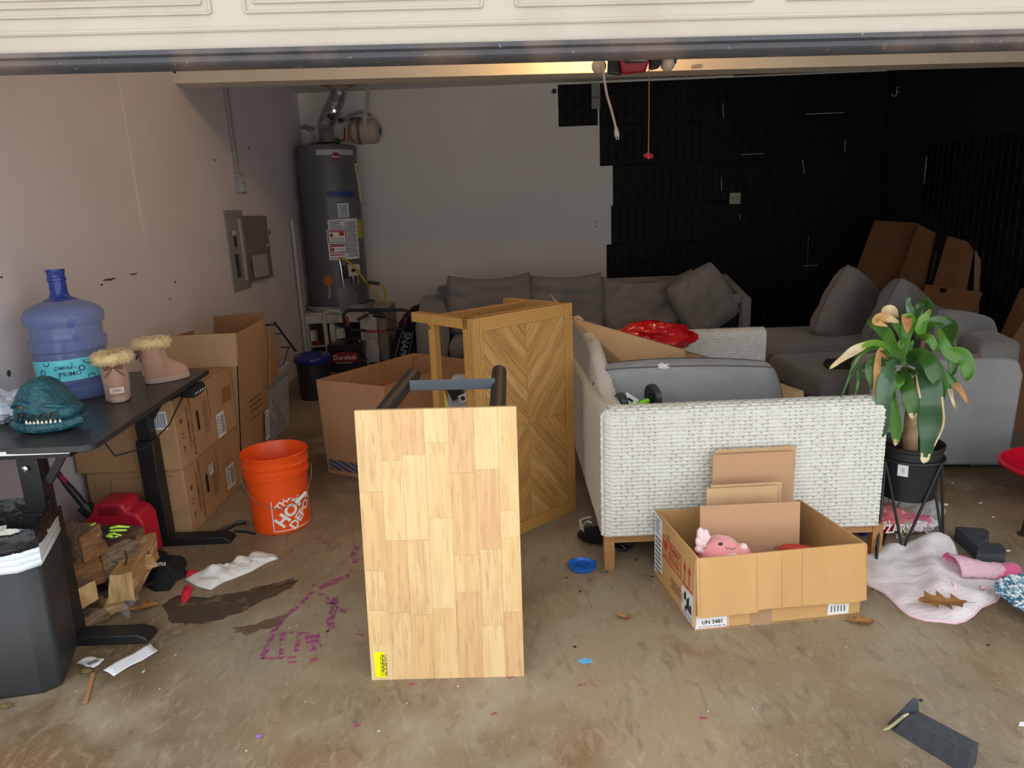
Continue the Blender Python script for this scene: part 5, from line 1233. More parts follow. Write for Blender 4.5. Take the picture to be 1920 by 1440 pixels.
b = MB(); b.tube([hp_(688, 622, 6.13), hp_(720, 622, 6.13), hp_(725, 618, 6.13)], .0095, 8); obj('red_grip', b, mat('grip_red', (.42, .01, .03), .5), bl)
for pts in (((651, 595), (653, 610)), ((761, 596), (760, 612))):
    b = MB(); b.tube([hp_(*pts[0], 6.15), hp_(*pts[1], 6.15)], .012, 8); obj('red_sleeve', b, mat('grip_red', (.42, .01, .03), .5), bl)
for pts in (((665, 619), (686, 620)), ((726, 618), (752, 617))):
    b = MB(); b.tube([hp_(*pts[0], 6.13), hp_(*pts[1], 6.13)], .013, 8); obj('foam_grip', b, M_rub, bl)
b = MB(); b.hexa([hp_(690, 589), hp_(718, 589), hp_(718, 589, 6.28), hp_(690, 589, 6.28), hp_(692, 579), hp_(716, 579), hp_(716, 579, 6.28), hp_(692, 579, 6.28)]); obj('control_housing', b, M_blkp, mw, bevel=.01)
b = MB(); b.tube([hp_(700, 590), hp_(722, 593)], .022, 8); b.bar(hp_(690, 590), hp_(670, 600), .012, .03); obj('control_lever', b, M_blkp, mw)
b = MB(); b.tube([hp_(720, 594), hp_(745, 604), hp_(780, 622, 6.1), hp_(818, 646, 6.0)], .004, 6); obj('control_cable', b, M_blk, mw)
b = MB(); b.tube([hp_(654, 620), hp_(665, 640, 6.3), hp_(690, 676, 6.45)], .004, 6); obj('control_cable', b, M_metal, mw)
b = MB(); b.ball(hp_(677, 642, 6.38), .016, nu=10, nv=8); obj('handle_knob', b, M_blkp, mw)
M_bag = mat('black_mesh_fabric', (.010, .010, .012), .8, bump=.5, bs=150)
# bag: tall pointed cloth hopper with a top grip
Pb = [hp_(x, y, 6.45) for x, y in ((729, 676), (733, 650), (742, 625), (748, 605), (758, 590), (766, 583), (782, 578), (790, 590), (782, 620), (790, 640), (800, 660), (802, 676))]
b = MB(); b.prism([V((p.x, 6.42, max(p.z, 0))) for p in Pb], (0, .42, 0)); obj('grass_bag', b, M_bag, mw, bevel=.03, segs=3)
b = MB(); b.tube([hp_(772, 592, 6.5), hp_(785, 582, 6.5), hp_(797, 571, 6.5), hp_(806, 570, 6.5)], [.05, .045, .050, .030], 12, flat=.8); obj('bag_grip', b, M_bag, mw)
p0, p1 = hp_(750, 684, 6.405), hp_(766, 614, 6.405)
d0 = (p1 - p0).normalized(); sd = V((d0.z, 0, -d0.x))
b = text('SNAPPER', .085, frame(p0.lerp(p1, .40) + V((0, -.004, 0)), -d0, sd), .018); bt = obj('bag_lettering', b, mat('grey_print', (.42, .42, .43), .6), mw, smooth=0)
for s_, k0 in ((-1, .0), (1, .0)):
    b = MB(); b.tube([p0 + sd * (.058 * s_) + V((0, -.006, 0)), p0.lerp(p1, .6) + sd * (.056 * s_) + V((0, -.006, 0)), p1 + sd * (.040 * s_) + V((0, -.006, 0))], .0035, 5); obj('bag_piping', b, mat('grey_print', (.42, .42, .43), .6), mw)
b = MB(); b.box(-.95, -.50, 6.5, 6.9, .09, .22); obj('mower_deck', b, M_blkp, mw, bevel=.04, segs=3)
for x, y in ((-.98, 6.55), (-.98, 6.85), (-.47, 6.55), (-.47, 6.85)):
    obj('wheel', axis_l([(0, -.02), (.085, -.02), (.095, 0), (.085, .02), (0, .02)], V((x, y, .095)), V((1, 0, 0)), 20), M_rub, mw)

# dark object behind: bent hose
b = MB(); b.tube([at(706, 595, 7.2), at(715, 600, 7.2), at(722, 612, 7.2), at(720, 622, 7.2)], [.03, .035, .04, .04], 12); obj('vacuum_hose', b, mat('dark_grey_hose', (.06, .06, .065), .5), label='thick grey hose end standing behind the coffee can', cat='hose')

# ================================================================ BIG OPEN CARTON
bxx = empty('big_open_carton', 'large open brown carton behind the butcher block table', 'box', (-.65, 4.0, 0))
A = V((-1.085, 3.84, 0)); Bq = V((-.76, 3.60, 0)); Bq = V((-.672, 3.611, 0)); Cq = V((-.226, 4.202, 0)); Dq = V((-.628, 4.50, 0))
H_ = .55
cornr = [A, Bq, Cq, Dq]; cen = sum(cornr, V()) / 4
M_cb = mat('cardboard_big', (.44, .235, .115), .85, c2=(.40, .21, .10), ns=4, bump=.12, bs=150)
names = ('front_wall', 'right_wall', 'back_wall', 'left_wall')
for i, nm in enumerate(names):
    p, q = cornr[i], cornr[(i + 1) % 4]; inn = (cen - (p + q) / 2).normalized() * .006
    pb = p + (p - cen) * -.03; qb = q + (q - cen) * -.03
    b = MB(); b.hexa([pb, qb, qb + inn, pb + inn, p + V((0, 0, H_)), q + V((0, 0, H_)), q + inn + V((0, 0, H_)), p + inn + V((0, 0, H_))])
    w_ = obj(nm, b, M_cb, bxx, smooth=0)
    if i in (2, 3):
        for t in (.12, .3, .42, .55, .72):
            b = MB(); e = p.lerp(q, t) + inn * 1.1; b.bar(e + V((0, 0, .02)), e + V((0, 0, H_ - .002)), .004, .002, q - p); obj('fold_line', b, M_card2, w_)
b = MB(); b.add([c * 1 + (c - cen) * -.03 + V((0, 0, .004)) for c in cornr], [(0, 1, 2, 3)]); obj('carton_floor', b, M_cardin, bxx, smooth=0, solid=.004)
M_stripe = mat('navy_stripes', (.05, .055, .10), .6, c2=(.22, .20, .20), wave=(22, 0, 'DIAGONAL'), lo=.4, hi=.5)
d_ = (Bq - A).normalized(); nn = V((d_.y, -d_.x, 0)) * .0012
b = MB(); e = -.028
q0 = A.lerp(Bq, .03) + V((0, 0, .025)) + (A - cen) * e + nn; q1 = Bq.lerp(A, .02) + V((0, 0, .025)) + (Bq - cen) * e + nn
b.add([q0, q1, q1 + V((0, 0, .062)) - (Bq - cen) * e * .12, q0 + V((0, 0, .062)) - (A - cen) * e * .12], [(0, 1, 2, 3)]); obj('striped_band', b, M_stripe, bxx, smooth=0)
for t, h0 in ((.35, .42), (.5, .40)):
    b = MB(); p = Dq.lerp(A, t); b.hexa([p + V((.05, -.02, .1)), p + V((.25, -.17, .1)), p + V((.25, -.16, .1)), p + V((.05, -.01, .1)), p + V((.05, -.02, h0)), p + V((.25, -.17, h0)), p + V((.25, -.16, h0)), p + V((.05, -.01, h0))]); obj('inner_flap', b, M_card2, bxx, smooth=0)

# pale jug standing right of the carton
jg = empty('detergent_jug', 'pale grey jug with a black and white label behind the coffee table', 'jug', (-.22, 3.45, 0))
jx = [at(842, 760, 3.45).x, at(888, 760, 3.45).x]
b = MB(); rbox(b, [(jx[0], jx[1], 3.40, 3.52, 0, .03), (jx[0] - .005, jx[1] + .005, 3.40, 3.52, .50, .03), (jx[0] + .01, jx[1] - .01, 3.42, 3.50, .60, .03), (jx[0] + .03, jx[1] - .03, 3.44, 3.48, .63, .015)], flat_top=True); obj('jug_body', b, mat('jug_grey', (.42, .44, .46), .4), jg)
b = MB(); M_ = frame((jx[0] + .045, 3.397, .555), (1, 0, .45), (-.45, 0, 1)); b.box(-.035, .035, -.03, .03, 0, .002); obj('jug_label', b.xf(M_), M_ink, jg)
b = MB(); M_ = frame((jx[0] + .085, 3.396, .53), (1, 0, .4), (-.4, 0, 1)); b.box(-.03, .03, -.02, .02, 0, .002); lb2 = obj('jug_label', b.xf(M_), M_white, jg)
b = MB(); b.box(-.02, .0, -.010, .010, .002, .003); b.box(.008, .022, -.014, .006, .002, .003); obj('label_print', b.xf(M_), M_ink, lb2)
b = MB(); b.hexa([at(826, 764, 3.30), at(842, 764, 3.30), at(842, 764, 3.33), at(826, 764, 3.33), at(828, 725, 3.30), at(836, 740, 3.30), at(836, 740, 3.33), at(828, 725, 3.33)]); obj('yellow_sheet', b, mat('yellow_paper', (.60, .55, .06), .6), label='yellow and white leaflet edge behind the butcher block top', cat='leaflet')
b = MB(); b.hexa([at(868, 708, 3.55), at(890, 703, 3.55), at(890, 703, 3.56), at(868, 708, 3.56), at(868, 704, 3.55), at(888, 698, 3.55), at(888, 698, 3.56), at(868, 704, 3.56)]); obj('white_carton_corner', b, M_paper, label='white printed corner of a packet above the pale jug', cat='packet')

# ================================================================ BUTCHER BLOCK TABLE ON ITS SIDE
bt_ = empty('bench_table', 'small butcher block table with black metal legs standing on its side', 'table', (-.24, 1.96, 0))
BL, BR, TL, TR = fl(697, 1275), fl(983, 1268), at(664, 770, 2.025), at(968, 762, 2.025)
W_ = .5; xd = (BR - BL).normalized(); up_ = ((TL + TR) / 2 - (BL + BR) / 2); nrm = xd.cross(up_).normalized()
def bd_(u, v, d=0):   # point on the board, d behind (+) its face
    return (BL.lerp(BR, u)).lerp(TL.lerp(TR, u), v) - nrm * d
T_ = .019
b = MB(); b.hexa([bd_(0, 0, 0), bd_(1, 0, 0), bd_(1, 0, T_), bd_(0, 0, T_), bd_(0, 1, 0), bd_(1, 1, 0), bd_(1, 1, T_), bd_(0, 1, T_)])
# grow slightly inside the stave faces
M_edge = mat('block_edge', (.62, .40, .20), .5)
tt = obj('table_top', b, M_edge, bt_, smooth=0, bevel=.0015)
tones = []
for i, (c1_, c2_) in enumerate((((.70, .49, .24), (.64, .415, .185)), ((.665, .43, .205), (.59, .36, .16)), ((.72, .52, .265), (.66, .455, .22)), ((.65, .415, .205), (.58, .34, .16)), ((.69, .475, .24), (.585, .375, .18)))):
    tones.append(mat('block_wood_%d' % i, c1_, .42, c2=c2_, ns=3.2 + i * .4, nd=5, lo=.42, hi=.62, st=(14, 1.1, 1), c3=tuple(x * .9 for x in c2_), ns3=9, lo3=.56, hi3=.66, bump=.02, bs=50, uvc=True))
# eight columns of staves; each list: lower ends (v) from the bottom
colx = [0, .145, .28, .425, .575, .735, .88, 1.0]
cols = [[0, .14, .27, .42, .71, 1], [0, .26, .53, .82, 1], [0, .25, .53, .84, 1], [0, .27, .61, .88, 1], [0, .33, .47, .77, 1], [0, .20, .49, .78, 1], [0, .25, .53, .63, 1]]
tone_i = [[2, 0, 4, 1, 4], [4, 1, 0, 1], [1, 4, 2, 3], [0, 2, 0, 2], [3, 0, 1, 3], [2, 4, 3, 2], [3, 0, 2, 0]]
for ci, vs_ in enumerate(cols):
    for k in range(len(vs_) - 1):
        u0, u1, v0, v1 = colx[ci] + .0005, colx[ci + 1] - .0005, vs_[k] + .0003, vs_[k + 1] - .0003
        b = MB(); b.hexa([bd_(u0, v0, -.0008), bd_(u1, v0, -.0008), bd_(u1, v0, .002), bd_(u0, v0, .002), bd_(u0, v1, -.0008), bd_(u1, v1, -.0008), bd_(u1, v1, .002), bd_(u0, v1, .002)])
        sh = rnd.random() * 9; obj('stave', b, tones[tone_i[ci][k]], tt, smooth=0, uv=lambda p: ((p - BL).dot(xd) + sh, p.z + sh * 3))
Ml = frame(bd_(.062, .058, -.0016), BR - BL, TL - BL)
b = MB(); b.box(-.017, .017, -.04, .045, 0, .0005); yl = obj('warning_label', b.xf(Ml), mat('bright_yellow', (.80, .80, .0), .5), bt_)
b = MB(); b.join(text('WARNING', .009, Matrix.Translation((.010, 0, .0009)) @ Matrix.Rotation(R_(90), 4, 'Z'), .01)); b.add([(.006, .030, .0009), (.014, .030, .0009), (.010, .038, .0009)], [(0, 1, 2)]); b.xf(Ml)
lines_of_print(b, Ml @ V((.004, -.035, .0008)), TL - BL, BL - BR, .07, 4, .0055, .0018, 3); obj('label_print', b, M_ink, yl, smooth=0)
M_leg = mat('dark_bronze_metal', (.022, .021, .022), .55, bump=.02)
legs = ((bd_(.12, .955, .02), at(775, 703, 2.48), .026), (bd_(.88, .965, .02), at(936, 697, 2.48), .026))
for p, q, r in legs:
    dd = (q - p).normalized(); b = MB(); b.tube([p + nrm * -.0, q], r, 24); obj('leg', b, M_leg, bt_, smooth=40)
for u in (.14, .86):
    p = bd_(u, .05, .02); q = p - nrm * .44 + V((0, 0, -.0)); q.z = max(q.z, .03); b = MB(); b.tube([p, q], .024, 24); obj('leg', b, M_leg, bt_, smooth=40)
b = MB(); b.bar(at(768, 723, 2.29), at(928, 719, 2.29), .006, .036, (0, 0, 1)); obj('leg_stretcher', b, mat('blue_grey_metal', (.10, .115, .14), .4), bt_, bevel=.002)
b = MB(); b.bar(bd_(.14, .05, .30), bd_(.86, .05, .30), .006, .036); obj('leg_stretcher', b, M_leg, bt_)

# ================================================================ CHEVRON COFFEE TABLE ON END
ct = empty('coffee_table', 'oak coffee table with chevron veneer top standing on its end', 'table', (.07, 3.0, 0))
c0_ = V((-.150, 2.80, 0)); c1_ = V((.285, 3.192, 0)); dx_ = (c1_ - c0_).normalized(); CW_ = (c1_ - c0_).length; CHt = 1.005
nr = V((dx_.y, -dx_.x, 0))           # towards the camera
M_oak = mat('golden_oak', (.50, .27, .075), .45, c2=(.40, .20, .05), wave=(8, 4, 'X', 1), lo=.3, hi=.9, st=(3, 3, .5), c3=(.34, .16, .04), ns3=70, lo3=.55, hi3=.7)
M_oakl = mat('oak_light_edge', (.62, .38, .15), .5)
def cpt(u, z, d=0): return c0_ + dx_ * u + V((0, 0, z)) - nr * d
def cbox(b, u0, u1, z0, z1, d0, d1): return b.hexa([cpt(u0, z0, d0), cpt(u1, z0, d0), cpt(u1, z0, d1), cpt(u0, z0, d1), cpt(u0, z1, d0), cpt(u1, z1, d0), cpt(u1, z1, d1), cpt(u0, z1, d1)])
b = MB(); cbox(b, 0, CW_, 0, CHt, .004, .028); ctop = obj('top_panel', b, M_oak, ct, smooth=0, bevel=.0015)
F_ = .055
for (u0, u1, z0, z1) in ((0, F_, 0, CHt), (CW_ - F_, CW_, 0, CHt)):
    b = MB(); cbox(b, u0, u1, z0, z1, 0, .006); obj('frame_strip', b, M_oak, ctop, smooth=0)
for z0, z1 in ((0, F_), (CHt - F_, CHt)):
    b = MB(); cbox(b, F_, CW_ - F_, z0, z1, 0, .006); obj('frame_strip', b, mat('golden_oak_cross', (.50, .27, .075), .45, c2=(.42, .21, .052), wave=(9, 4, 'Z', 1), lo=.3, hi=.9, st=(.6, .6, 3)), ctop, smooth=0)
def clip(poly, ax_, val, keep_less):
    out = []
    for p, q in zip(poly, poly[1:] + poly[:1]):
        ip = (p[ax_] <= val) == keep_less; iq = (q[ax_] <= val) == keep_less
        if ip: out.append(p)
        if ip != iq:
            t = (val - p[ax_]) / (q[ax_] - p[ax_]); out.append((p[0] + (q[0] - p[0]) * t, p[1] + (q[1] - p[1]) * t))
    return out
oaks = [mat('chevron_oak_%d' % i, c_, .42, c2=tuple(x * .72 for x in c_), ns=7, lo=.42, hi=.62, st=(.9, 14, 1), c3=tuple(min(1, x * 1.45) for x in c_), ns3=9, lo3=.62, hi3=.7, uvc=True) for i, c_ in enumerate(((.50, .27, .08), (.44, .23, .065), (.54, .31, .105), (.47, .25, .07)))]
U0, U1, Z0, Z1 = F_ + .002, CW_ - F_ - .002, F_ + .002, CHt - F_ - .002
UM = (U0 + U1) / 2; ZM = (Z0 + Z1) / 2; k_ = 0
for (ua, ub, sgn) in ((U0, UM - .0008, -1), (UM + .0008, U1, 1)):
    for (za, zb, zs) in ((Z0, ZM - .0008, -1), (ZM + .0008, Z1, 1)):
        wv = .062; z = za - .6
        while z < zb + .6:
            # slanted strip: z rises with distance from the centre line
            g = 1.15 * (1 if zs > 0 else -1)
            def zz(u): return abs(u - UM) * g
            P = [(ua, z + zz(ua)), (ub, z + zz(ub)), (ub, z + zz(ub) + wv - .0012), (ua, z + zz(ua) + wv - .0012)]
            P = clip(clip(P, 1, za, False), 1, zb, True) if True else P
            if len(P) >= 3 and abs(sum(p[0] * q[1] - q[0] * p[1] for p, q in zip(P, P[1:] + P[:1]))) > 1e-5:
                b = MB(); b.prism([cpt(u, zq, .0008 + .0004 * (k_ % 3)) for u, zq in P], nr * -.005); gd = V((1, sgn * g, 0)).normalized(); sh = rnd.random() * 9; obj('veneer_strip', b, oaks[(k_ * 7 + int(z * 37)) % 4], ctop, smooth=0, uv=lambda p: ((p - c0_).dot(dx_) * gd.x + p.z * gd.y + sh, -(p - c0_).dot(dx_) * gd.y + p.z * gd.x + sh)); k_ += 1
            z += wv
# edge bands, apron, legs behind the top
b = MB(); cbox(b, .0, .018, 0, CHt, .028, .062); obj('edge_band', b, M_oak, ct, smooth=0, bevel=.001)
b = MB(); cbox(b, CW_ - .018, CW_, 0, CHt, .028, .062); obj('edge_band', b, M_oak, ct, smooth=0)
for z in (0, CHt - .018):
    b = MB(); cbox(b, 0, CW_, z, z + .018, .028, .062); obj('edge_band', b, M_oak, ct, smooth=0)
LL = .42
for u in (.0, CW_ - .042):
    for z in (CHt - .045, .004):
        b = MB(); cbox(b, u, u + .042, z, z + .042, .028, LL); obj('leg', b, M_oak, ct, smooth=0, bevel=.002)
for u in (.004, CW_ - .04):
    b = MB(); cbox(b, u, u + .036, .046, CHt - .045, .27, .306); obj('long_stretcher', b, M_oak, ct, smooth=0, bevel=.002)
for z in (CHt - .043, .006):
    b = MB(); cbox(b, .042, CW_ - .042, z, z + .034, .27, .306); obj('short_stretcher', b, M_oak, ct, smooth=0, bevel=.002)
b = MB(); b.lathe([(0, 0), (.008, 0), (.008, .006), (0, .006)], 8).xf(frame(cpt(.0, CHt - .06, .29), nr, (0, 0, 1))); obj('screw', b, M_metal, ct)
# ================================================================ WICKER SOFA
rnd = random.Random(31)
M_wick = mat('white_wicker', (.66, .655, .60), .5, c2=(.60, .585, .53), ns=30, bump=.05, bs=200)
M_wshade_seat = mat('wicker_shade_seat', (.26, .24, .20), .8)  # darker tone paints the shade between strands; also colours the seat base
M_frame_w = mat('teak_frame', (.40, .20, .075), .55, c2=(.32, .15, .05), ns=8, st=(.5, .5, 4))
ROW, STK = .0152, .043
def weave(path, ldir, length, name, parent, closed_ends=True, l0=0.0, post=None):
    """path: cross-section points (start low outside, over the top, down the inside); woven skin swept along ldir"""
    P = [V(p) for p in path]; cum = [0]
    for a, c in zip(P, P[1:]): cum.append(cum[-1] + (c - a).length)
    T = cum[-1]; ldir = V(ldir).normalized(); cen = sum(P, V()) / len(P)
    nv = max(4, int(T / (ROW / 5))); nu = max(4, int(length / .0048))
    samples = []
    for j in range(nv + 1):
        s = T * j / nv; k = 0
        while k < len(cum) - 2 and cum[k + 1] < s: k += 1
        t = (s - cum[k]) / max(1e-9, cum[k + 1] - cum[k]); p = P[k].lerp(P[k + 1], t)
        tan = (P[k + 1] - P[k]).normalized(); n = ldir.cross(tan).normalized(); samples.append((p, n, s))
    # make normals point away from the middle of the section
    if (samples[0][0] + samples[0][1] * .01 - cen).length < (samples[0][0] - cen).length: samples = [(p, -n, s) for p, n, s in samples]
    b = MB(); vs = []; hs = []
    for i in range(nu + 1):
        x = length * i / nu
        for (p, n, s) in samples:
            wob = .0016 * noise.noise(V((x * 22, s * 3, 4))); r = (s + wob) / ROW; ri = math.floor(r); f = r - ri
            prof = math.sqrt(max(0, math.sin(PI * f)))
            q = ((x + (ri % 2) * STK * .5 + .003 * math.sin(ri * 5.1)) % STK) / STK; dip = math.exp(-((q - .5) / .13) ** 2)
            h_ = .0050 * prof * (1 - .72 * dip) + .0010 * dip + .0014 * noise.noise(V((x * 7, s * 7, 0)))
            vs.append(p + ldir * (l0 + x) + n * h_); hs.append(prof * (1 - .72 * dip))
    m = nv + 1
    for i in range(nu):
        for j in range(nv):
            q = [i * m + j, (i + 1) * m + j, (i + 1) * m + j + 1, i * m + j + 1]
            b.f.append(q); b.m.append(1 if sum(hs[k] for k in q) / 4 < .30 else 0)  # low faces get the darker tone as painted shade in the gaps
    b.v = vs
    if closed_ends:
        for i0 in (0, nu):
            b.f.append([i0 * m + j for j in range(m)]); b.m.append(0)
    if post: b.map(post)
    return obj(name, b, [M_wick, M_wshade_seat], parent, smooth=50)
ws_ = empty('wicker_sofa', 'white woven wicker sofa on a brown wooden frame, turned to face right', 'sofa', (.9, 3.4, 0))
def section(x0, x1, z0, z1, zi, r=.045, n=6):
    """closed-top wall section in a plane: outside x0, inside x1"""
    pts = [(x0, z0), (x0, z1 - r)]
    for k in range(1, n): a = PI - (PI / 2) * k / n; pts.append((x0 + r + r * math.cos(a), z1 - r + r * math.sin(a)))
    pts += [(x0 + r, z1), (x1 - r, z1)]
    for k in range(1, n): a = PI / 2 - (PI / 2) * k / n; pts.append((x1 - r + r * math.cos(a), z1 - r + r * math.sin(a)))
    pts += [(x1, z1 - r), (x1, zi)]
    return pts
NX0, NX1, NY0 = .335, 1.425, 2.585
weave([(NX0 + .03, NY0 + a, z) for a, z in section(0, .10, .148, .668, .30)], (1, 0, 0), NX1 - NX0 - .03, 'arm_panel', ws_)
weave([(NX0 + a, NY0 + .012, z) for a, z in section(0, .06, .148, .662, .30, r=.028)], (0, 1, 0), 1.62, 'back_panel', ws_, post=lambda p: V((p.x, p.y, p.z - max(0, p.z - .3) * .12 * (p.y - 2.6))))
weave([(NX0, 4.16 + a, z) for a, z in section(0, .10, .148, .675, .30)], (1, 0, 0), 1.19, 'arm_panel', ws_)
# woven corner where back and near arm meet
b = MB()
def corner(u, v):
    a = PI + (PI / 2) * u; s = .148 + .52 * v; r = s / ROW; ri = math.floor(r); q = ((u * .055 + (ri % 2) * STK * .5) % STK) / STK
    h_ = .0045 * math.sqrt(abs(math.sin(PI * (r - ri)))) * (1 - .7 * math.exp(-((q - .5) / .13) ** 2)); R2 = .034 + h_
    if s > .64: R2 *= math.sqrt(max(0, 1 - ((s - .64) / .03) ** 2))
    return V((NX0 + .034 + R2 * math.cos(a), NY0 + .034 + R2 * math.sin(a), min(s, .667)))
b.grid(corner, 16, 180); obj('woven_corner', b, M_wick, ws_, smooth=50)
# inner back rest: its top climbs from the arm level to a higher back
def climb(p):
    t = min(1, max(0, (p.y - 2.74) / .62)); k = .36 + .64 * (3 * t * t - 2 * t ** 3)
    return V((p.x, p.y, .58 + (p.z - .58) * k)) if p.z > .58 else p
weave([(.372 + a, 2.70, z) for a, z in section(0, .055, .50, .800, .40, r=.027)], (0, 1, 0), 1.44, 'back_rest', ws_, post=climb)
# wooden frame and legs
fx0, fx1, fy0, fy1 = NX0 + .006, 1.455, NY0 + .008, 4.26
for (a, c) in (((fx0 + .02, fy0 + .022, .13), (fx1 - .02, fy0 + .022, .13)), ((fx0 + .02, fy1 - .022, .13), (fx1 - .02, fy1 - .022, .13)), ((fx0 + .021, fy0 + .03, .13), (fx0 + .021, fy1 - .03, .13)), ((fx1 - .021, fy0 + .03, .13), (fx1 - .021, fy1 - .03, .13))):
    b = MB(); b.bar(a, c, .036, .032); obj('frame_rail', b, M_frame_w, ws_, bevel=.002)
for x in (fx0, fx1 - .042):
    for y in (fy0, fy1 - .042):
        b = MB(); b.box(x, x + .042, y, y + .042, 0, .15); obj('leg', b, M_frame_w, ws_, bevel=.002)
b = MB(); b.box(.42, 1.42, 2.68, 4.17, .20, .30); obj('seat_base', b, M_wshade_seat, ws_)

# ================================================================ CUSHIONS
M_sofa = mat('grey_sofa_fabric', (.185, .178, .172), .95, c2=(.145, .14, .136), ns=3, bump=.18, bs=260, sheen=.25)
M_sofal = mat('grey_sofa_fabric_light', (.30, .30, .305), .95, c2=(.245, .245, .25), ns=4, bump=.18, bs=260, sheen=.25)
M_pipe = mat('grey_piping', (.10, .098, .096), .95)
def pillow(name, label, cat, c, xd, yd, w_, h_, t_, seed=0, m=None, parent=None, sag=.0, wr=.012, p=5, n=30, pipe=True, group=None, corner=.10, ears=0.0, seam=0):
    M_ = frame(c, xd, yd); b = MB()
    def f(u, v, s):
        x, y = 2 * u - 1, 2 * v - 1
        e = max(0, (1 - abs(x) ** p)) * max(0, (1 - abs(y) ** p)); z = s * t_ / 2 * e ** .42
        k = 1 - corner * (x * x) * (y * y) * (1 if ears == 0 else -ears)
        q = V((x * w_ / 2 * (1 - .05 * (1 - e) * y * y) * k, y * h_ / 2 * k - sag * (1 - x * x) * (y > 0) * y, z))
        nn = noise.noise(V((q.x * 5 + seed, q.y * 9, s))) * wr + wr * .7 * math.sin(q.y * 40 + 6 * noise.noise(V((q.x * 4, seed, s)))) * noise.noise(V((q.x * 6, q.y * 6, seed + 4)))
        q.z += nn * e ** .5 * s
        return M_ @ q
    b.grid(lambda u, v: f(u, v, 1), n, n); b2 = MB().grid(lambda u, v: f(v, u, -1), n, n); b.join(b2)
    if parent is None: o = empty(name, label, cat, c, group); obj('cushion_body', b, m or M_sofa, o, smooth=80)
    else: o = obj(name, b, m or M_sofa, parent, smooth=80, label=label)
    if pipe:
        b = MB(); P = []
        for k in range(4 * 14):
            s_ = k / 14; i = int(s_); t = s_ - i
            uv = ((t, 0), (1, t), (1 - t, 1), (0, 1 - t))[i]; P.append(f(uv[0], uv[1], 1))
        b.tube(P, .0045, 5, closed=True); obj('piping', b, M_pipe, o)
    if seam:
        b = MB(); b.tube([f(.02 + .96 * k / 40, seam, 1) for k in range(41)] + [f(.98, seam - (seam - .05) * k / 20, 1) for k in range(21)], .0035, 5); obj('seam', b, M_pipe, o)
    return o

# cushion thrown in the wicker sofa
pillow('loose_cushion', 'big grey cushion lying inside the white wicker sofa', 'cushion', V((.775, 3.06, .53)), (1, .02, -.03), (0, .30, .95), .86, .44, .23, 3, M_sofal, wr=.022, p=7, seam=.90, n=44)
b = crumple(at(1242, 688, 3.02) + V((0, 0, -.008)), .026, .03, .012, 2.2, amp=.6, fr=8, flatb=False, nu=24, nv=16); obj('tissue', b, mat('tissue_white', (.85, .85, .85), .7), label='small white tissue on the grey cushion in the wicker sofa', cat='tissue', smooth=20)
# flattened cartons
def card_sheet(name, label, pts, m=M_card, th=.008, stripe=None, group=None):
    P = [at(*p) for p in pts]; n = (P[1] - P[0]).cross(P[-1] - P[0]).normalized()
    o = empty(name, label, 'cardboard', sum(P, V()) / len(P), group)
    b = MB(); b.prism(P, n * th); obj('sheet', b, m, o, smooth=0)
    b = MB(); mid = P[0].lerp(P[1], .02); b.bar(P[0] + n * th * .5 + V((0, 0, .001)), P[1] + n * th * .5 + V((0, 0, .001)), th * 1.1, .003); obj('fluted_edge', b, mat('fluted_edge', (.36, .23, .14), .9, bump=1, bs=150), o)
    if stripe:
        Q = [at(*p) for p in stripe]; sgn = -1 if n.y > 0 else 1; b = MB(); b.prism([q for q in Q], V((0, -.001, 0))); obj('navy_stripe', b, mat('navy_print', (.03, .03, .12), .7), o, smooth=0)
    return o
card_sheet('flattened_carton', 'flattened brown carton with a navy stripe leaning in the wicker sofa', [(1074, 596, 3.62), (1283, 656, 3.36), (1286, 674, 3.36), (1180, 690, 3.36), (1120, 678, 3.50)], M_card2, stripe=[(1118, 650, 3.525), (1140, 656, 3.49), (1200, 672, 3.41), (1140, 671, 3.46)])
card_sheet('flattened_carton', 'second flattened carton sticking out right of the grey cushion in the wicker sofa', [(1150, 622, 3.66), (1340, 674, 3.40), (1506, 733, 3.30), (1509, 752, 3.28), (1330, 762, 3.30), (1180, 672, 3.60)], M_card2)
card_sheet('carton_strip', 'thin torn carton edge pointing up behind the coffee table', [(1031, 552, 3.75), (1100, 622, 3.72), (1106, 634, 3.72), (1040, 566, 3.75)], M_card)
b = crumple(at(1222, 655, 3.95), .21, .14, .075, 6.6, amp=.3, fr=4, flatb=False, nu=60, nv=36).map(lambda p: p)
rb = obj('red_plastic_bag', b, mat('red_film', (.62, .008, .012), .18, bump=.5, bs=18, coat=.4), label='crumpled red plastic bag behind the flattened cartons', cat='plastic bag', smooth=30)
# exercise roller: two dark wheels on a lime green axle
RZ = V((0, -.01, .016))
rl_ = empty('exercise_roller', 'two dark wheels on a lime green axle beside the grey cushion', 'exercise roller', at(1200, 765, 2.84))
for (px, py, Y, r) in ((1164, 760, 2.80, .040), (1223, 750, 2.86, .055)):
    c = at(px, py, Y) + RZ; d_ = V((1, .35, .05)).normalized()
    w1 = obj('wheel', axis_l([(r * .6, -.006), (r * .92, -.012), (r, -.008), (r, .010), (r * .92, .014), (r * .8, .002), (.012, .0), (0, .0)] if px > 1200 else [(0, -.014), (r * .9, -.014), (r, -.008), (r, .008), (r * .9, .014), (0, .014)], c, d_, 30), mat('wheel_dark', (.035, .045, .045), .35, bump=.1), rl_)
    obj('wheel_hub', axis_l([(0, -.022), (r * .3, -.022), (r * .3, .02), (0, .02)], c, d_, 16), M_blkp, w1)
b = MB(); b.tube([at(1172, 768, 2.81), at(1194, 768, 2.82), at(1200, 762, 2.83), at(1214, 757, 2.85)], [.013, .013, .010, .011], 10); b.map(lambda p: p + RZ); obj('lime_axle', b, mat('lime_plastic', (.28, .80, .02), .35), rl_)
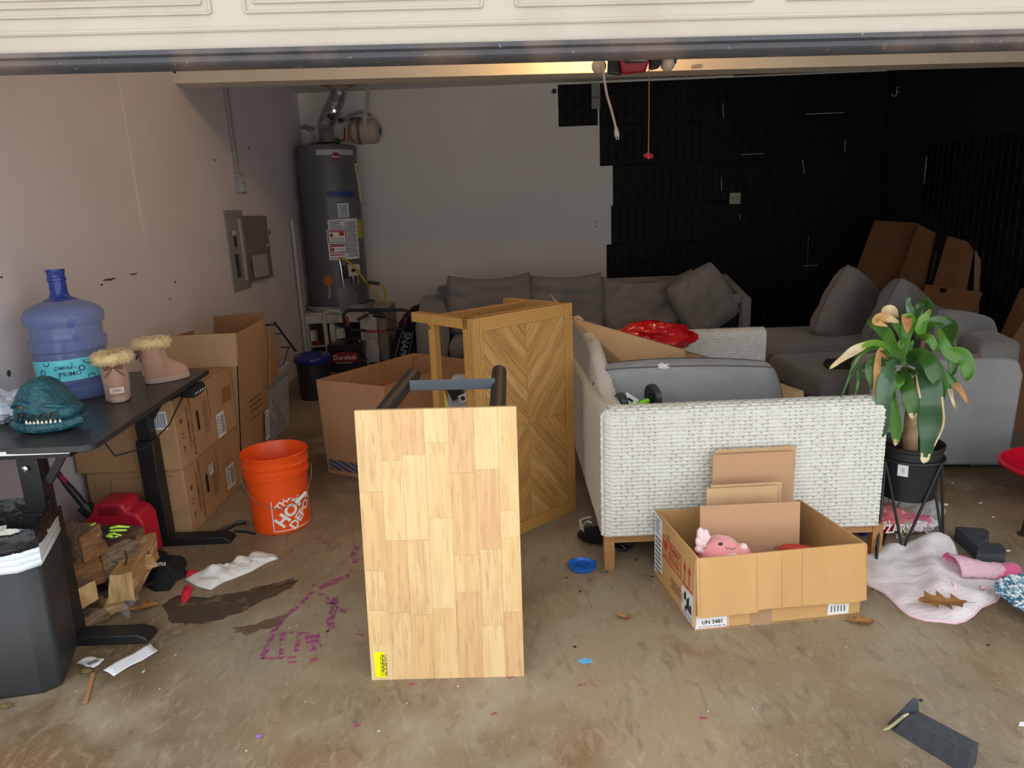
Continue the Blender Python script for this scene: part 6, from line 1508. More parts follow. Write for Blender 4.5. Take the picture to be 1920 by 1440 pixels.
b = MB(); M_ = frame(at(1182, 755, 2.82) + RZ, (1, .2, -.75), (.75, 0, 1)); b.box(-.034, .030, -.017, .017, 0, .002); wl_ = obj('white_tag', b.xf(M_), M_white, rl_)
b = MB(); b.box(-.015, .012, -.007, .003, .0022, .003); obj('tag_print', b.xf(M_), mat('navy_ink', (.01, .04, .09), .6), wl_)

# ================================================================ BACK SECTIONAL SOFA
sa = empty('sectional_sofa', 'dark grey sectional sofa facing the door in front of the back wall', 'sofa', (.6, 5.85, 0))
b = MB(); b.prism([V((-.70, 5.52, .11)), V((1.92, 5.52, .11)), V((1.92, 6.3, .11)), V((-.74, 6.3, .11))], (0, 0, .19)); obj('seat_base', b, M_sofa, sa, bevel=.03, segs=3)
b = MB(); b.prism([V((-.74, 5.50, .14)), V((-.50, 5.50, .14)), V((-.52, 6.32, .14)), V((-.78, 6.32, .14))], (0, 0, .46)); b.map(lambda p: V((p.x, p.y, p.z + (.22 * max(0, (p.y - 5.75)) if p.z > .4 else 0)))); obj('arm', b, M_sofa, sa, bevel=.05, segs=4)
b = MB(); b.box(-.62, 1.92, 6.14, 6.34, .28, .80); obj('back_frame', b, M_sofa, sa, bevel=.03, segs=3)
for k in range(3):
    x0 = -.49 + k * .78
    b = MB(); b.box(x0, x0 + .77, 5.50, 6.12, .30, .42); obj('seat_cushion', b, M_sofa, sa, bevel=.045, segs=4)
b = MB(); b.hexa([(1.865, 5.62, .11), (1.93, 5.62, .11), (1.93, 6.3, .11), (1.865, 6.3, .11), (1.865, 5.62, .66), (1.93, 5.62, .66), (1.93, 6.3, .80), (1.865, 6.3, .80)])
obj('end_frame', b, M_sofa, sa, bevel=.006)
b = MB(); b.hexa([(1.55, 5.66, .60), (1.865, 5.66, .62), (1.865, 5.70, .62), (1.55, 5.70, .60), (1.60, 5.66, .67), (1.865, 5.66, .70), (1.865, 5.70, .70), (1.60, 5.70, .67)]); obj('end_frame_top', b, M_sofa, sa, bevel=.01)
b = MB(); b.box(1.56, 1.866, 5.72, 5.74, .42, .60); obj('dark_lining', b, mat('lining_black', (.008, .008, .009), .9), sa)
for x, y in ((-.64, 5.6), (.6, 5.6), (1.86, 5.7), (1.86, 6.2), (-.68, 6.2)):
    b = MB(); b.lathe([(.022, 0), (.03, .11), (0, .11)], 12, (x, y, 0)); obj('sofa_foot', b, M_blkp, sa)
yc = 5.98
def backc(label, px0, px1, pyt, seed, tilt=0, wx=0, h_=.50, Y=yc, zc=None, sag=.06):
    a, c = at(px0, pyt, Y), at(px1, pyt, Y); cx = (a.x + c.x) / 2; z1 = max(a.z, c.z)
    return pillow('back_cushion', label, 'cushion', V((cx, Y, z1 - h_ / 2 + .01)), (math.cos(R_(tilt)), 0, math.sin(R_(tilt))), (-math.sin(R_(tilt)), .22, math.cos(R_(tilt))), (c.x - a.x) + wx, h_, .24, seed, M_sofa, group='back cushions of the sectional sofa', wr=.06, p=6, corner=.02, sag=sag, n=44)
backc('leftmost grey back cushion on the sofa along the back wall', 834, 998, 519, 1, sag=.05)
backc('second grey back cushion from the left on the back wall sofa', 992, 1132, 518, 2, sag=.04)
backc('third grey back cushion, wide and slumped, on the back wall sofa', 1126, 1310, 516, 3, tilt=3, sag=.09)
pillow('leaning_cushion', 'square grey cushion leaning on its corner at the right end of the back wall sofa', 'cushion', at(1318, 564, 5.74), (.88, .10, .48), (-.46, .15, .86), .47, .50, .22, 9, M_sofa, wr=.025, p=5, corner=.06, n=36)

# ================================================================ RIGHT SECTIONAL SOFA
sr = empty('corner_sofa', 'grey sofa on the right facing left with its plain arm towards the door', 'sofa', (2.3, 4.4, 0))
# near arm: big plain panel
b = MB()
AX0, AX1, AY = 1.83, 2.60, 3.50
P = [(AX0, .055), (AX0, .55), (AX0 + .03, .585), (AX0 + .12, .598), (AX1 - .10, .592), (AX1 - .02, .575), (AX1 + .012, .50), (AX1 - .005, .02), (AX1 - .04, .012), (AX0 + .02, .045)]
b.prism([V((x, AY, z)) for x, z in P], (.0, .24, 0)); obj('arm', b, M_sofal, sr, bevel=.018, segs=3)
b = MB(); b.prism([V((AX0, AY + .22, .10)), V((AX1, AY + .22, .06)), V((2.95, 5.3, .06)), V((1.72, 5.3, .10))], (0, 0, .22)); obj('seat_base', b, M_sofa, sr, bevel=.03, segs=3)
b = MB(); b.prism([V((2.38, AY + .02, .30)), V((AX1, AY + .02, .30)), V((3.12, 5.4, .30)), V((2.84, 5.4, .30))], (0, 0, .375)); obj('back_frame', b, M_sofa, sr, bevel=.045, segs=4)
b = MB(); b.prism([V((1.69, 3.76, .30)), V((2.42, 3.76, .30)), V((2.55, 4.52, .30)), V((1.665, 4.52, .30))], (0, 0, .15)); obj('seat_cushion', b, M_sofa, sr, bevel=.05, segs=4)
b = MB(); b.prism([V((1.665, 4.55, .20)), V((2.70, 4.55, .20)), V((2.88, 5.36, .20)), V((1.68, 5.36, .20))], (0, 0, .275)); obj('seat_cushion', b, M_sofa, sr, bevel=.04, segs=4)
b = MB(); b.box(2.40, 2.58, 3.52, 3.62, 0, .03); b.box(1.9, 2.1, 3.53, 3.60, 0, .045); obj('sofa_foot', b, M_ink, sr, bevel=.005)
b = MB(); b.hexa([(1.82, 4.00, .451), (2.10, 3.94, .451), (2.12, 4.14, .451), (1.86, 4.14, .451), (1.84, 4.02, .485), (2.10, 3.96, .485), (2.12, 4.14, .485), (1.88, 4.14, .485)])
obj('black_pouch', b, M_ink, label='flat black pouch on the right sofa seat behind the plant', cat='pouch', bevel=.01)
pillow('throw_cushion', 'large grey square cushion leaning at the far end of the right sofa', 'cushion', at(1590, 590, 5.05) , (.62, .25, -.52), (.50, .30, .80), .50, .58, .22, 12, M_sofa, wr=.02, p=5, corner=.05, n=36)
pillow('throw_cushion', 'grey square cushion behind the plant leaves on the right sofa', 'cushion', at(1684, 616, 4.65), (.60, .45, -.38), (.42, .15, .80), .56, .56, .22, 13, M_sofa, wr=.02, p=5, corner=.05, n=36)
pillow('throw_cushion', 'grey cushion slumped against the near arm of the right sofa', 'cushion', at(1800, 640, 3.92), (.85, .35, -.20), (.20, .25, .85), .46, .34, .22, 14, M_sofa, wr=.02, p=4, corner=.08, n=36)
b = MB(); b.grid(lambda u, v: at(1823 + u * 10, 664 + v * 3, AY - .001) + V((0, -.001, 0)), 4, 2); obj('pink_stain', b, mat('pink_stain', (.35, .07, .14), .9), sr)

# ================================================================ FLAT CARTONS ON THE RIGHT
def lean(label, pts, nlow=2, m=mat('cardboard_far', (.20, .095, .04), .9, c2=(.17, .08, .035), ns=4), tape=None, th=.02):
    P = [at(*p) for p in pts]; n = (P[1] - P[0]).cross(P[-1] - P[0]).normalized()
    # carry the sheet on down to the floor behind the sofa
    sl = (P[-1] - P[0]); sr_ = (P[-nlow] - P[1])
    for k, d_ in ((len(P) - 1, sl), (len(P) - nlow, sr_)):
        if d_.z < -1e-3: P[k] = P[k] + d_ * ((.012 - P[k].z) / d_.z)
    P = [P[0], P[1], P[-nlow], P[-1]] if nlow == 2 else P
    n = (P[1] - P[0]).cross(P[-1] - P[0]).normalized()
    if n.dot(V((-1, -.5, .2))) < 0: n = -n
    o = empty('leaning_carton', label, 'cardboard', sum(P, V()) / len(P), 'flattened cartons leaning on the right wall')
    b = MB(); b.prism(P, -n * th); obj('sheet', b, m, o, smooth=0)
    if tape:
        Q = [at(*p) for p in tape]; b = MB(); b.prism([q + n * .003 for q in Q], -n * .002); t_ = obj('tape_strip', b, mat('black_tape', (.012, .012, .014), .4), o, smooth=0)
        lines_ = MB(); dd = (Q[3] - Q[0]).normalized(); ee = (Q[1] - Q[0]).normalized(); lines_of_print(lines_, Q[0].lerp(Q[1], .45) + dd * .18 + n * .0036, dd, -ee, .30, 1, .01, .010, 3); obj('tape_print', lines_, mat('tape_print', (.12, .12, .12), .6), t_, smooth=0)
    return o
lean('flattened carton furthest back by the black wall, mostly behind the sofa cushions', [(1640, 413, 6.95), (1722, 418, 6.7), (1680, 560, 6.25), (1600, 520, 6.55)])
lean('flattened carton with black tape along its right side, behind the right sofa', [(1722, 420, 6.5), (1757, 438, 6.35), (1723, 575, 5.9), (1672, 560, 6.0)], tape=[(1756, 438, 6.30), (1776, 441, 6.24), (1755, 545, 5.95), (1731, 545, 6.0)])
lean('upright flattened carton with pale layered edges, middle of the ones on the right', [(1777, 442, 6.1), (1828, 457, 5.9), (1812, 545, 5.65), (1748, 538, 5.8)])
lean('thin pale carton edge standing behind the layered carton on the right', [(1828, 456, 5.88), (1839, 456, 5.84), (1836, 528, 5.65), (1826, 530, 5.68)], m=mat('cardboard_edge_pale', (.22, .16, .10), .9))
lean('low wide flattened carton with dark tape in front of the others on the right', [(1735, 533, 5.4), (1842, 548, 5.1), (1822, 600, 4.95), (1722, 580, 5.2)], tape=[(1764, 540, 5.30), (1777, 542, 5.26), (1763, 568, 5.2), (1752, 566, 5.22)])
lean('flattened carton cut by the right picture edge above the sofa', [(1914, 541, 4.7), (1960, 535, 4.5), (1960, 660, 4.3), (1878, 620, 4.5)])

# hanging rod bracket on the back wall
rbk = empty('rod_bracket', 'thin white metal rod bracket high on the black wall at the right', 'bracket', at(1680, 175, 7.35))
b = MB(); b.tube([at(1672, 176, 7.2), at(1676, 181, 7.2), at(1681, 178, 7.2), at(1682, 164, 7.2), at(1742, 160, 7.45)], .006, 6); obj('bracket_arm', b, mat('bracket_grey', (.35, .35, .35), .5), rbk)
b = MB(); b.tube([at(1682, 170, 7.2), at(1730, 202, 7.45)], .005, 6); obj('bracket_brace', b, MATS['bracket_grey'], rbk)

# ================================================================ GARAGE DOOR OPENER
op = empty('door_opener', 'red and black garage door opener hanging from the ceiling', 'door opener', (.73, 4.0, 2.10))
M_opr = mat('opener_red', (.30, .012, .03), .4)
p0, p1 = at(1160, 138, 4.0), at(1218, 134, 4.0)
b = MB(); b.hexa([at(1166, 140, 3.95), at(1210, 136, 3.95), at(1210, 136, 4.3), at(1166, 140, 4.3), at(1160, 108, 3.92), at(1220, 106, 3.92), at(1220, 106, 4.35), at(1160, 108, 4.35)]); obj('motor_cover', b, M_opr, op, bevel=.012, segs=3)
b = MB(); b.hexa([at(1138, 139, 3.98), at(1166, 142, 3.98), at(1166, 142, 4.28), at(1138, 139, 4.28), at(1140, 100, 3.98), at(1162, 100, 3.98), at(1162, 100, 4.28), at(1140, 100, 4.28)]); obj('left_housing', b, M_blkp, op, bevel=.012, segs=3)
b = MB(); b.hexa([at(1218, 133, 3.98), at(1236, 128, 3.98), at(1236, 128, 4.28), at(1218, 133, 4.28), at(1218, 100, 3.98), at(1244, 100, 3.98), at(1244, 100, 4.28), at(1218, 100, 4.28)]); obj('right_housing', b, M_blkp, op, bevel=.012, segs=3)
b = MB(); q = at(1190, 118, 3.90); b.hexa([at(1172, 120, 3.915), at(1210, 117, 3.915), at(1210, 117, 3.93), at(1172, 120, 3.93), at(1170, 106, 3.90), at(1214, 104, 3.90), at(1214, 104, 3.93), at(1170, 106, 3.93)]); obj('front_badge', b, M_ink, op)
b = MB(); lines_of_print(b, at(1181, 114, 3.894), (1, 0, -.04), (0, 0, 1), .08, 1, .01, .014, 3); obj('badge_print', b, M_white, op, smooth=0)
for (px, py) in ((1123, 124), (1252, 119)):
    b = MB(); b.ball(at(px, py, 4.1), .040, nu=20, nv=14); obj('bulb', b, mat('bulb_glass', (.62, .52, .42), .3), op)
for x in (.64, .84):
    b = MB(); b.bar((x, 4.25, 2.22), (x, 4.25, ZC), .025, .004); obj('hanging_strap', b, M_metal, op)
b = MB(); b.box(.71, .77, 1.8, 4.0, 2.24, 2.27); obj('rail', b, M_metal, op)
# the lit lamp on top of the opener, hidden behind the door from here
lamp = empty('opener_lamp', 'warm lit bulb above the garage door opener', 'lamp', (.55, 4.28, 2.36))
b = MB(); b.ball((.55, 4.28, 2.40), .028, nu=16, nv=10); obj('bulb', b, mat('lit_bulb', (1, .62, .28), emis=330), lamp)
b = MB(); b.lathe([(.015, 0), (.015, .12), (.03, .185), (0, .185)], 12, (.55, 4.28, 2.43)); obj('lamp_holder', b, M_white, lamp)
pc2 = empty('power_cord', 'cream power cord with a plug hanging from the opener', 'cord', at(1156, 258, 4.0))
b = MB(); b.tube([at(1131, 120, 4.0), at(1133, 150, 4.0), at(1138, 178, 4.0), at(1146, 205, 4.0), at(1153, 232, 4.0), at(1155, 242, 4.0)], .0065, 8); obj('cord', b, mat('cream_cord', (.50, .42, .34), .5), pc2)
b = MB(); b.tube([at(1155, 238, 4.0), at(1156, 248, 4.0), at(1157, 256, 4.0)], [.007, .013, .014], 10); pl = obj('plug', b, mat('plug_cream', (.55, .48, .40), .5), pc2)
for d in (-2, 2): b = MB(); b.bar(at(1157 + d, 255, 4.0), at(1158 + d, 262, 4.0), .002, .005); obj('prong', b, M_metal, pl)
rc2 = empty('release_cord', 'thin red release cord with a red handle hanging from the opener', 'cord', at(1217, 295, 4.0))
b = MB(); b.tube([at(1217, 108, 4.0), at(1217, 200, 4.0), at(1216, 288, 4.0)], .003, 6); obj('cord', b, mat('orange_cord', (.45, .12, .05), .7), rc2)
b = MB(); b.tube([at(1208, 294, 4.0), at(1216, 289, 4.0), at(1224, 294, 4.0)], .010, 8); b.tube([at(1216, 289, 4.0), at(1217, 298, 4.0)], .012, 8); obj('red_handle', b, M_red, rc2)
b = MB(); c = at(1305, 125, 4.69); b.hexa([c + V((-.03, 0, -.006)), c + V((.03, 0, -.002)), c + V((.03, .005, -.002)), c + V((-.03, .005, -.006)), c + V((-.025, 0, .010)), c + V((.035, 0, .016)), c + V((.035, .005, .016)), c + V((-.025, .005, .010))]); obj('tape_scrap', b, mat('scrap', (.3, .26, .2), .7), label='small torn tape scrap on the cream beam', cat='tape')
# ================================================================ SMALL OPEN CARTON IN FRONT
rnd = random.Random(41)
M_cf = mat('cardboard_front', (.60, .35, .14), .8, c2=(.54, .305, .115), ns=4, bump=.15, bs=150, st=(1, 1, .3))
so = empty('small_open_carton', 'open brown carton with torn front flap and shipping marks in front of the wicker sofa', 'box', (.87, 2.36, 0))
q0, q1, q2, q3 = V((.590, 2.148, 0)), V((1.178, 2.205, 0)), V((1.108, 2.590, 0)), V((.532, 2.545, 0)); H2 = .275
def wallp(p, q, z0, z1, inn, o0=0, o1=0): return [p + V((0, 0, z0)), q + V((0, 0, z0)), q + inn + V((0, 0, z0)), p + inn + V((0, 0, z0)), p + V((0, 0, z1)), q + V((0, 0, z1)), q + inn + V((0, 0, z1)), p + inn + V((0, 0, z1))]
cen = (q0 + q1 + q2 + q3) / 4
sd = {}
for nm, p, q, z1 in (('front_wall', q0, q1, .262), ('right_wall', q1, q2, H2), ('back_wall', q2, q3, H2 - .005), ('left_wall', q3, q0, H2)):
    inn = ((cen - (p + q) / 2).normalized()) * .006
    b = MB(); b.hexa(wallp(p, q, 0, z1, inn)); sd[nm] = obj(nm, b, M_cf, so, smooth=0)
b = MB(); b.add([q0 + V((0, 0, .004)), q1 + V((0, 0, .004)), q2 + V((0, 0, .004)), q3 + V((0, 0, .004))], [(0, 1, 2, 3)]); obj('carton_floor', b, M_cardin, so, solid=.004)
# outer flap folded down over the front: hangs a little off the wall, lower edge torn
fd = (q1 - q0).normalized(); fn = V((fd.y, -fd.x, 0)); L2 = (q1 - q0).length
def fp_(u, z, o=.02): return q0 + fd * (u * L2) + fn * o + V((0, 0, z))
edge = [(-.005, .272, .004), (1.0, .275, .004), (1.005, .27, .01), (1.01, .072, .026), (.985, .070, .026), (.90, .064, .024), (.82, .064, .024), (.81, .070, .024), (.42, .072, .022), (.36, .070, .022), (.355, .062, .022), (.02, .060, .022), (.0, .064, .022)]
P = [fp_(*e) for e in edge]; b = MB(); b.prism(P, fn * -.005); ff = obj('front_flap', b, M_cf, so, smooth=0)
for u in (.015, .35, .36 + .14, .62):
    b = MB(); b.bar(fp_(u, .268, .0055), fp_(u + .002, .075, .0245), .0016, .001, fn); obj('crease', b, mat('crease_light', (.60, .38, .19), .8), ff)
b = MB(); b.hexa([fp_(-.02, .02, .002), fp_(.0, .02, .006), fp_(.0, .02, .0), fp_(-.02, .02, 0), fp_(-.01, .262, .002), fp_(.005, .262, .004), fp_(.005, .262, 0), fp_(-.01, .262, 0)]); obj('corner_fold', b, M_cardin, so, smooth=0)
# hazard label wrapping the near corner
M_lw = mat('label_white', (.80, .80, .78), .5); ld_ = (q3 - q0).normalized(); ln = V((ld_.y, -ld_.x, 0)) * 1.0
if ln.dot(q0 - cen) < 0: ln = -ln
LM = frame(q0 + ln * .0015, -ld_, (0, 0, 1)); FM = frame(q0 + fn * .0015, fd, (0, 0, 1))
b = MB(); b.add([LM @ V(q) for q in ((-.125, .004, 0), (0, .004, 0), (0, .125, 0), (-.125, .115, 0))], [(0, 1, 2, 3)]); hz = obj('hazard_label', b, M_lw, so, smooth=0)
b = MB(); b.add([FM @ V(q) for q in ((0, .004, 0), (.118, .004, 0), (.118, .058, 0), (0, .058, 0))], [(0, 1, 2, 3)]); hz2 = obj('hazard_label', b, M_lw, so, smooth=0)
def dashes(b, M_, a, c, n, wd=.005):
    a, c = V(a), V(c); d = (c - a) / n; s_ = V((-d.y, d.x, 0)).normalized() * wd
    for k in range(n):
        p = a + d * k; b.add([M_ @ (p - s_ * .5 + V((0, 0, .0006))), M_ @ (p + d * .5 - s_ * .5 + V((0, 0, .0006))), M_ @ (p + d * .9 + s_ * .5 + V((0, 0, .0006))), M_ @ (p + d * .4 + s_ * .5 + V((0, 0, .0006)))], [(0, 1, 2, 3)])
b = MB(); dashes(b, LM, (-.122, .007, 0), (-.002, .007, 0), 13); dashes(b, LM, (-.122, .112, 0), (-.002, .121, 0), 13); dashes(b, LM, (-.122, .007, 0), (-.122, .112, 0), 11); dashes(b, LM, (-.008, .007, 0), (-.008, .121, 0), 11)
obj('border_print', b, M_redink, hz, smooth=0)
b = MB(); dashes(b, FM, (.002, .007, 0), (.116, .007, 0), 14); dashes(b, FM, (.114, .007, 0), (.114, .056, 0), 6); obj('border_print', b, M_redink, hz2, smooth=0)
b = MB(); b.join(text('UN 3481', .020, FM @ Matrix.Translation((.060, .030, .0008)), .02)); b.join(text('43', .034, FM @ Matrix.Translation((.040, .060, .0004)), .05)); lines_of_print(b, FM @ V((.012, .014, .0005)), fd, (0, 0, 1), .095, 1, .004, .0022, 4)
obj('un_number_text', b, M_ink, hz2, smooth=0)
b = MB()
for k, (x, y, w_, h_) in enumerate(((-.098, .070, .022, .032), (-.075, .045, .026, .044), (-.050, .040, .020, .034), (-.088, .034, .018, .020), (-.062, .084, .012, .012))):
    b.add([LM @ V(q) for q in ((x, y, .0008), (x + w_, y - .002, .0008), (x + w_ * .9, y + h_, .0008), (x + .004, y + h_ * .9, .0008))], [(0, 1, 2, 3)])
obj('package_print', b, M_ink, hz, smooth=0)
b = MB(); lines_of_print(b, LM @ V((-.110, .026, .0008)), -ld_, (0, 0, 1), .09, 3, .006, .0025, 5); obj('small_print', b, mat('print_grey', (.16, .16, .18), .8), hz, smooth=0)
# long side: fragile mark, arrows, label sheet
def lp(u, z, o=.0012): return q0 + ld_ * u + ln * o + V((0, 0, z))
b = MB(); M_ = frame(lp(.215, .170), -ld_, (0, 0, 1))
def rect(b, M_, x0, y0, x1, y1, z=.0004): b.add([M_ @ V(q) for q in ((x0, y0, z), (x1, y0, z), (x1, y1, z), (x0, y1, z))], [(0, 1, 2, 3)])
for r_ in ((-.095, -.045, .085, -.041), (-.095, .041, .085, .045), (-.095, -.045, -.091, .045), (.081, -.045, .085, .045), (-.040, -.045, -.037, .045)): rect(b, M_, *r_)
for a_ in range(10):   # glass symbol
    t0, t1 = PI + PI * a_ / 10, PI + PI * (a_ + 1) / 10
    b.add([M_ @ V((-.066, .030, .0004)), M_ @ V((-.066 + .018 * math.cos(t0), .030 + .040 * math.sin(t0), .0004)), M_ @ V((-.066 + .018 * math.cos(t1), .030 + .040 * math.sin(t1), .0004))], [(0, 1, 2)])
rect(b, M_, -.068, -.030, -.064, -.008); rect(b, M_, -.080, -.034, -.052, -.030)
b.join(text('FRAGILE', .026, M_ @ Matrix.Translation((.022, .024, .0002)), .03)); b.join(text('HANDLE WITH CARE', .0105, M_ @ Matrix.Translation((.022, .004, .0002)), .03))
lines_of_print(b, M_ @ V((-.030, -.010, .0002)), -ld_, (0, 0, 1), .10, 3, .009, .005, 6)
obj('fragile_print', b, M_redink, sd['left_wall'], smooth=0)
b = MB(); M_ = frame(lp(.075, .170), -ld_, (0, 0, 1))
for x in (-.022, .018):
    rect(b, M_, x - .003, -.036, x + .003, .018); b.add([M_ @ V(q) for q in ((x - .012, .012, .0004), (x + .012, .012, .0004), (x, .042, .0004))], [(0, 1, 2)])
rect(b, M_, -.05, -.048, .045, -.043)
obj('arrow_print', b, M_redink, sd['left_wall'], smooth=0)
b = MB(); b.add([lp(.315, .045), lp(.398, .02), lp(.398, .273), lp(.315, .262)], [(0, 1, 2, 3)]); ls = obj('shipping_label', b, M_lw, so, smooth=0)
b = MB(); M_ = frame(lp(.357, .15, .0018), -ld_, (0, 0, 1))
for k in range(8): rect(b, M_, -.030, -.115 + k * .019, .030, -.106 + k * .019)
for k in range(5): rect(b, M_, -.030, .045 + k * .013, .018 - .01 * (k % 2), .050 + k * .013)
obj('label_print', b, mat('print_grey', (.16, .16, .18), .8), ls, smooth=0)
b = MB(); lines_of_print(b, lp(.22, .075), -ld_, (0, 0, 1), .12, 3, .014, .006, 9); lines_of_print(b, lp(.27, .225, .0012), -ld_, (0, 0, 1), .03, 2, .014, .005, 9); obj('side_print', b, M_inkb, sd['left_wall'], smooth=0)
b = MB(); b.add([fp_(.80, .012, .0015), fp_(.93, .012, .0015), fp_(.93, .075, .0015), fp_(.80, .060, .0015)], [(0, 1, 2, 3)]); cs = obj('corner_sticker', b, M_lw, so, smooth=0)
b = MB(); 
for k in range(5): b.add([fp_(.82 + k * .02, .022, .0022), fp_(.828 + k * .02, .022, .0022), fp_(.826 + k * .02, .045, .0022), fp_(.818 + k * .02, .045, .0022)], [(0, 1, 2, 3)])
obj('sticker_print', b, mat('print_grey', (.16, .16, .18), .8), cs, smooth=0)
b = MB(); b.add([fp_(.33, .0, .0012), fp_(.46, .0, .0012), fp_(.46, .06, .0012), fp_(.33, .06, .0012)], [(0, 1, 2, 3)]); obj('tape_strip', b, M_tape, so, smooth=0)
# loose cardboard sheets standing in it
def sheet(label, x0, x1, y, z0, z1, tilt=.06, m=M_card2, group='cardboard sheets in the small carton'):
    b = MB(); b.hexa([(x0, y - tilt, z0), (x1, y - tilt + .006, z0), (x1, y - tilt + .011, z0), (x0, y - tilt + .005, z0), (x0, y, z1), (x1, y + .006, z1), (x1, y + .011, z1), (x0, y + .005, z1)])
    return obj('cardboard_sheet', b, m, label=label, cat='cardboard', group=group, bevel=.0015)
M_cs = mat('cardboard_tan', (.52, .30, .17), .85, c2=(.47, .27, .15), wave=(60, 1, 'Z'), lo=.3, hi=.7, bump=.1)
sheet('tallest cardboard sheet, standing against the wicker sofa at the back of the small carton', .745, 1.052, 2.525, .02, .495, .01, M_cs)
sheet('slightly taller cardboard sheet edge right behind the tallest front one', .757, 1.068, 2.545, .02, .507, .01, M_card2)
sheet('middle cardboard sheet with rounded corner behind the front sheet in the small carton', .700, .965, 2.44, .02, .395, .03, M_card2)
sheet('cardboard sheet edge showing just right of the middle sheet', .72, .985, 2.455, .02, .402, .03, M_card2)
sheet('wide front cardboard sheet behind the pink plush in the small carton', .655, 1.018, 2.36, .01, .363, .03, M_cs)
# plush axolotl
M_pink = mat('pink_plush', (.80, .30, .30), .95, bump=.15, bs=200, sheen=.6); M_pinkl = mat('pale_plush', (.85, .62, .64), .95, bump=.4, bs=120, sheen=.6)
M_wp = mat('white_plush', (.85, .80, .76), .95, bump=.3, bs=150, sheen=.4)
ap = empty('axolotl_plush', 'pink axolotl plush toy with white frilly gills in the small carton', 'plush toy', (.74, 2.25, .12))
pc = at(1352, 1035, 2.26)
b = MB(); b.ball(pc + V((.0, 0, -.012)), .082, .075, .070, 26, 18, lambda d: 1 + .03 * noise.noise(d * 2) - .12 * max(0, d.x) * max(0, d.z)); obj('body', b, M_pink, ap, smooth=80)
b = MB(); b.ball(at(1385, 1036, 2.235), .040, .042, .030, 18, 12); obj('snout', b, M_pink, ap, smooth=80)
b = MB(); b.ball(at(1368, 1052, 2.205), .058, .040, .030, 18, 12); obj('belly', b, M_wp, ap, smooth=80)
for i, (x0, y0, x1, y1, r) in enumerate(((1318, 1022, 1313, 990, .013), (1320, 1024, 1324, 993, .012), (1316, 1028, 1309, 1008, .012), (1318, 1034, 1306, 1026, .013), (1322, 1020, 1329, 1002, .010))):
    b = MB(); a, c = at(x0, y0, 2.24), at(x1, y1, 2.235); b.tube([a, a.lerp(c, .5) + V((-.004, 0, 0)), a.lerp(c, .85), c], [r * .6, r, r * .95, r * .35], 10); obj('gill_frond', b, M_pinkl, ap, smooth=80)
b = MB(); b.ball(at(1394, 1026, 2.225), .014, .014, .014, 10, 8); b.ball(at(1390, 1033, 2.222), .011, .011, .011, 10, 8); obj('gill_tuft', b, M_pinkl, ap, smooth=80)
b = MB(); b.ball(at(1351, 1020, 2.188), .0085, .003, .006, 12, 8); obj('eye', b, M_ink, ap)
b = MB(); b.tube([at(1360, 1026, 2.189), at(1364, 1030, 2.189), at(1368, 1027, 2.189), at(1372, 1031, 2.190), at(1376, 1028, 2.192), at(1380, 1029, 2.193)], .0012, 5); obj('mouth_stitch', b, M_ink, ap)
b = crumple(at(1316, 1040, 2.28), .03, .03, .012, 1.2, flatb=False); obj('red_scrap', b, mat('red_cloth', (.40, .02, .03), .8), label='dark red scrap beside the pink plush in the small carton', cat='scrap', smooth=30)
b = crumple(at(1490, 1028, 2.30) + V((0, 0, -.012)), .055, .03, .010, 4.2, flatb=False); obj('red_cloth', b, mat('red_cloth2', (.55, .05, .03), .8), label='orange red cloth edge in front of the front cardboard sheet', cat='cloth', smooth=30)
b = MB(); b.tube([at(1450, 1036, 2.26), at(1452, 1028, 2.27), at(1462, 1024, 2.28), at(1472, 1028, 2.28), at(1474, 1034, 2.27)], .0012, 5); obj('brown_string', b, mat('string_brown', (.18, .09, .04), .8), label='thin brown string loop in the small carton', cat='string')

# ================================================================ PLANT AND STAND
M_potb = mat('black_pot', (.016, .016, .018), .42, bump=.04, bs=60)
PC = V((1.628, 2.765, 0))
ps_ = empty('plant_stand', 'black wire hairpin plant stand holding the black pot', 'plant stand', PC)
apex = [PC + V((.128 * math.cos(R_(a)), .128 * math.sin(R_(a)), .372)) for a in (-160, -55, 25, 115)]
feet = [fl(1692, 1032, .006), fl(1768, 1022, .006), PC + V((.06, .19, .006)), V((1.412, 2.548, .006))]
for i in range(4):
    for j in (i, (i + 3) % 4):
        b = MB(); b.tube([apex[i], apex[i].lerp(feet[j], .5), feet[j]], .0056, 8); obj('leg_rod', b, M_blk, ps_)
b = MB(); b.tube([PC + V((.128 * math.cos(a), .128 * math.sin(a), .374)) for a in [2 * PI * k / 40 for k in range(40)]], .006, 8, closed=True); obj('top_ring', b, M_blk, ps_)
for i in range(4):
    b = MB(); b.tube([feet[i], (feet[i] + feet[(i + 3) % 4]) / 2 + V((0, 0, 0)), feet[(i + 3) % 4]], .0045, 6) if i in (3, 0) else b.ball(feet[i], .008, nu=8, nv=6); obj('foot_link', b, M_blk, ps_)
po = empty('potted_plant', 'drooping green corn plant with brown tips in a black pot', 'plant', PC + V((0, 0, .2)))
prof = [(0, .20), (.100, .20), (.106, .205), (.120, .365), (.122, .372), (.1205, .385), (.122, .40), (.1215, .41), (.127, .415), (.128, .43), (.124, .432), (.119, .425), (.115, .38), (0, .38)]
b = MB(); b.lathe([(r, z) for r, z in prof], 48, PC); obj('pot', b, M_potb, po)
b = MB(); b.lathe([(0, .386), (.06, .392), (.115, .384)], 24, PC); obj('soil', b, mat('potting_soil', (.03, .022, .016), .95, bump=1, bs=90), po)
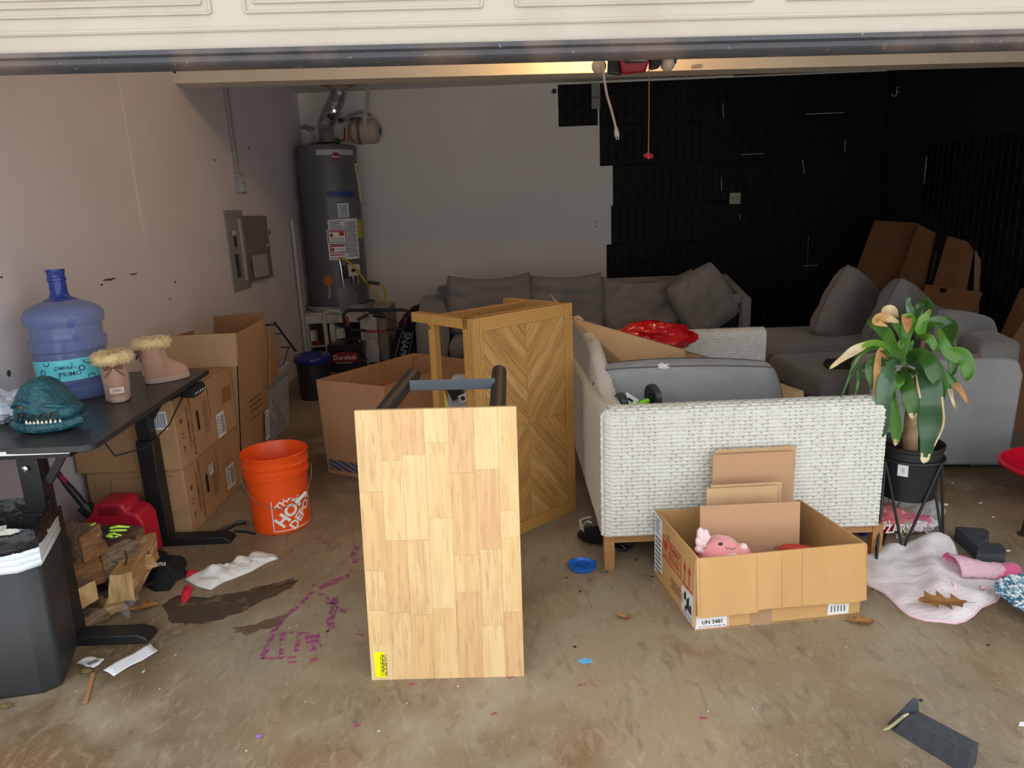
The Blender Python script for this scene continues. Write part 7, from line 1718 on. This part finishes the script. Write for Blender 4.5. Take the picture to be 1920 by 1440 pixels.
b = MB(); a_ = R_(-128); c = PC + V((.119 * math.cos(a_), .119 * math.sin(a_), .345)); n_ = V((math.cos(a_), math.sin(a_), 0)); M_ = frame(c + n_ * .0015, V((-n_.y, n_.x, 0)), (.10 * n_.x, .10 * n_.y, 1)); b.box(-.019, .019, -.028, .028, 0, .001); pl_ = obj('pot_label', b.xf(M_), M_white, po)
b = MB(); b.box(-.004, .006, -.012, .008, .0012, .0018); obj('label_print', b.xf(M_), mat('print_light', (.5, .5, .5), .7), pl_)
M_trunk = mat('plant_trunk', (.46, .33, .19), .9, c2=(.33, .21, .11), ns=4, lo=.4, hi=.6, st=(1, 1, 5), bump=.5, bs=70)
tk = [at(1706, 856, 2.76), at(1707, 820, 2.76), at(1710, 780, 2.76), at(1712, 745, 2.76), at(1711, 718, 2.76)]
tk[0].z = .375
b = MB(); b.tube(tk, [.029, .028, .027, .026, .022], 16); obj('trunk', b, M_trunk, po, smooth=60)
b = MB(); b.tube([at(1711, 725, 2.76), at(1702, 700, 2.75), at(1698, 680, 2.75)], [.014, .010, .007], 10); b.tube([at(1713, 725, 2.77), at(1724, 700, 2.78), at(1728, 660, 2.78), at(1730, 635, 2.78)], [.015, .012, .010, .007], 10); obj('branch', b, mat('branch_brown', (.25, .13, .07), .9, bump=.5, bs=60), po)
M_lf = mat('leaf_green', (.030, .095, .014), .30, c2=(.075, .19, .028), ns=2.2, lo=.45, hi=.6, st=(3, 3, 1), bump=.08, bs=12, coat=.15)
M_lfl = mat('leaf_bright_green', (.075, .21, .022), .32, c2=(.16, .33, .045), ns=2.5, lo=.45, hi=.6, bump=.05, bs=12)
M_lfg = mat('leaf_grey_green', (.035, .095, .04), .28, c2=(.10, .19, .10), ns=3, lo=.45, hi=.6, bump=.08, bs=12, coat=.2)
M_lfd = mat('leaf_dry_tan', (.55, .30, .12), .75, c2=(.38, .17, .06), ns=12, bump=.4, bs=40)
M_lfc = mat('leaf_dry_cream', (.72, .60, .38), .7, c2=(.55, .38, .18), ns=10, bump=.3, bs=40)
def cat(P, n=6):
    out = []
    for i in range(len(P) - 1):
        p0, p1, p2, p3 = P[max(i - 1, 0)], P[i], P[i + 1], P[min(i + 2, len(P) - 1)]
        for k in range(n):
            t = k / n; out.append(.5 * ((2 * p1) + (p2 - p0) * t + (2 * p0 - 5 * p1 + 4 * p2 - p3) * t * t + (3 * p1 - p0 - 3 * p2 + p3) * t ** 3))
    out.append(P[-1]); return out
def leaf(pts, wpx, m, tip=None, tipm=None, wpos=.5, fold=.25, twist=0, margin=None, seed=0):
    """pts in quarter-pixel survey coordinates (x, y[, depth]); wpx blade width there"""
    P = cat([at(1540 + p[0] / 4, 540 + p[1] / 4, p[2] if len(p) > 2 else 2.74) for p in pts]); n = len(P); W_ = wpx * .80 / 4 / 1331 * 2.85
    b = MB(); vs = []; eye = V((0, 0, CZ)); r = random.Random(seed)
    for i, p in enumerate(P):
        t = i / (n - 1); tan = (P[min(i + 1, n - 1)] - P[max(i - 1, 0)]).normalized(); view = (p - eye).normalized()
        side = tan.cross(view).normalized(); dep = side.cross(tan).normalized()
        if dep.dot(view) > 0: dep = -dep
        a = R_(twist) * t; s2 = side * math.cos(a) + dep * math.sin(a)
        w_ = W_ / 2 * (math.sin(PI * min(1, max(0, t ** (math.log(.5) / math.log(wpos))))) ** .62 + .04) * (1 + .10 * math.sin(17 * t + seed))
        for q, k in ((-1, 1), (-.84, .85), (-.45, .45), (0, 0), (.45, .45), (.84, .85), (1, 1)):
            vs.append(p + s2 * (w_ * q) + dep * (-fold * w_ * (1 - k) + .004 * math.sin(14 * t + q * 2 + seed) * abs(q)))
    b.v = vs
    for i in range(n - 1):
        for k in range(6):
            t = (i + .5) / (n - 1); mi = 0
            if tip is not None and t > tip + .018 * math.sin(k * 2 + seed): mi = 1
            if margin and ((k == 0 and margin[0] < t < margin[0] + .33) or (k == 5 and margin[1] - .38 < t < margin[1])): mi = 1
            b.f.append([i * 7 + k, i * 7 + k + 1, (i + 1) * 7 + k + 1, (i + 1) * 7 + k]); b.m.append(mi)
    return obj('leaf', b, [m, tipm or M_lfc], po, solid=.0008, smooth=70)
Lf = [
 ([(600, 560), (615, 440), (640, 330), (655, 250, 2.72), (640, 215, 2.68), (645, 270, 2.66), (640, 335, 2.66)], 105, M_lfl, .66, M_lfd, .45),
 ([(690, 260), (668, 180), (650, 110), (662, 66)], 55, M_lfg, None, None, .4),
 ([(720, 390), (700, 260, 2.78), (730, 150, 2.80), (790, 110, 2.78), (850, 160, 2.74)], 85, M_lf, None, None, .5),
 ([(765, 360, 2.72), (745, 300, 2.70), (770, 230, 2.70), (820, 160, 2.70)], 90, M_lfl, None, None, .4),
 ([(760, 380), (790, 300, 2.8), (840, 250, 2.82), (960, 270, 2.80), (950, 400, 2.76), (990, 560, 2.74), (975, 660, 2.74)], 120, M_lf, None, None, .55),
 ([(880, 290, 2.72), (910, 400, 2.68), (960, 480, 2.66), (1060, 520, 2.64), (1100, 600, 2.62), (1085, 695, 2.62)], 135, M_lfl, None, None, .6),
 ([(590, 540), (540, 440), (480, 340, 2.70), (400, 275, 2.68), (345, 255, 2.66)], 100, M_lf, None, None, .5),
 ([(605, 440), (580, 330), (550, 240, 2.72), (520, 170, 2.70), (450, 175, 2.66)], 90, M_lf, .55, M_lfc, .7),
 ([(580, 260, 2.70), (520, 235, 2.66), (440, 215, 2.64), (415, 255, 2.62), (500, 285, 2.62)], 70, M_lfc, .3, M_lfd, .5),
 ([(600, 560), (500, 450), (390, 415, 2.66), (270, 455, 2.60), (170, 520, 2.56), (60, 605, 2.54)], 72, M_lfl, .52, M_lfc, .55),
 ([(590, 560), (420, 450, 2.66), (300, 500, 2.60), (230, 620, 2.58), (190, 720, 2.58), (145, 825, 2.58)], 30, M_lf, None, None, .4),
 ([(570, 570), (470, 500, 2.70), (440, 470, 2.66), (420, 580, 2.62), (410, 700, 2.62), (395, 860, 2.62), (388, 1035, 2.62)], 50, M_lfd, None, None, .45),
 ([(590, 570), (540, 560, 2.68), (500, 640, 2.60), (470, 800, 2.58), (465, 960, 2.58), (455, 1120, 2.58)], 135, M_lfg, None, None, .62),
 ([(560, 600), (530, 700, 2.62), (540, 850, 2.60), (560, 1000, 2.60), (555, 1185, 2.60)], 90, M_lf, .93, M_lfc, .75),
 ([(610, 590), (625, 650, 2.66), (650, 760, 2.60), (680, 880, 2.58), (690, 985, 2.58)], 130, M_lf, .88, M_lfc, .62),
 ([(650, 560), (730, 570, 2.68), (800, 680, 2.58), (825, 850, 2.54), (820, 1000, 2.54), (800, 1150, 2.54), (770, 1315, 2.55)], 195, M_lfg, .94, M_lfc, .55),
 ([(640, 550), (700, 500, 2.66), (790, 530, 2.60), (860, 640, 2.56), (900, 760, 2.55), (880, 860, 2.56)], 140, M_lf, None, None, .5),
 ([(680, 560), (850, 590, 2.66), (950, 660, 2.62), (1020, 740, 2.60), (1070, 810, 2.60), (1105, 875, 2.60)], 62, M_lf, .55, M_lfd, .35),
 ([(900, 640, 2.62), (950, 720, 2.60), (980, 830, 2.60), (1012, 915, 2.60)], 34, M_lf, .45, M_lfc, .4),
 ([(740, 380), (790, 370, 2.68), (840, 420, 2.66), (865, 490, 2.65)], 75, M_lfl, None, None, .5),
 ([(600, 620), (580, 680, 2.62), (550, 735, 2.60), (518, 720, 2.60)], 95, M_lfl, None, None, .45),
 ([(580, 560), (470, 530, 2.70), (385, 550, 2.66), (370, 660, 2.64), (398, 775, 2.64)], 85, M_lf, None, None, .6),
 ([(560, 585), (400, 570, 2.80), (320, 600, 2.80), (300, 680, 2.80)], 70, M_lf, None, None, .6),
 ([(640, 600), (700, 640, 2.64), (760, 670, 2.64)], 50, M_lf, None, None, .5),
 ([(600, 580), (590, 470), (600, 400), (605, 360)], 60, M_lfl, None, None, .45),
 ([(620, 590), (650, 480), (690, 390)], 55, M_lfl, None, None, .45),
 ([(740, 640), (740, 720, 2.72), (745, 800, 2.70)], 40, M_lfd, None, None, .4),
 ([(600, 700, 2.8), (620, 740, 2.78), (700, 745, 2.76)], 50, mat('bract_brown', (.20, .07, .045), .9), None, None, .4),
 ([(270, 610, 2.6), (275, 700, 2.6), (262, 770, 2.6), (250, 810, 2.6)], 18, M_lf, None, None, .4),
 ([(500, 820, 2.62), (530, 850, 2.62), (585, 885, 2.62)], 22, M_lf, None, None, .4),
]
for k, (pts, w_, m, tip, tm, wp) in enumerate(Lf): leaf(pts, w_, m, tip, tm, wp, seed=k, margin=(.15, .85) if k == 15 else None)

# ================================================================ BAG OF SNACKS UNDER THE STAND
cb = empty('snack_bag', 'clear bag with red and blue printed wrappers under the plant stand', 'bag', (1.62, 2.82, 0))
b = crumple((1.645, 2.86, .0), .17, .10, .085, 7.7, amp=.35, fr=5, nu=50, nv=34); obj('clear_bag', b, mat('clear_bag', (.85, .88, .92), .1, alpha=.16, bump=.7, bs=25), cb, smooth=40)
b = crumple((1.585, 2.84, .0), .10, .07, .055, 3.7, amp=.3, fr=5, nu=40, nv=26); obj('red_wrapper', b, mat('wrapper_red', (.60, .015, .04), .22, c2=(.75, .70, .70), ns=7, lo=.56, hi=.60, bump=.5, bs=30), cb, smooth=30)
b = crumple((1.72, 2.83, .0), .075, .06, .035, 5.9, amp=.35, fr=6, nu=40, nv=26); obj('red_wrapper', b, mat('wrapper_pink', (.65, .02, .08), .2, c2=(.8, .75, .76), ns=9, lo=.56, hi=.60, bump=.6, bs=30), cb, smooth=30)
b = crumple((1.495, 2.82, .0), .05, .05, .045, 8.1, amp=.3, fr=6, nu=36, nv=24); obj('blue_wrapper', b, mat('wrapper_blue', (.02, .05, .36), .2, bump=.5, bs=30), cb, smooth=30)
b = crumple((1.66, 2.80, .0), .035, .04, .03, 2.2, amp=.3, fr=6); obj('kraft_wrapper', b, mat('wrapper_kraft', (.42, .33, .2), .6, bump=.5, bs=60), cb, smooth=30)
b = text('PZARK', .050, frame(at(1681, 992, 2.755), (1, .12, -.06), (.05, .25, 1)), .02); obj('wrapper_text', b, mat('white_print', (.85, .82, .78), .5), cb, smooth=0)
b = text('2U', .030, frame(at(1662, 982, 2.75), (1, .12, .16), (-.1, .2, 1)), .02); obj('wrapper_text', b, mat('white_print', (.85, .82, .78), .5), cb, smooth=0)
for k in range(3):
    b = MB(); b.tube([at(1680, 1003 + 3 * k, 2.755), at(1690, 1001 + 4 * k, 2.75), at(1697, 1008 + 4 * k, 2.755)], .004, 6, flat=.4); obj('stripe', b, M_lw, cb)
b = crumple((1.35, 2.93, 0), .10, .05, .028, 9.9, amp=.3, fr=5, nu=36, nv=24); obj('blue_wrapper', b, mat('wrapper_blue2', (.025, .06, .34), .3, bump=.5, bs=30), label='dark blue wrapper lying under the right end of the wicker sofa', cat='wrapper', smooth=30)

# ================================================================ PINK BLANKET
M_blk2 = mat('pink_blanket', (.80, .72, .735), .95, c2=(.76, .58, .635), wave=(17, 5, 'Y', 1.2), lo=.45, hi=1.0, c3=(.82, .77, .77), ns3=4, lo3=.45, hi3=.6, bump=.4, bs=200, sheen=.5)
bl_o = [(1617, 1050), (1640, 1040), (1667, 1028), (1690, 1027), (1712, 1025), (1740, 1018), (1760, 1016), (1778, 1020), (1788, 1030), (1794, 1045), (1796, 1060), (1812, 1058), (1826, 1060), (1845, 1074), (1868, 1085), (1890, 1083), (1914, 1079), (1928, 1082), (1920, 1096), (1895, 1106), (1877, 1114), (1866, 1130), (1838, 1142), (1825, 1156), (1808, 1167), (1790, 1171), (1765, 1167), (1735, 1165), (1705, 1155), (1688, 1142), (1675, 1130), (1660, 1115), (1645, 1107), (1630, 1100), (1617, 1090)]
def cloth(name, label, outline, m, hfn, rings=26, dens=4, parent=None, lift=0.0):
    P = [fl(*p) for p in outline]; Q = []
    for a, d in zip(P, P[1:] + P[:1]):
        for i in range(dens): Q.append(a.lerp(d, i / dens))
    c = sum(Q, V()) / len(Q); n = len(Q); vs = []
    for i in range(rings + 1):
        t = i / rings
        for q in Q:
            p = c.lerp(q, t); vs.append(V((p.x, p.y, .003 + lift + max(0, hfn(p.x, p.y, t)))))
    b = MB(); b.add(vs, [(i * n + k_, i * n + (k_ + 1) % n, (i + 1) * n + (k_ + 1) % n, (i + 1) * n + k_) for i in range(rings) for k_ in range(n)])
    return b, [V(v) for v in vs[-n:]]
def hb(x, y, t):
    f = .030 * abs(noise.noise(V((x * 5, y * 4.2, 3)))) + .020 * abs(noise.noise(V((x * 9, y * 13, 8)))) + .012 * math.sin(x * 16 + y * 9) 
    ridge = .045 * math.exp(-((x - y * .35 - .72) / .05) ** 2) * max(0, 1 - abs(y - 2.42) / .35)
    up = .05 * max(0, (y - 2.55)) / .2
    return (f + ridge) * min(1, (1 - t) * 5 + .18) + up * min(1, (1 - t) * 6 + .5)
bkt = empty('pink_blanket', 'pale pink and white baby blanket crumpled on the floor below the plant', 'blanket', (1.7, 2.4, 0))
b, rim = cloth('blanket', '', bl_o, M_blk2, hb); obj('blanket_cloth', b, M_blk2, bkt, smooth=70, solid=.004)
b = MB(); b.tube(rim, .0042, 6, closed=True); obj('blanket_binding', b, mat('pink_binding', (.80, .55, .60), .8), bkt)
# rolled-over fold with hot pink print
b = MB()
rl0 = [fl(1792, 1080), fl(1815, 1082), fl(1845, 1086), fl(1880, 1088), fl(1915, 1084)]
def fold(u, v):
    p = cat(rl0, 6); k = min(len(p) - 1, int(u * (len(p) - 1))); q = p[k]; a = PI * 1.15 * v
    r = .05 * (1 - .55 * u)
    return V((q.x, q.y + .03 - r * 1.3 * math.cos(a), .012 + r * math.sin(a) * 1.1 + .012 * abs(noise.noise(V((u * 6, v * 4, 1))))))
b.grid(fold, 24, 14); obj('blanket_fold', b, mat('hot_pink_print', (.80, .48, .58), .95, c2=(.80, .08, .26), ns=7, lo=.50, hi=.54, bump=.8, bs=160, sheen=.4), bkt, smooth=70, solid=.006)
b = MB()
for k in range(2):
    b.tube([fl(1788 + 3 * k, 1092 + 4 * k, .045), fl(1786 + 2 * k, 1106, .03), fl(1800, 1116 - k, .02), fl(1825, 1117, .018), fl(1848, 1110, .018), fl(1852, 1103, .022), fl(1838, 1101, .030)], .006, 8)
obj('curled_edge', b, mat('pink_binding', (.80, .55, .60), .8), bkt)
oak_leaf('orange brown oak leaf lying on the pink blanket', fl(1812, 1132, .045), 172, .155, 9, .004, .016)
# yarn rug
M_y = [mat('yarn_white', (.72, .78, .80), .95), mat('yarn_blue', (.05, .15, .25), .95), mat('yarn_light_blue', (.25, .45, .58), .95)]
yo = [(1864, 1124), (1882, 1108), (1918, 1101), (1990, 1100), (1990, 1190), (1930, 1172), (1912, 1166), (1887, 1152), (1870, 1137)]
P = [fl(*p) for p in yo]; cy = sum(P, V()) / len(P); b = MB(); r = random.Random(3)
for _ in range(1500):
    i = r.randrange(len(P)); t = r.random(); e = P[i].lerp(P[(i + 1) % len(P)], t); q = cy.lerp(e, math.sqrt(r.random()))
    h_ = .008 + .045 * (1 - ((q - cy).length / .3) ** 2 if (q - cy).length < .3 else 0) + r.uniform(0, .012)
    a = r.uniform(0, 2 * PI); b.mi = r.choice((0, 0, 1, 1, 2)); d = V((math.cos(a), math.sin(a), r.uniform(-.3, .5))) * .009
    o_ = V((q.x, q.y, max(.006, h_))); b.tube([o_ - d, o_ + V((0, 0, .003)), o_ + d], [.0032, .0048, .0032], 6)
obj('yarn_rug', b, M_y, label='blue and white looped yarn bath mat at the right picture edge', cat='mat', smooth=60)

# ================================================================ FOAM BLOCKS
M_fb = mat('grey_foam_block', (.052, .056, .066), .9, c2=(.040, .044, .052), ns=60, bump=.35, bs=250)
def ext(pts, z, drop):
    P = [fl(x, y, z) for x, y in pts]; b = MB(); b.prism([V((p.x, p.y, z - drop)) for p in P], (0, 0, drop)); return b
fo = empty('foam_corner_block', 'dark grey U shaped packing foam piece beside the pink blanket', 'foam block', (1.85, 2.58, 0))
b = ext([(1791, 987), (1803, 987), (1845, 1018), (1831, 1021)], .062, .0615); obj('foam_spine', b, M_fb, fo, bevel=.003)
b = ext([(1803, 987), (1846, 990), (1855, 996), (1855, 1014), (1838, 1015)], .061, .0605); obj('foam_pad', b, M_fb, fo, bevel=.004)
b = ext([(1831, 1020), (1845, 1017), (1876, 1018), (1886, 1028), (1886, 1040), (1831, 1040)], .060, .0595); obj('foam_pad', b, M_fb, fo, bevel=.004)
f2 = empty('foam_bar', 'long dark grey packing foam bar with an upright end, nearest on the floor', 'foam block', (1.05, 1.62, 0))
t0, t1, t2, t3 = fl(1722, 1333, .062), fl(1836, 1393, .062), fl(1822, 1410, .062), fl(1697, 1344, .062)
g0, g1, g2, g3 = fl(1736, 1352, 0), fl(1831, 1445, 0), fl(1812, 1456, 0), fl(1674, 1371, 0)
g0.z = g1.z = g2.z = g3.z = .001
b = MB(); b.hexa([g3, g2, V((t1.x, t1.y, .001)), V((t0.x, t0.y, .001)), t3, t2, t1, t0]); obj('foam_body', b, M_fb, f2, bevel=.002)
u0, u1, u2, u3 = fl(1680, 1341, .05), fl(1716, 1306, .085), fl(1722, 1310, .085), fl(1720, 1340, .055)
b = MB(); b.hexa([V((g3.x, g3.y, .001)), V((t0.x + .012, t0.y, .001)), V((t0.x + .012, t0.y + .03, .001)), V((g3.x, g3.y + .03, .001)), fl(1680, 1341, .045), fl(1720, 1334, .060), fl(1722, 1309, .092), fl(1713, 1307, .092)]); obj('foam_fin', b, M_fb, f2, bevel=.002)
b = MB(); b.tube([fl(1703, 1338, .066), fl(1694, 1343, .066), fl(1680, 1355, .03), fl(1665, 1366, .004), fl(1656, 1369, .003)], [.003, .004, .004, .004, .0015], 8, flat=.5); obj('dried_twig', b, mat('pale_stem', (.42, .38, .22), .8), label='pale dry stem lying over the near foam bar', cat='stem')
b = MB(); c = fl(1727, 1315, 0); b.ball(c + V((0, 0, .004)), .006, .004, .004, 8, 6); obj('dark_crumb', b, M_ink, label='small dark crumb right of the foam fin', cat='crumb')
b = MB(); b.hexa([fl(1908, 1362), fl(1940, 1366), fl(1940, 1352), fl(1910, 1354), fl(1910, 1360, .008), fl(1940, 1363, .008), fl(1940, 1352, .008), fl(1912, 1353, .008)]); obj('white_scrap', b, M_paper, label='small white scrap cut by the right edge near the bottom', cat='scrap', bevel=.002)

# ================================================================ TOY WHEELBARROW
wb_ = empty('toy_wheelbarrow', 'red plastic toy wheelbarrow cut by the right picture edge', 'wheelbarrow', (2.45, 3.0, 0))
M_rw = mat('toy_red', (.66, .008, .03), .3)
b = MB(); wc = V((2.56, 3.0, 0)); prof = [(.0, .075), (.14, .078), (.20, .10), (.335, .195), (.350, .20), (.352, .212), (.335, .215), (.20, .13), (.13, .10), (0, .095)]
b.lathe(prof, 40, wc, sx=1.0, sy=.72); obj('tray', b, M_rw, wb_)
b = MB(); b.tube([V((2.20, 2.80, .165)), V((2.185, 2.77, .15)), V((2.155, 2.75, .09)), V((2.14, 2.745, .0))], .016, 12); b.lathe([(.0, 0), (.026, 0), (.026, .004), (.016, .010)], 14, (2.14, 2.745, 0)); b.tube([V((2.20, 2.80, .165)), V((2.26, 2.86, .150)), V((2.38, 2.92, .118))], .014, 10); lg = obj('leg', b, M_blkp, wb_)
b = MB(); b.tube([V((2.152, 2.75, .075)), V((2.30, 2.75, .07)), V((2.45, 2.80, .07))], .012, 10); obj('leg_brace', b, M_blkp, wb_)
b = MB(); b.prism([V((2.19, 2.735, .085)), V((2.34, 2.735, .085)), V((2.34, 2.735, .15)), V((2.20, 2.735, .145))], (0, .02, 0)); obj('red_bracket', b, M_rw, wb_, bevel=.003)
b = MB(); b.box(2.58, 2.60, 2.9, 3.1, 0, .075); obj('rear_support', b, M_blkp, wb_)

# ================================================================ UNDER AND BESIDE THE WICKER SOFA
b = MB(); c = fl(1092, 1064); b.lathe([(0, .001), (.048, .001), (.054, .004), (.058, .016), (.055, .017), (.050, .006), (.02, .005), (0, .008)], 36, (c.x, c.y, 0)); 
lid_ = obj('plastic_disc', b, mat('blue_lid', (.01, .13, .52), .35), label='round blue plastic lid on the floor left of the wicker sofa leg', cat='lid')
b = MB(); b.bar((c.x - .03, c.y - .01, .009), (c.x + .03, c.y + .012, .009), .005, .006); b.bar((c.x - .02, c.y + .02, .009), (c.x + .01, c.y - .02, .009), .004, .005); obj('lid_rib', b, mat('blue_lid_dark', (.008, .08, .36), .4), lid_)
di = empty('black_dish', 'round black dish with white cord under the wicker sofa', 'dish', fl(1122, 1015))
c = fl(1120, 1012); b = MB(); b.lathe([(0, .002), (.05, .002), (.085, .022), (.088, .024), (.05, .010), (0, .008)], 32, (c.x, c.y, 0)); obj('dish_body', b, M_blkp, di)
b = MB(); b.tube([fl(1108, 970, .01), fl(1095, 972, .012), fl(1088, 976, .012), fl(1090, 986, .012), fl(1088, 992, .015), fl(1094, 997, .03), fl(1092, 988, .02), fl(1100, 978, .015), fl(1110, 980, .012)], .006, 6); obj('white_cord', b, M_white, di)
c = fl(1168, 1030); b = MB(); b.lathe([(0, .002), (.03, .002), (.050, .028), (.046, .028), (.028, .008), (0, .006)], 28, (c.x, c.y, 0)); db = obj('dark_bowl', b, mat('bowl_dark', (.03, .035, .05), .3), label='small dark bowl on the floor under the near edge of the wicker sofa', cat='bowl')
b = MB(); b.tube([fl(1165, 1022, .03), fl(1170, 1026, .03), fl(1174, 1029, .03), fl(1171, 1030, .03)], .0014, 5); obj('wire_hook', b, M_chrome, db)
# crumbs and bits around the right side of the floor
for p, s_, lb_ in (((1772, 948), .012, 'tiny pale paper bit on the floor right of the black pot'), ((1838, 944), .007, 'pale crumb on the floor above the foam block'), ((1786, 906), .006, 'pale crumb on the floor in front of the grey sofa arm'),
                   ((1890, 1034), .008, 'pale crumb on the floor just right of the foam block'), ((1862, 970), .006, 'pale crumb on the floor left of the toy wheelbarrow leg'), ((485, 1382), .009, 'tiny purple bit on the floor at the bottom left')):
    c = fl(*p); b = crumple((c.x, c.y, 0), s_, s_ * .6, s_ * .4, p[0] * .1); obj('paper_bit', b, mat('paper_bit', (.7, .66, .58), .8) if p[0] > 500 else mat('purple_bit', (.3, .15, .4), .8), label=lb_, cat='scrap')
